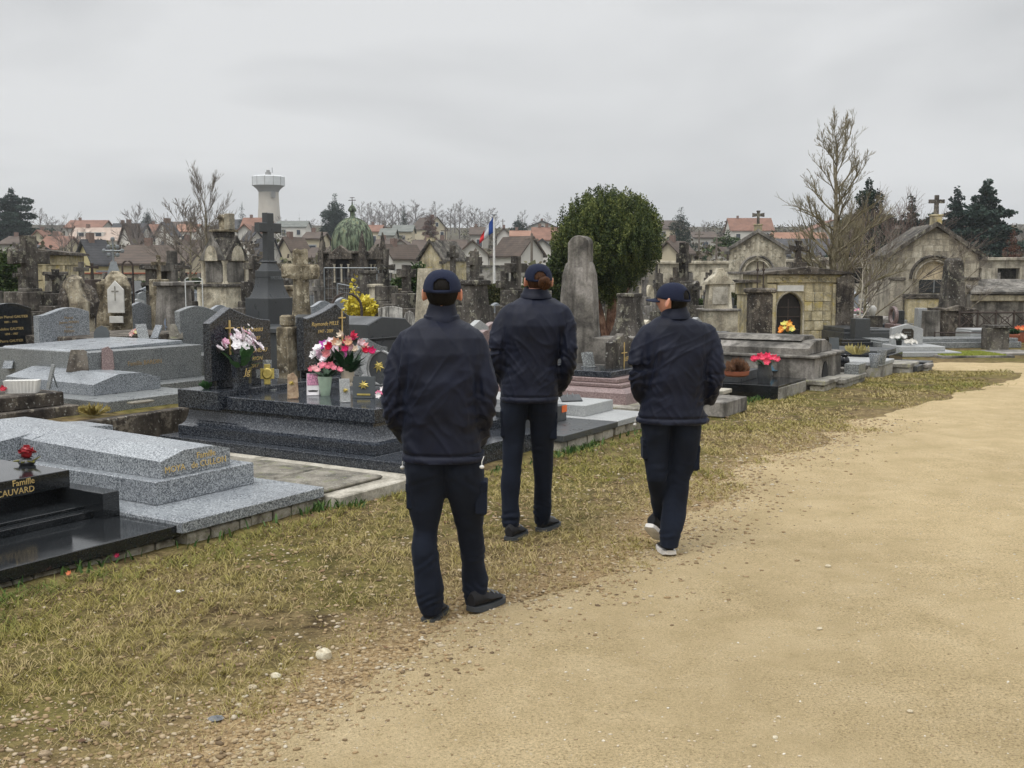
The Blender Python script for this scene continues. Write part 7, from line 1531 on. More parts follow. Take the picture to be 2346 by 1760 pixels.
def house(xl,xc,xr,ye,yr,D,wm,rm,label,gable='L',chim=1,wins=2,yb=None,ov=.25,name='house'):
    """xl..xc..xr: left, corner and right px; gable side is L (gable facade left of the corner), R, F (roof side only), G (gable only)"""
    k=D/FOC; z0=tz(D)-1.2; ze=zz(ye,D); zr=zz(yr,D); ph=math.radians(38)
    if gable in 'FG': ph=0.
    if gable=='L': w=(xc-xl)*k/math.cos(ph); l=(xr-xc)*k/math.sin(ph)*.78; X0=at(xc,600,D)[0]
    elif gable=='R': w=(xr-xc)*k/math.cos(ph); l=(xc-xl)*k/math.sin(ph)*.78; X0=at(xc,600,D)[0]
    elif gable=='G': w=(xr-xl)*k; l=8.; X0=at(xr,600,D)[0]
    else: w=7.; l=(xr-xl)*k; X0=at(xl,600,D)[0]
    r=empty(name,(X0,D,z0),label,'house'); he=ze-z0; hr=zr-z0
    # local frame: gable facade in XZ plane (x from -w..0 if L/G), body going +Y
    if gable in 'LG': Mx=Matrix.Rotation(-ph if gable=='L' else 0,4,'Z'); ys=(0,l)
    if gable=='L': Mx=Matrix.Rotation(-ph,4,'Z')
    if gable=='R': Mx=Matrix.Rotation(ph,4,'Z')@Matrix.Translation((w,0,0))
    if gable=='G': Mx=Matrix.Identity(4)
    if gable=='F': Mx=Matrix.Rotation(-math.pi/2,4,'Z')@Matrix.Translation((0,0,0))   # eave side faces the camera
    # body occupies x in [-w,0], y in [0,l]
    if gable=='F': Mx=Matrix.Translation((0,0,0))@Matrix.Rotation(-math.pi/2,4,'Z')@Matrix.Translation((0,0,0)); # x:-w..0 -> y:+w..0 ; y:0..l -> x:0..l
    m=MB(); m.prof([(-w,0),(0,0),(0,he),(-w/2,hr-.15),(-w,he)],0,l,0,0,Mx); m.build('wall',wm,r)
    for s in (0,1):
        xe=ov if s==0 else -w-ov; dz=(hr-he)/(w/2)*ov
        pf=[(-w/2,hr-.12),(xe,he-dz-.0),(xe,he-dz+.16),(-w/2,hr+.05)]
        m=MB(); m.prof(pf,-.3,l+.3,0,0,Mx); rf=m.build('roof',rm,r)
    if chim:
        for c in range(chim):
            yy=l*(.2+.6*c/max(1,chim)); m=MB(); m.box(-w/2-.25,-w/2+.2,yy,yy+.45,hr-1.,hr+.55,0,0,Mx); m.build('chimney',plain('brick_chimney',(.20,.14,.115),.9),r)
    def win(cx,cz,side,ww=.9,hh=1.25):
        if side=='g': f=MB().box(cx-ww/2-.12,cx+ww/2+.12,-.10,-.0,cz-hh/2-.12,cz+hh/2+.12,0,0,Mx); g=MB().box(cx-ww/2,cx+ww/2,-.13,-.101,cz-hh/2,cz+hh/2,0,0,Mx)
        else: f=MB().box(0,.10,cx-ww/2-.12,cx+ww/2+.12,cz-hh/2-.12,cz+hh/2+.12,0,0,Mx); g=MB().box(.101,.13,cx-ww/2,cx+ww/2,cz-hh/2,cz+hh/2,0,0,Mx)
        o=f.build('window',M_SHUT if (cx*7)%2>1 else W1,r); g.build('pane',M_PANE,o)
    vis0=max(0,he-3.2)
    if gable in 'LRG' and w>3:
        n=max(1,min(wins,int(w/2.2)))
        for i in range(n): win(-w*(i+.5)/n,he-1.3,'g'); 
        if w>4.5: win(-w/2,he+(hr-he)*.35,'g',.7,.9)
        if he>5:
            for i in range(n): win(-w*(i+.5)/n,he-3.9,'g')
    if gable=='L' or gable=='F':
        n=max(1,min(5,int(l/3)))
        for i in range(n): win(l*(i+.5)/n,he-1.4,'s')
    return r
H=[(156,0,270,551,520,150,W1,RP,'white house with pink tiled roof and wide dormers at left','F',1),(152,0,234,522,503,210,W3,RR,'red-brown roofed house on the hill behind the pink-roofed one','F',1),
(85,0,138,572,540,125,W2,RR,'red-tiled house left of the pink-roofed one','F',1),(73,0,105,545,527,160,W2,RR,'small brown gable house near the old cedar','G',1),(28,0,58,580,560,110,W2,RD,'dark low roof behind the tall grey cross','F',1),
(158,214,250,600,549,82,W4,RD,'cream gable house with black roof behind the yellow chapel','L',1),(262,305,330,560,512,135,W1,RB,'white gable house with brown roof right of the pink-roofed house','L',1),(248,0,320,548,510,170,W3,RD,'long dark slate roof left of the pale bare tree','F',1),
(262,0,425,606,560,74,W2,RB,'wide brown-roofed bungalow behind the streaked stele','F',1),(345,395,412,540,508,150,W1,RD,'white gable house with slate roof at left centre','L',2),(330,0,362,540,512,190,W2,RR,'orange-red roof between pale tree and slate-roofed house','F',1),(402,0,447,531,512,200,W1,RO,'orange-roofed house right of the slate-roofed one','F',1),(398,432,468,577,549,110,W1,RB,'white gable house with brown roof behind the bare vase-shaped tree','L',1),
(552,0,612,530,497,185,W3,RR,'large red-brown roof below the water tower','F',1),(548,0,576,528,513,150,W1,RR,'tiny white gable below the large red-brown roof','G',0),(543,575,600,548,528,130,W1,RD,'dark roofed house with white gable left of the tall dark cross','R',1),(545,612,640,594,546,100,W1,RD,'white gabled house with dark roof behind the gothic tomb','R',1),
(634,668,708,572,543,105,W2,RB,'tan gable house with brown roof right of the tall dark cross','L',1),(634,0,702,520,505,280,W1,RG,'long flat white building beside the water tower','F',0),(696,0,734,548,530,130,W2,RB,'small mansard-roofed house with two white dormers','F',1),(705,0,768,592,566,95,W3,RB,'low brown roofs left of the domed chapel','F',1),
(841,0,871,531,514,190,W2,RR,'red-roofed house just right of the dome','F',1),(871,0,902,540,522,180,W3,RG,'grey flat-roofed house right of the dome','F',0),(900,0,943,531,514,190,W2,RG,'tan house with greenish hip roof on the skyline','F',0),(860,0,903,568,547,130,W3,RB,'brown roof above the club-ended cross','F',1),(868,900,974,588,560,95,W1,RB,'white gable house with long dark-brown roof behind the green bush','L',1),(903,0,932,561,548,120,W1,RB,'tiny white gable dormer house behind the long brown roof','G',0),(945,0,1062,577,548,118,W3,RB,'very long low brown roof left of the flag','F',2),
(1048,0,1118,584,550,98,W1,RB,'white gable house with brown roof left of the flagpole','G',0),(1078,0,1118,538,519,180,W3,RB,'brown roof on the hill left of the flag','F',1),(1139,0,1170,541,522,175,W1,RB,'pale gable house right of the flag top','G',1),(1171,0,1218,542,527,165,W1,RO,'orange roofed house right of the flag','F',1),(1112,1192,1245,582,541,95,W1,RB,'big white house with broad brown roof right of the flagpole','R',0),(1223,0,1278,550,519,150,W1,RR,'red-roofed house left of the yew','F',2),(1222,0,1262,566,547,120,W1,RD,'white gable with dark roof left of the yew','G',0),
(1513,1553,1610,578,552,100,W2,RB,'cream house with brown roof and blue shutters right of the yew','L',1),(1632,1664,1690,588,566,105,W1,RB,'small white gable house left of the pale gabled chapel','L',0),(1785,0,1900,563,531,135,W2,RO,'long bright orange-red roof behind the yellow mausoleum','F',0),(1806,0,1935,587,545,88,W1,RD,'long building with blue-grey slate roof behind the yellow mausoleum','F',0),(1455,0,1500,545,528,150,W3,RB,'brown roof just right of the yew','F',1),(0,0,40,560,540,140,W3,RB,'brown roof at the far left edge under the cedar','F',1),(1590,0,1640,545,530,190,W3,RB,'distant brown roof behind the cream house','F',0)]
rq=random.Random(41)
for i in range(34):
    D=rq.uniform(115,300); px=rq.uniform(-10,2300); k=D/FOC; wpx=rq.uniform(6.5,11)/k; yb=625-(tz(D)-1.7)/k; ye=yb-rq.uniform(3,4.6)/k; yr=ye-rq.uniform(2,3)/k
    if any(abs((h[0]+h[2])/2-px)<(h[2]-h[0])/2+wpx*.35 and abs(h[5]-D)<45 for h in H): continue
    if 1260<px<1500 or 560<px<660: continue
    g=rq.choice('LFGR'); wm=rq.choice([(W1,'white'),(W1,'white'),(W2,'cream'),(W3,'grey')]); rm=rq.choice([(RB,'brown'),(RB,'brown'),(RD,'dark'),(RR,'reddish')])
    q=min([(abs(px-a),n,a) for n,a in (('old cedar',30),('pale bare tree',318),('water tower',613),('copper dome',810),('pointed spruce',925),('flag',1132),('ragged cypress',1558),('pale gabled chapel',1733),('tall bare tree',1906),('gabled chapel cross',2134))])
    H.append((px-wpx/2,px+wpx*(.05 if g in 'LR' else 0),px+wpx/2,ye,yr,D,wm[0],rm[0],'AUTO%s house with %s roof %s of the %s, on the %s slope'%(wm[1],rm[1],'left' if px<q[2] else 'right',q[1],'near' if D<165 else 'middle' if D<230 else 'far'),g,1))
_c={}
for h in sorted(H,key=lambda h:h[0]): 
    if h[8].startswith('AUTO'): _c.setdefault(h[8],[]).append(h)
H2=[h for h in H if not h[8].startswith('AUTO')]
for lb,L_ in _c.items():
    for i,h in enumerate(L_): H2.append(h[:8]+((lb[4:] if len(L_)==1 else ['leftmost','second','third','fourth','fifth'][i]+' '+lb[4:]),)+h[9:])
H=H2
for h in H: house(h[0],h[1],h[2],h[3],h[4],h[5],h[6],h[7],h[8],h[9],h[10])
r=[o for o in bpy.data.objects if o.get('label','').startswith('white house with pink')][0]
k=150/FOC; 
for (a,b_) in ((176,190),(198,206),(214,230)):
    MB().box((a-156)*k-.2,(b_-156)*k+.2,.9,4,zz(547,150)-r.location.z,zz(531,150)-r.location.z).build('dormer',W1,r); MB().box((a-156)*k+.1,(b_-156)*k-.1,.85,.899,zz(544,150)-r.location.z,zz(533,150)-r.location.z).build('window',M_PANE,r)
# utility poles and aerials
for px,Y,yt,lab in ((1218,80,535,'wooden utility pole before the big white house gable'),(1640,100,545,'leaning grey utility pole left of the pale gabled chapel'),(1600,120,528,'tall utility pole right of the cream house'),(1021,120,520,'thin pole above the long low brown roof'),(381,90,520,'thin pole between the white houses at left'),(903,150,545,'utility pole below the greenish hip roof'),(1152,230,502,'street lamp mast on the hill right of the flag')):
    r=place('utility_pole',px,Y,lab,'pole',0,z=tz(Y)); h=zz(yt,Y)-tz(Y); MB().tube([(0,0,0),(0,0,h)],[.13,.09],6).build('post',M_TWIG,r); MB().box(-.5,.5,-.05,.05,h-.5,h-.38).build('crossarm',M_TWIG,r)
# ------------------------------------------------------------ right-hand graves placed one by one
Y=22.5; r=place('headstone_grave',2081,Y,'light grey gabled headstone with black plaque on a stepped base by the lawn','grave',.05)
blk(r,'base',G_PALE,-.62,.75,-.9,.35,0,.10,.01); blk(r,'slab',G_PALE,-.45,.5,-.7,.3,.10,.2,.01); m=MB(); m.prof([(-.34,.2),(.34,.2),(.34,.52),(0,.63),(-.34,.54)],0,.12,.008); m.build('headstone',G_PALE,r)
m=MB(); m.prof([(-.13,.30),(.13,.30),(.13,.48),(.09,.53),(-.09,.53),(-.13,.48)],-.012,-.001,.003); m.build('plaque',G_BLACK,r); text('FAMILLE',.04,M_STEEL,r,FR(0,-.013,.45)); text('MARTIN',.04,M_STEEL,r,FR(0,-.013,.39))
pot(2059,802,.1,14,22,plain('black_plastic_pot',(.01,.012,.012),.4),'black pot of white flowers before the light grey gabled headstone',[(.75,.75,.72)],10,.045,16,20,22,leaves=10)
v=empty('flower_bunch',(at(2085,800,22)[0],22.0,.22),'white artificial flowers lying on the base of the light grey headstone','flowers'); bunch(v,(0,0,.03),.12,.05,[(.75,.73,.68)],8,.055,.5,29,6,.5)
for (px,Y,u_,rows,mt,lab) in [
 (1950,25.5,.9,((0,.32,1.5),(.32,.42,1.3)),G_CHAR,'low charcoal tomb block right of the yellow mausoleum'),
 (1972,24.5,.35,((0,.66,.3),),G_CHAR,'upright charcoal stele between low charcoal tombs'),
 (2000,25,1.0,((0,.34,1.2),(.34,.40,1.1)),G_CHAR,'second low charcoal tomb left of the light grey gabled headstone'),
 (1945,23.4,.7,((0,.22,1.0),(.22,.28,.9)),G_BLACK,'small black tomb in front of the charcoal blocks'),
 (2022,23.3,.5,((0,.22,1.2),(.22,.26,1.1)),G_MID,'grey slab tomb with slanting book rest before the charcoal tombs'),
 (2110,26,.22,((0,.85,.2),),G_PALE,'tall thin pale stele behind the light grey gabled headstone'),
 (2134,25.6,.34,((0,.80,.25),),S_GREY,'tan stele with chamfered top left of the obelisk'),
 (2057,28.5,.3,((0,.7,.2),),G_CHAR,'dark upright headstone behind the rose ring headstone'),
 (2195,24.6,2.6,((0,.14,.9),(.14,.22,.7)),G_MID,'long low grey slab tomb in front of the obelisk'),
 (2255,25.4,1.0,((0,.34,.7),(.34,.38,.75)),G_PALE,'pale topped slab tomb right of the obelisk foot'),
 (2283,23.8,.42,((0,.48,.42),(.48,.54,.5)),S_DARK,'squat dark stone pier on a flat plinth near the right edge'),
 (2312,22.5,1.1,((0,.05,1.0),),S_GREY,'flat grey plinth slab near the right edge')]:
    r=place('tomb',px,Y,lab,'tomb',.08)
    for i,(z0,z1,d) in enumerate(rows): blk(r,'slab' if i else 'base',mt,-u_/2+.03*i,u_/2-.03*i,-d/2,d/2,z0,z1,.01)
r=place('headstone_grave',2048,27,'rose granite headstone in the shape of a ring beside the dark upright one','grave',.2); m=MB(); m.tube([(0,.15*math.cos(a),.62+.2*math.sin(a)) for a in [2*math.pi*i/16 for i in range(17)]],.05,6); m.build('ring',G_ROSE,r,True); bx3(r,'base',G_ROSE,.2,.45,0,.42)
for px,Y,w_ in ((2320,21.9,30),(2338,22.5,26)):
    pot(px,790 if px<2330 else 785,.05,w_,24,M_TERR,'terracotta pot with a round green shrub near the right edge' if px<2330 else 'terracotta pot of orange-red flowers at the right edge',[(.7,.15,.06),(.8,.3,.1)],0 if px<2330 else 9,.05,16,16,px,'taper')
small_plant(2320,768,.26,34,18,M_LEAF,'round green shrub growing in the left terracotta pot',44,n=160)
# rusty iron balustrade on the right
r=empty('railing',(at(2196,780,26.5)[0],26.5,0),'rusty iron railing with cross panels right of the obelisk','railing'); L_=2.3
for z in (.34,.72): MB().tube([(0,0,z),(L_,0,z)],.025,5).build('rail',M_IRON,r)
for i in range(6):
    x=i*.45; MB().tube([(x,0,0),(x,0,.78)],.028,5).build('post',M_IRON,r)
    if i<5: MB().tube([(x,0,.34),(x+.45,0,.72)],.014,4).build('brace',M_IRON,r); MB().tube([(x,0,.72),(x+.45,0,.34)],.014,4).build('brace',M_IRON,r); MB().tube([(x+.225+.09*math.cos(a),0,.53+.09*math.sin(a)) for a in [q*.6 for q in range(12)]],.012,4).build('ring',M_IRON,r)
r=empty('railing',(at(2140,800,24.8)[0],24.8,0),'thin low iron rail on stone posts in front of the obelisk','railing')
for x in (0,1.1,2.2): MB().tube([(x,0,0),(x,0,.34)],.02,5).build('post',M_IRON,r)
MB().tube([(0,0,.32),(1.1,0,.31),(2.2,0,.34)],.013,5).build('rail',M_IRON,r)
r=place('dark_stele',1933,26.2,'broad dark brown gravestone slab behind the tree trunk','monument',.1); m=MB(); m.prof([(-.22,0),(.22,0),(.22,.1+zz(650,26.2)),(0,zz(628,26.2)),(-.22,.02+zz(640,26.2))],-.1,.1,.012); m.build('slab',S_BROWN,r)
# white picket-like planter and pale things beside the sapling
for px,Y,lab in ((2000,27.6,'white lantern-shaped grave ornament right of the sapling'),):
    r=place('grave_ornament',px,Y,lab,'ornament',0,z=.6); MB().lathe([(.05,0),(.1,.1),(.1,.2),(.04,.26)],8).build('body',M_WHITE,r,True); MB().box(-.2,.2,-.2,.2,-.6,0,.01).build('pedestal',S_DARK,r)
# small headstones in front of the yellow mausoleum
for i,(px,Y,kind,w,h,mt,lab) in enumerate([(1632,20.5,'peak',.5,.62,G_GREY,'pale grey peaked headstone just right of the right walker shoulder'),(1668,19.8,'bow',.42,.62,G_CHAR,'dark-sided round-topped headstone left of the iron-spiked pillar'),(1600,23,'peak',.45,.75,G_PALE,'small pale headstone behind the right walker'),(1648,26,'peak',.75,.70,G_GREY,'wide grey gabled headstone behind the iron-spiked pillar'),(1717,19.2,'peak',.42,.52,G_GREY,'small light grey peaked headstone below the iron-spiked pillar'),(1750,19.4,'round',.36,.58,G_GREY,'light grey curved headstone below the mausoleum door'),(1775,19.6,'round',.3,.42,G_ROSE,'low pinkish rounded headstone left of the orange flowers'),(1840,19.8,'peak',.34,.42,G_RED,'small reddish house-shaped headstone right of the mausoleum door'),(1560,22,'round',.6,.85,S_DARK,'dark round-shouldered gravestone behind the right walker neck'),(1310,21,'bow',.5,.72,G_GREY,'grey headstone under the left side of the yew'),(1345,21.5,'bow',.46,.7,G_GREY,'grey headstone between yew trunk and tall stele'),(1372,26,'peak',.5,.95,G_MID,'grey headstone right behind the yew trunk'),(1465,24,'round',.45,.8,S_GREY,'pale rounded headstone under the right side of the yew'),(1488,21,'round',.34,.78,S_LIME,'narrow cream pointed stone left of the right walker face')]):
    r=place('headstone_grave',px,Y,lab,'grave',ROT if i%3 else .2); headstone(r,kind,0,0,.12,w,h-.12,.12,mt); blk(r,'slab',mt,-w/2-.05,w/2+.05,-1.2,.15,0,.12,.008)
v=empty('flower_bunch',on(1803,778,.52),'orange and yellow flowers in a dark pot before the mausoleum door','flowers'); bunch(v,(0,0,.12),.13,.16,[(.85,.30,.04),(.80,.75,.20),(.85,.5,.1)],13,.06,.5,33,12,.8)
MB().lathe([(.07,-.52),(.09,-.1),(.1,.05)],10).build('pot',M_BLK,v,True)
# moss-bright grave bed at the right, and the cross path's stone edging
r=place('grave_bed',2213,19.9+2,'flat grave bed of bright green moss beside the grey kerb','grave',.05); blk(r,'kerb',S_GREY,-.75,.75,-.6,.6,-.02,.05,.01); 
n=7000; rs_=np.random.RandomState(3); xx=rs_.uniform(-.68,.6,n); yy=rs_.uniform(-.55,.55,n); P=np.zeros((n,3,3)); a_=rs_.rand(n)*6.28
P[:,0]=np.stack([xx-.015*np.cos(a_),yy-.015*np.sin(a_),np.full(n,.05)],1); P[:,1]=np.stack([xx+.015*np.cos(a_),yy+.015*np.sin(a_),np.full(n,.05)],1); P[:,2]=np.stack([xx+.01,yy,.065+.02*rs_.rand(n)],1)
o=npmesh('moss_carpet',P.reshape(-1,3),np.arange(n*3),3,foliage('lime_moss',(.16,.2,.03),(.27,.30,.05),(.34,.36,.09)),r,attrs={'rnd':np.repeat(rs_.rand(n),3)}); tag(o,kind='stuff')
# ------------------------------------------------------------ weeds along the kerbs
wd_=[]; rs_=np.random.RandomState(8)
uu_=rs_.uniform(-2.2,9.,2600); base_=np.interp(uu_,[-9,-.5,-.3,.9,1,2,4.1,4.2,6.,9.],[-.27,-.27,-.33,-.33,-.5,-.5,-.66,-.66,-.66,-.8]); vv_=base_-np.abs(rs_.randn(2600))*.045-.005
cl=snoise(uu_,vv_*0,2.1,77); k_=rs_.rand(2600)<np.clip((cl-.35)*2.5,.04,1); uu_,vv_=uu_[k_],vv_[k_]; xy=np.array([wv(a,b) for a,b in zip(uu_,vv_)])
blades('kerb_weeds',xy[:,0],xy[:,1],rs_.uniform(.03,.085,len(xy)),rs_.uniform(.01,.06,len(xy)),rs_.uniform(.008,.02,len(xy)),rs_.rand(len(xy)),foliage('weed_leaves',(.03,.075,.02),(.06,.12,.03),(.12,.17,.05)),label='green weeds growing against the tomb foundations',cat='weeds')
for px,py,c,lab in ((269,1286,(.50,.03,.10),'fallen dark pink petal cluster in the weeds at the kerb'),(159,1327,(.70,.25,.12),'fallen orange silk flower head in the grass by the black tomb')):
    v=empty('fallen_flower',(*gp(px,py),.03),lab,'flower'); o=bpy.data.objects.new('flower',petal_flower(c,'flower',.017,6,.8)); COL.objects.link(o); o.parent=v; o.rotation_euler=(.8,0,0)
# stray dry grass tuft between the two granite tombs
small_plant(216,950,.02,80,30,M_DRYG:=plain('dry_tuft',(.32,.26,.08),.8,.5,60),'dry yellow grass tuft between brown concrete tomb and granite plinth',51,'grass tuft','grass_tuft',130)
# ------------------------------------------------------------ the many other graves, each one a thing
KINDS=[]
def proto(fn): KINDS.append(fn)
def P_modern(mt,kind,desc,h=.85,w=.72,slab=True,sl=None):
    def f():
        r=empty('headstone_grave',(0,0,-50),'x x x x','grave','graves of the old cemetery'); 
        if slab: blk(r,'plinth',sl or mt,-.5,.5,-1.9,.2,0,.13,.0); blk(r,'slab',sl or mt,-.4,.4,-1.75,-.05,.13,.24,.012)
        headstone(r,kind,0,0,.13,w,h,.12,mt); return r,desc,True
    return f
protos_=[P_modern(G_GREY,'wave','grey granite grave with wavy headstone'),P_modern(G_GREY,'peak','grey granite grave with peaked headstone'),P_modern(G_BLACK,'bow','black granite grave with bowed headstone'),P_modern(G_CHAR,'flat','charcoal granite grave with flat-topped headstone',.7,.8),P_modern(G_ROSE,'round','rose granite grave with round headstone',.8,.66),P_modern(G_MID,'waveR','speckled granite grave with sloping headstone'),P_modern(G_PALE,'peak','pale grey grave with gabled headstone',.75,.7),P_modern(G_BLUE,'peakL','dark blue granite grave with swooping headstone'),P_modern(S_LIME,'ogive','cream limestone grave with pointed headstone',1.2,.6),P_modern(G_RED,'bow','brick-red granite grave with bowed headstone',.75,.66)]
def P_cross(mt,kind,desc,h,span,t,pw):
    def f():
        r=empty('cross_grave',(0,0,-50),'x x x x','grave','graves of the old cemetery'); blk(r,'slab',S_GREY,-.45,.45,-1.8,.3,0,.14,.02); bx3(r,'pedestal',mt,pw,pw*.85,.14,.5,.02); bx3(r,'pedestal',mt,pw*.75,pw*.65,.5,.78,.02)
        m=MB(); m.prof([(x,z+.78) for x,z in cross_prof(h,span,h*.68,t,flare=t*.4 if kind else 0,base=t*1.3)],-t*.9,t*.9,.012); m.build('cross',mt,r); return r,desc,False
    return f
protos_+= [P_cross(S_DARK,0,'dark stone cross grave',1.0,.55,.08,.6),P_cross(S_GREY,0,'grey stone cross grave',.85,.5,.07,.5),P_cross(S_BROWN,1,'blackened cross grave with flared arms',1.1,.6,.06,.62),P_cross(M_IRON,1,'thin rusty iron cross grave',.9,.45,.025,.3)]
def P_stele(mt,desc,h):
    def f():
        r=empty('stele_grave',(0,0,-50),'x x x x','grave','graves of the old cemetery'); blk(r,'slab',S_GREY,-.5,.5,-1.7,.4,0,.16,.02); bx3(r,'base',mt,.7,.55,.16,.42,.02); taper(r,'shaft',mt,.5,.4,.36,.28,.42,h); bx3(r,'cap',mt,.46,.38,h,h+.1,.02); return r,desc,False
    return f
protos_+=[P_stele(S_DARK,'dark square stele grave',1.5),P_stele(S_LIME,'cream tapering stele grave',1.4),P_stele(S_CRUST,'lichen-crusted stele grave',1.3)]
def P_low(mt,desc):
    def f():
        r=empty('slab_grave',(0,0,-50),'x x x x','grave','graves of the old cemetery'); blk(r,'plinth',mt,-.55,.55,-1.9,.25,0,.18,.012); m=MB(); lid(m,-.42,.42,-1.75,.1,[(0,0),(.84,0),(.84,.12),(.56,.19),(.28,.19),(0,.12)],0,.03); o=m.build('lid',mt,r); o.location.z=.182; return r,desc,False
    return f
protos_+=[P_low(S_GREY,'low grey stone slab grave'),P_low(G_MID,'low speckled granite slab grave'),P_low(S_CONC,'low weathered concrete slab grave'),P_low(G_CHAR,'low charcoal slab grave')]
LAND=[(o.matrix_basis.translation.copy(),o) for o in bpy.data.objects if o.parent is None and o.get('category') and o.type in('EMPTY','MESH')]
occ=[(v.x,v.y) for v,o in LAND if v.y<75]
occ+=[(at(1733,600,42)[0],43.),(at(2134,600,34)[0],35.3),(at(810,600,42)[0],42.),(at(104,600,36)[0],36.),(at(1822,600,27)[0],27.),(at(2300,600,33)[0],34.)]
big={'building':1.9,'monument':.8,'tree':.45,'wall':.0}
rad=[big.get(o['category'],.55) for v,o in LAND if v.y<75]+[2.0]*6
# the long front tombs reach back from the path: keep their footprints free too
for u_ in np.arange(-2,15,1.0):
    for v_ in (0.4,1.4,2.3): occ.append(wv(u_,v_)); rad.append(.9)
for a,b_ in (((4.,5.2)),): pass
for px,py,z in ((90,830,.3),(250,820,.3),(330,800,.3),(300,860,.3),(430,800,.3),(60,890,.2),(140,900,.2),(420,760,.4)): occ.append(gp(px,py,z)); rad.append(.95)
occ=np.array(occ); rad=np.array(rad)
LM=[('gothic tomb',517,30),('yellow box chapel',104,36),('domed chapel',810,42),('flagpole',1132,52),('yew tree',1392,24),('pale gabled chapel',1733,42),('yellow mausoleum',1822,27),('tall bare tree',1906,27),('grey gabled chapel',2134,34),('obelisk',2181,27.2),('tall dark granite cross',619,17.5),('golden bush',832,18),('cream pointed memorial',1645,24),('tall streaked stele',1328,16.5),('bare vase-shaped tree',478,52),('squat brown cross',932,22),('small steep-gabled chapel',992,50),('crusted rock memorial',273,15.8),('streaked grey stele',400,17),('iron-spiked pillar',1740,23),('crumbling rock cross',690,15.5),('broad dark cross',1182,23)]
rr_=random.Random(99); first={}; placed=[]; far=MB(); nfar=0
v_=2.2
cells=[]
for i in range(0,46):
    vv=3.4+i*1.55+rr_.uniform(-.1,.1)
    for j in range(-22,48):
        cells.append((j*1.22+rr_.uniform(-.08,.08)+(.5 if (i//2)%2 else 0),vv if i%2==0 else vv-.0))
cand=[]
for i in range(1,30):
    vv=3.2+(i-1)*2.35
    for j in range(-20,62):
        u_=j*1.18+rr_.uniform(-.07,.07); x,y=wv(u_,vv+rr_.uniform(-.1,.1))
        if y<14.5 or y>64: continue
        px,py=proj(x,y,.5)
        if px<-30 or px>2376: continue
        if x>5.6 and y<24+.2*(x-5.6): continue
        if x>1.9 and y<17: continue
        cand.append((y,x,px))
for i in range(0,8):   # block on the far side of the cross path at right
    pass
cand.sort()
from mathutils import Vector as V_
meshes_far=[]
for (y,x,px) in cand:
    d=np.hypot(occ[:,0]-x,occ[:,1]-y)
    if (d<rad+.35).any(): continue
    if abs(px-1822)<130 and 22<y<29.5: continue
    if rr_.random()<.06: continue
    k=rr_.choices(range(len(protos_)),weights=[7,8,4,5,3,6,6,3,2,2, 5,4,4,2, 2,2,2, 5,4,4,3])[0]
    # keep the sight line to the near white/black named things open: only low ones very near
    if y<19 and k in (8,10,11,12,14,15,16): k=rr_.choice([0,1,5,6,17,18])
    if len(placed)<290:
        if k not in first: r,desc,_=protos_[k](); first[k]=(r,desc,0); o=r
        else: o=copy_tree(first[k][0])
        o.location=(x,y,0); o.rotation_euler=(0,0,ROT+rr_.uniform(-.05,.05)+(math.pi if (rr_.random()<.25 and k>9) else 0)); s=rr_.uniform(.82,1.12); o.scale=(s,s,s*rr_.uniform(.9,1.1))
        placed.append((o,first[k][1],px,y))
    else:
        s=rr_.uniform(.85,1.15); h=rr_.choice([.5,.7,.85,1.0,1.3]); M_=T(x,y,0,ROT+rr_.uniform(-.1,.1)); mi=rr_.choice([0,0,1,2,3,4,5])
        if rr_.random()<.3: far.prof([(a*s,z) for a,z in cross_prof(1.7,.6,1.25,.08,base=.14)],-.08,.08,0,rr_.choice([2,3]),M_); far.box(-.35,.35,-.3,.3,0,.6,0,rr_.choice([2,3]),M_)
        else: far.prof(hs_profile(rr_.choice(['wave','peak','bow','flat','round']),.75*s,h,6),0,.12,0,mi,M_); far.box(-.5,.5,-1.8,.15,0,.22,0,mi,M_)
        nfar+=1
if far.v:
    o=far.build('distant_graves',[G_GREY,G_PALE,S_DARK,S_GREY,G_CHAR,S_LIME]); tag(o,'dense far rows of graves merging in front of the town','graves',kind='stuff')
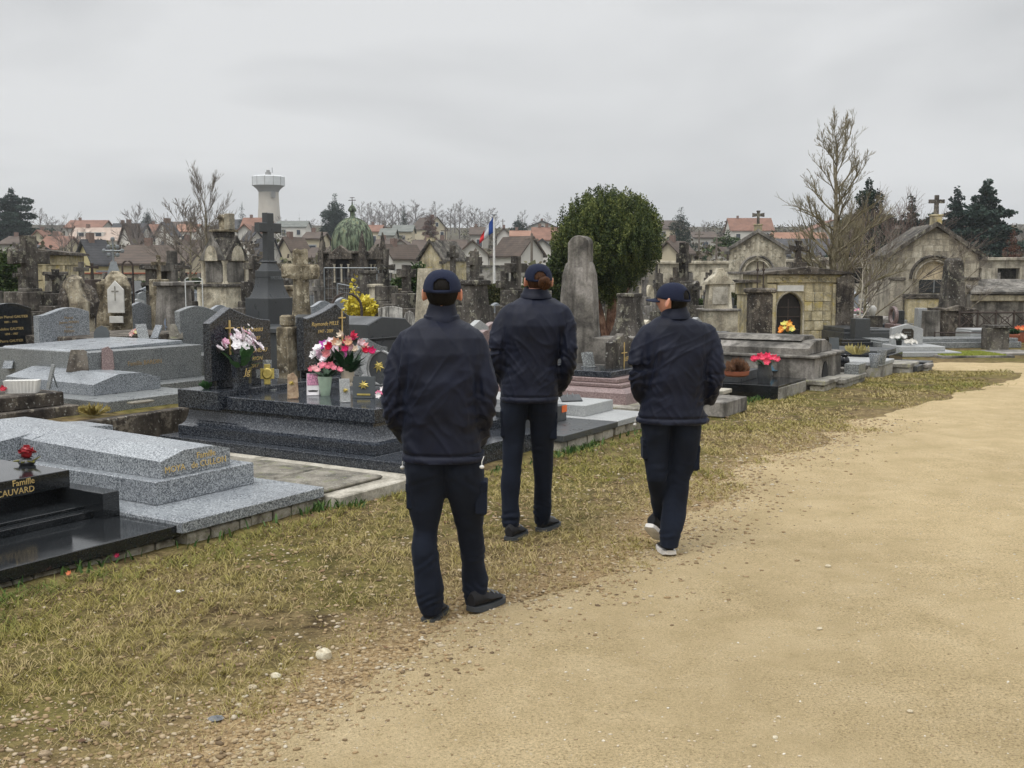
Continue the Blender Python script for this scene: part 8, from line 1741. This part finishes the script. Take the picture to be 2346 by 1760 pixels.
# labels that single each one out
def near(px,y):
    best=min(LM,key=lambda l:abs(px-l[1])/70+abs(y-l[2])/9)
    dx=px-best[1]; dy=y-best[2]
    if abs(dx)<26: rel='directly behind the' if dy>0 else 'directly in front of the'
    else: rel=('behind and ' if dy>2.5 else 'in front of and ' if dy<-2.5 else '')+('right of the' if dx>0 else 'left of the')
    return rel+' '+best[0]
gr_={}
for o,desc,px,y in placed: gr_.setdefault((desc,near(px,y)),[]).append((px,y,o))
ORD=['first','second','third','fourth','fifth','sixth','seventh','eighth','ninth','tenth','eleventh','twelfth']
for (desc,nr),L_ in gr_.items():
    L_.sort(key=lambda q:q[0])
    for i,(px,y,o) in enumerate(L_):
        o['label']=desc+' '+nr if len(L_)==1 else ORD[i]+' from left '+desc+' '+nr
        o['group']='graves of the old cemetery'
        if len(o['label'].split())>16: o['label']=o['label'].replace(' directly','').replace('behind and right','right').replace('behind and left','left').replace('in front of and right','right').replace('in front of and left','left')
        if len(o['label'].split())>16: o['label']=o['label'].replace(' grave with ',', ')
# flower pots scattered on those graves
cols=[((.75,.1,.15),'red'),((.8,.75,.7),'white'),((.78,.35,.5),'pink'),((.75,.55,.1),'yellow'),((.4,.12,.4),'purple')]
ci=0
for (o,desc,px,y) in placed:
    if y<34 and 'cross' not in desc and rr_.random()<.42:
        c,nm=cols[ci%5]; ci+=1; q=o.matrix_basis@Vector((rr_.uniform(-.25,.25),-.22,.245 if 'slab' not in desc else .38))
        if 'stele' in desc: q.z=.165*o.scale[2]
        t=empty('flower_pot',tuple(q),'small pot of %s flowers on the %s'%(nm,o['label']),'flowers')
        w=len(t['label'].split())
        if w>16: t['label']='%s flowers on the %s'%(nm,' '.join(o['label'].split()[-12:]))
        MB().lathe([(.05,0),(.07,.12),(.06,.13)],8).build('pot',rr_.choice([M_TERR,M_BLK,G_CHAR]),t,True); bunch(t,(0,0,.2),.12,.10,[c],6,.05,.5,ci,7,1.)
# closed box of thin winter air round the whole place
m=MB().box(-2100,2100,-30,1000,-2.,60.); hz=m.build('haze',plain('hz',(.5,.5,.5))); hm=bpy.data.materials.new('thin_haze'); hm.use_nodes=True; nt=hm.node_tree; nt.nodes.clear(); out=nt.nodes.new('ShaderNodeOutputMaterial'); pv=nt.nodes.new('ShaderNodeVolumePrincipled'); pv.inputs['Color'].default_value=(.82,.88,.95,1); pv.inputs['Density'].default_value=.00035; pv.inputs['Anisotropy'].default_value=.2; nt.links.new(pv.outputs[0],out.inputs['Volume'])
hz.data.materials.clear(); hz.data.materials.append(hm); tag(hz,kind='stuff')
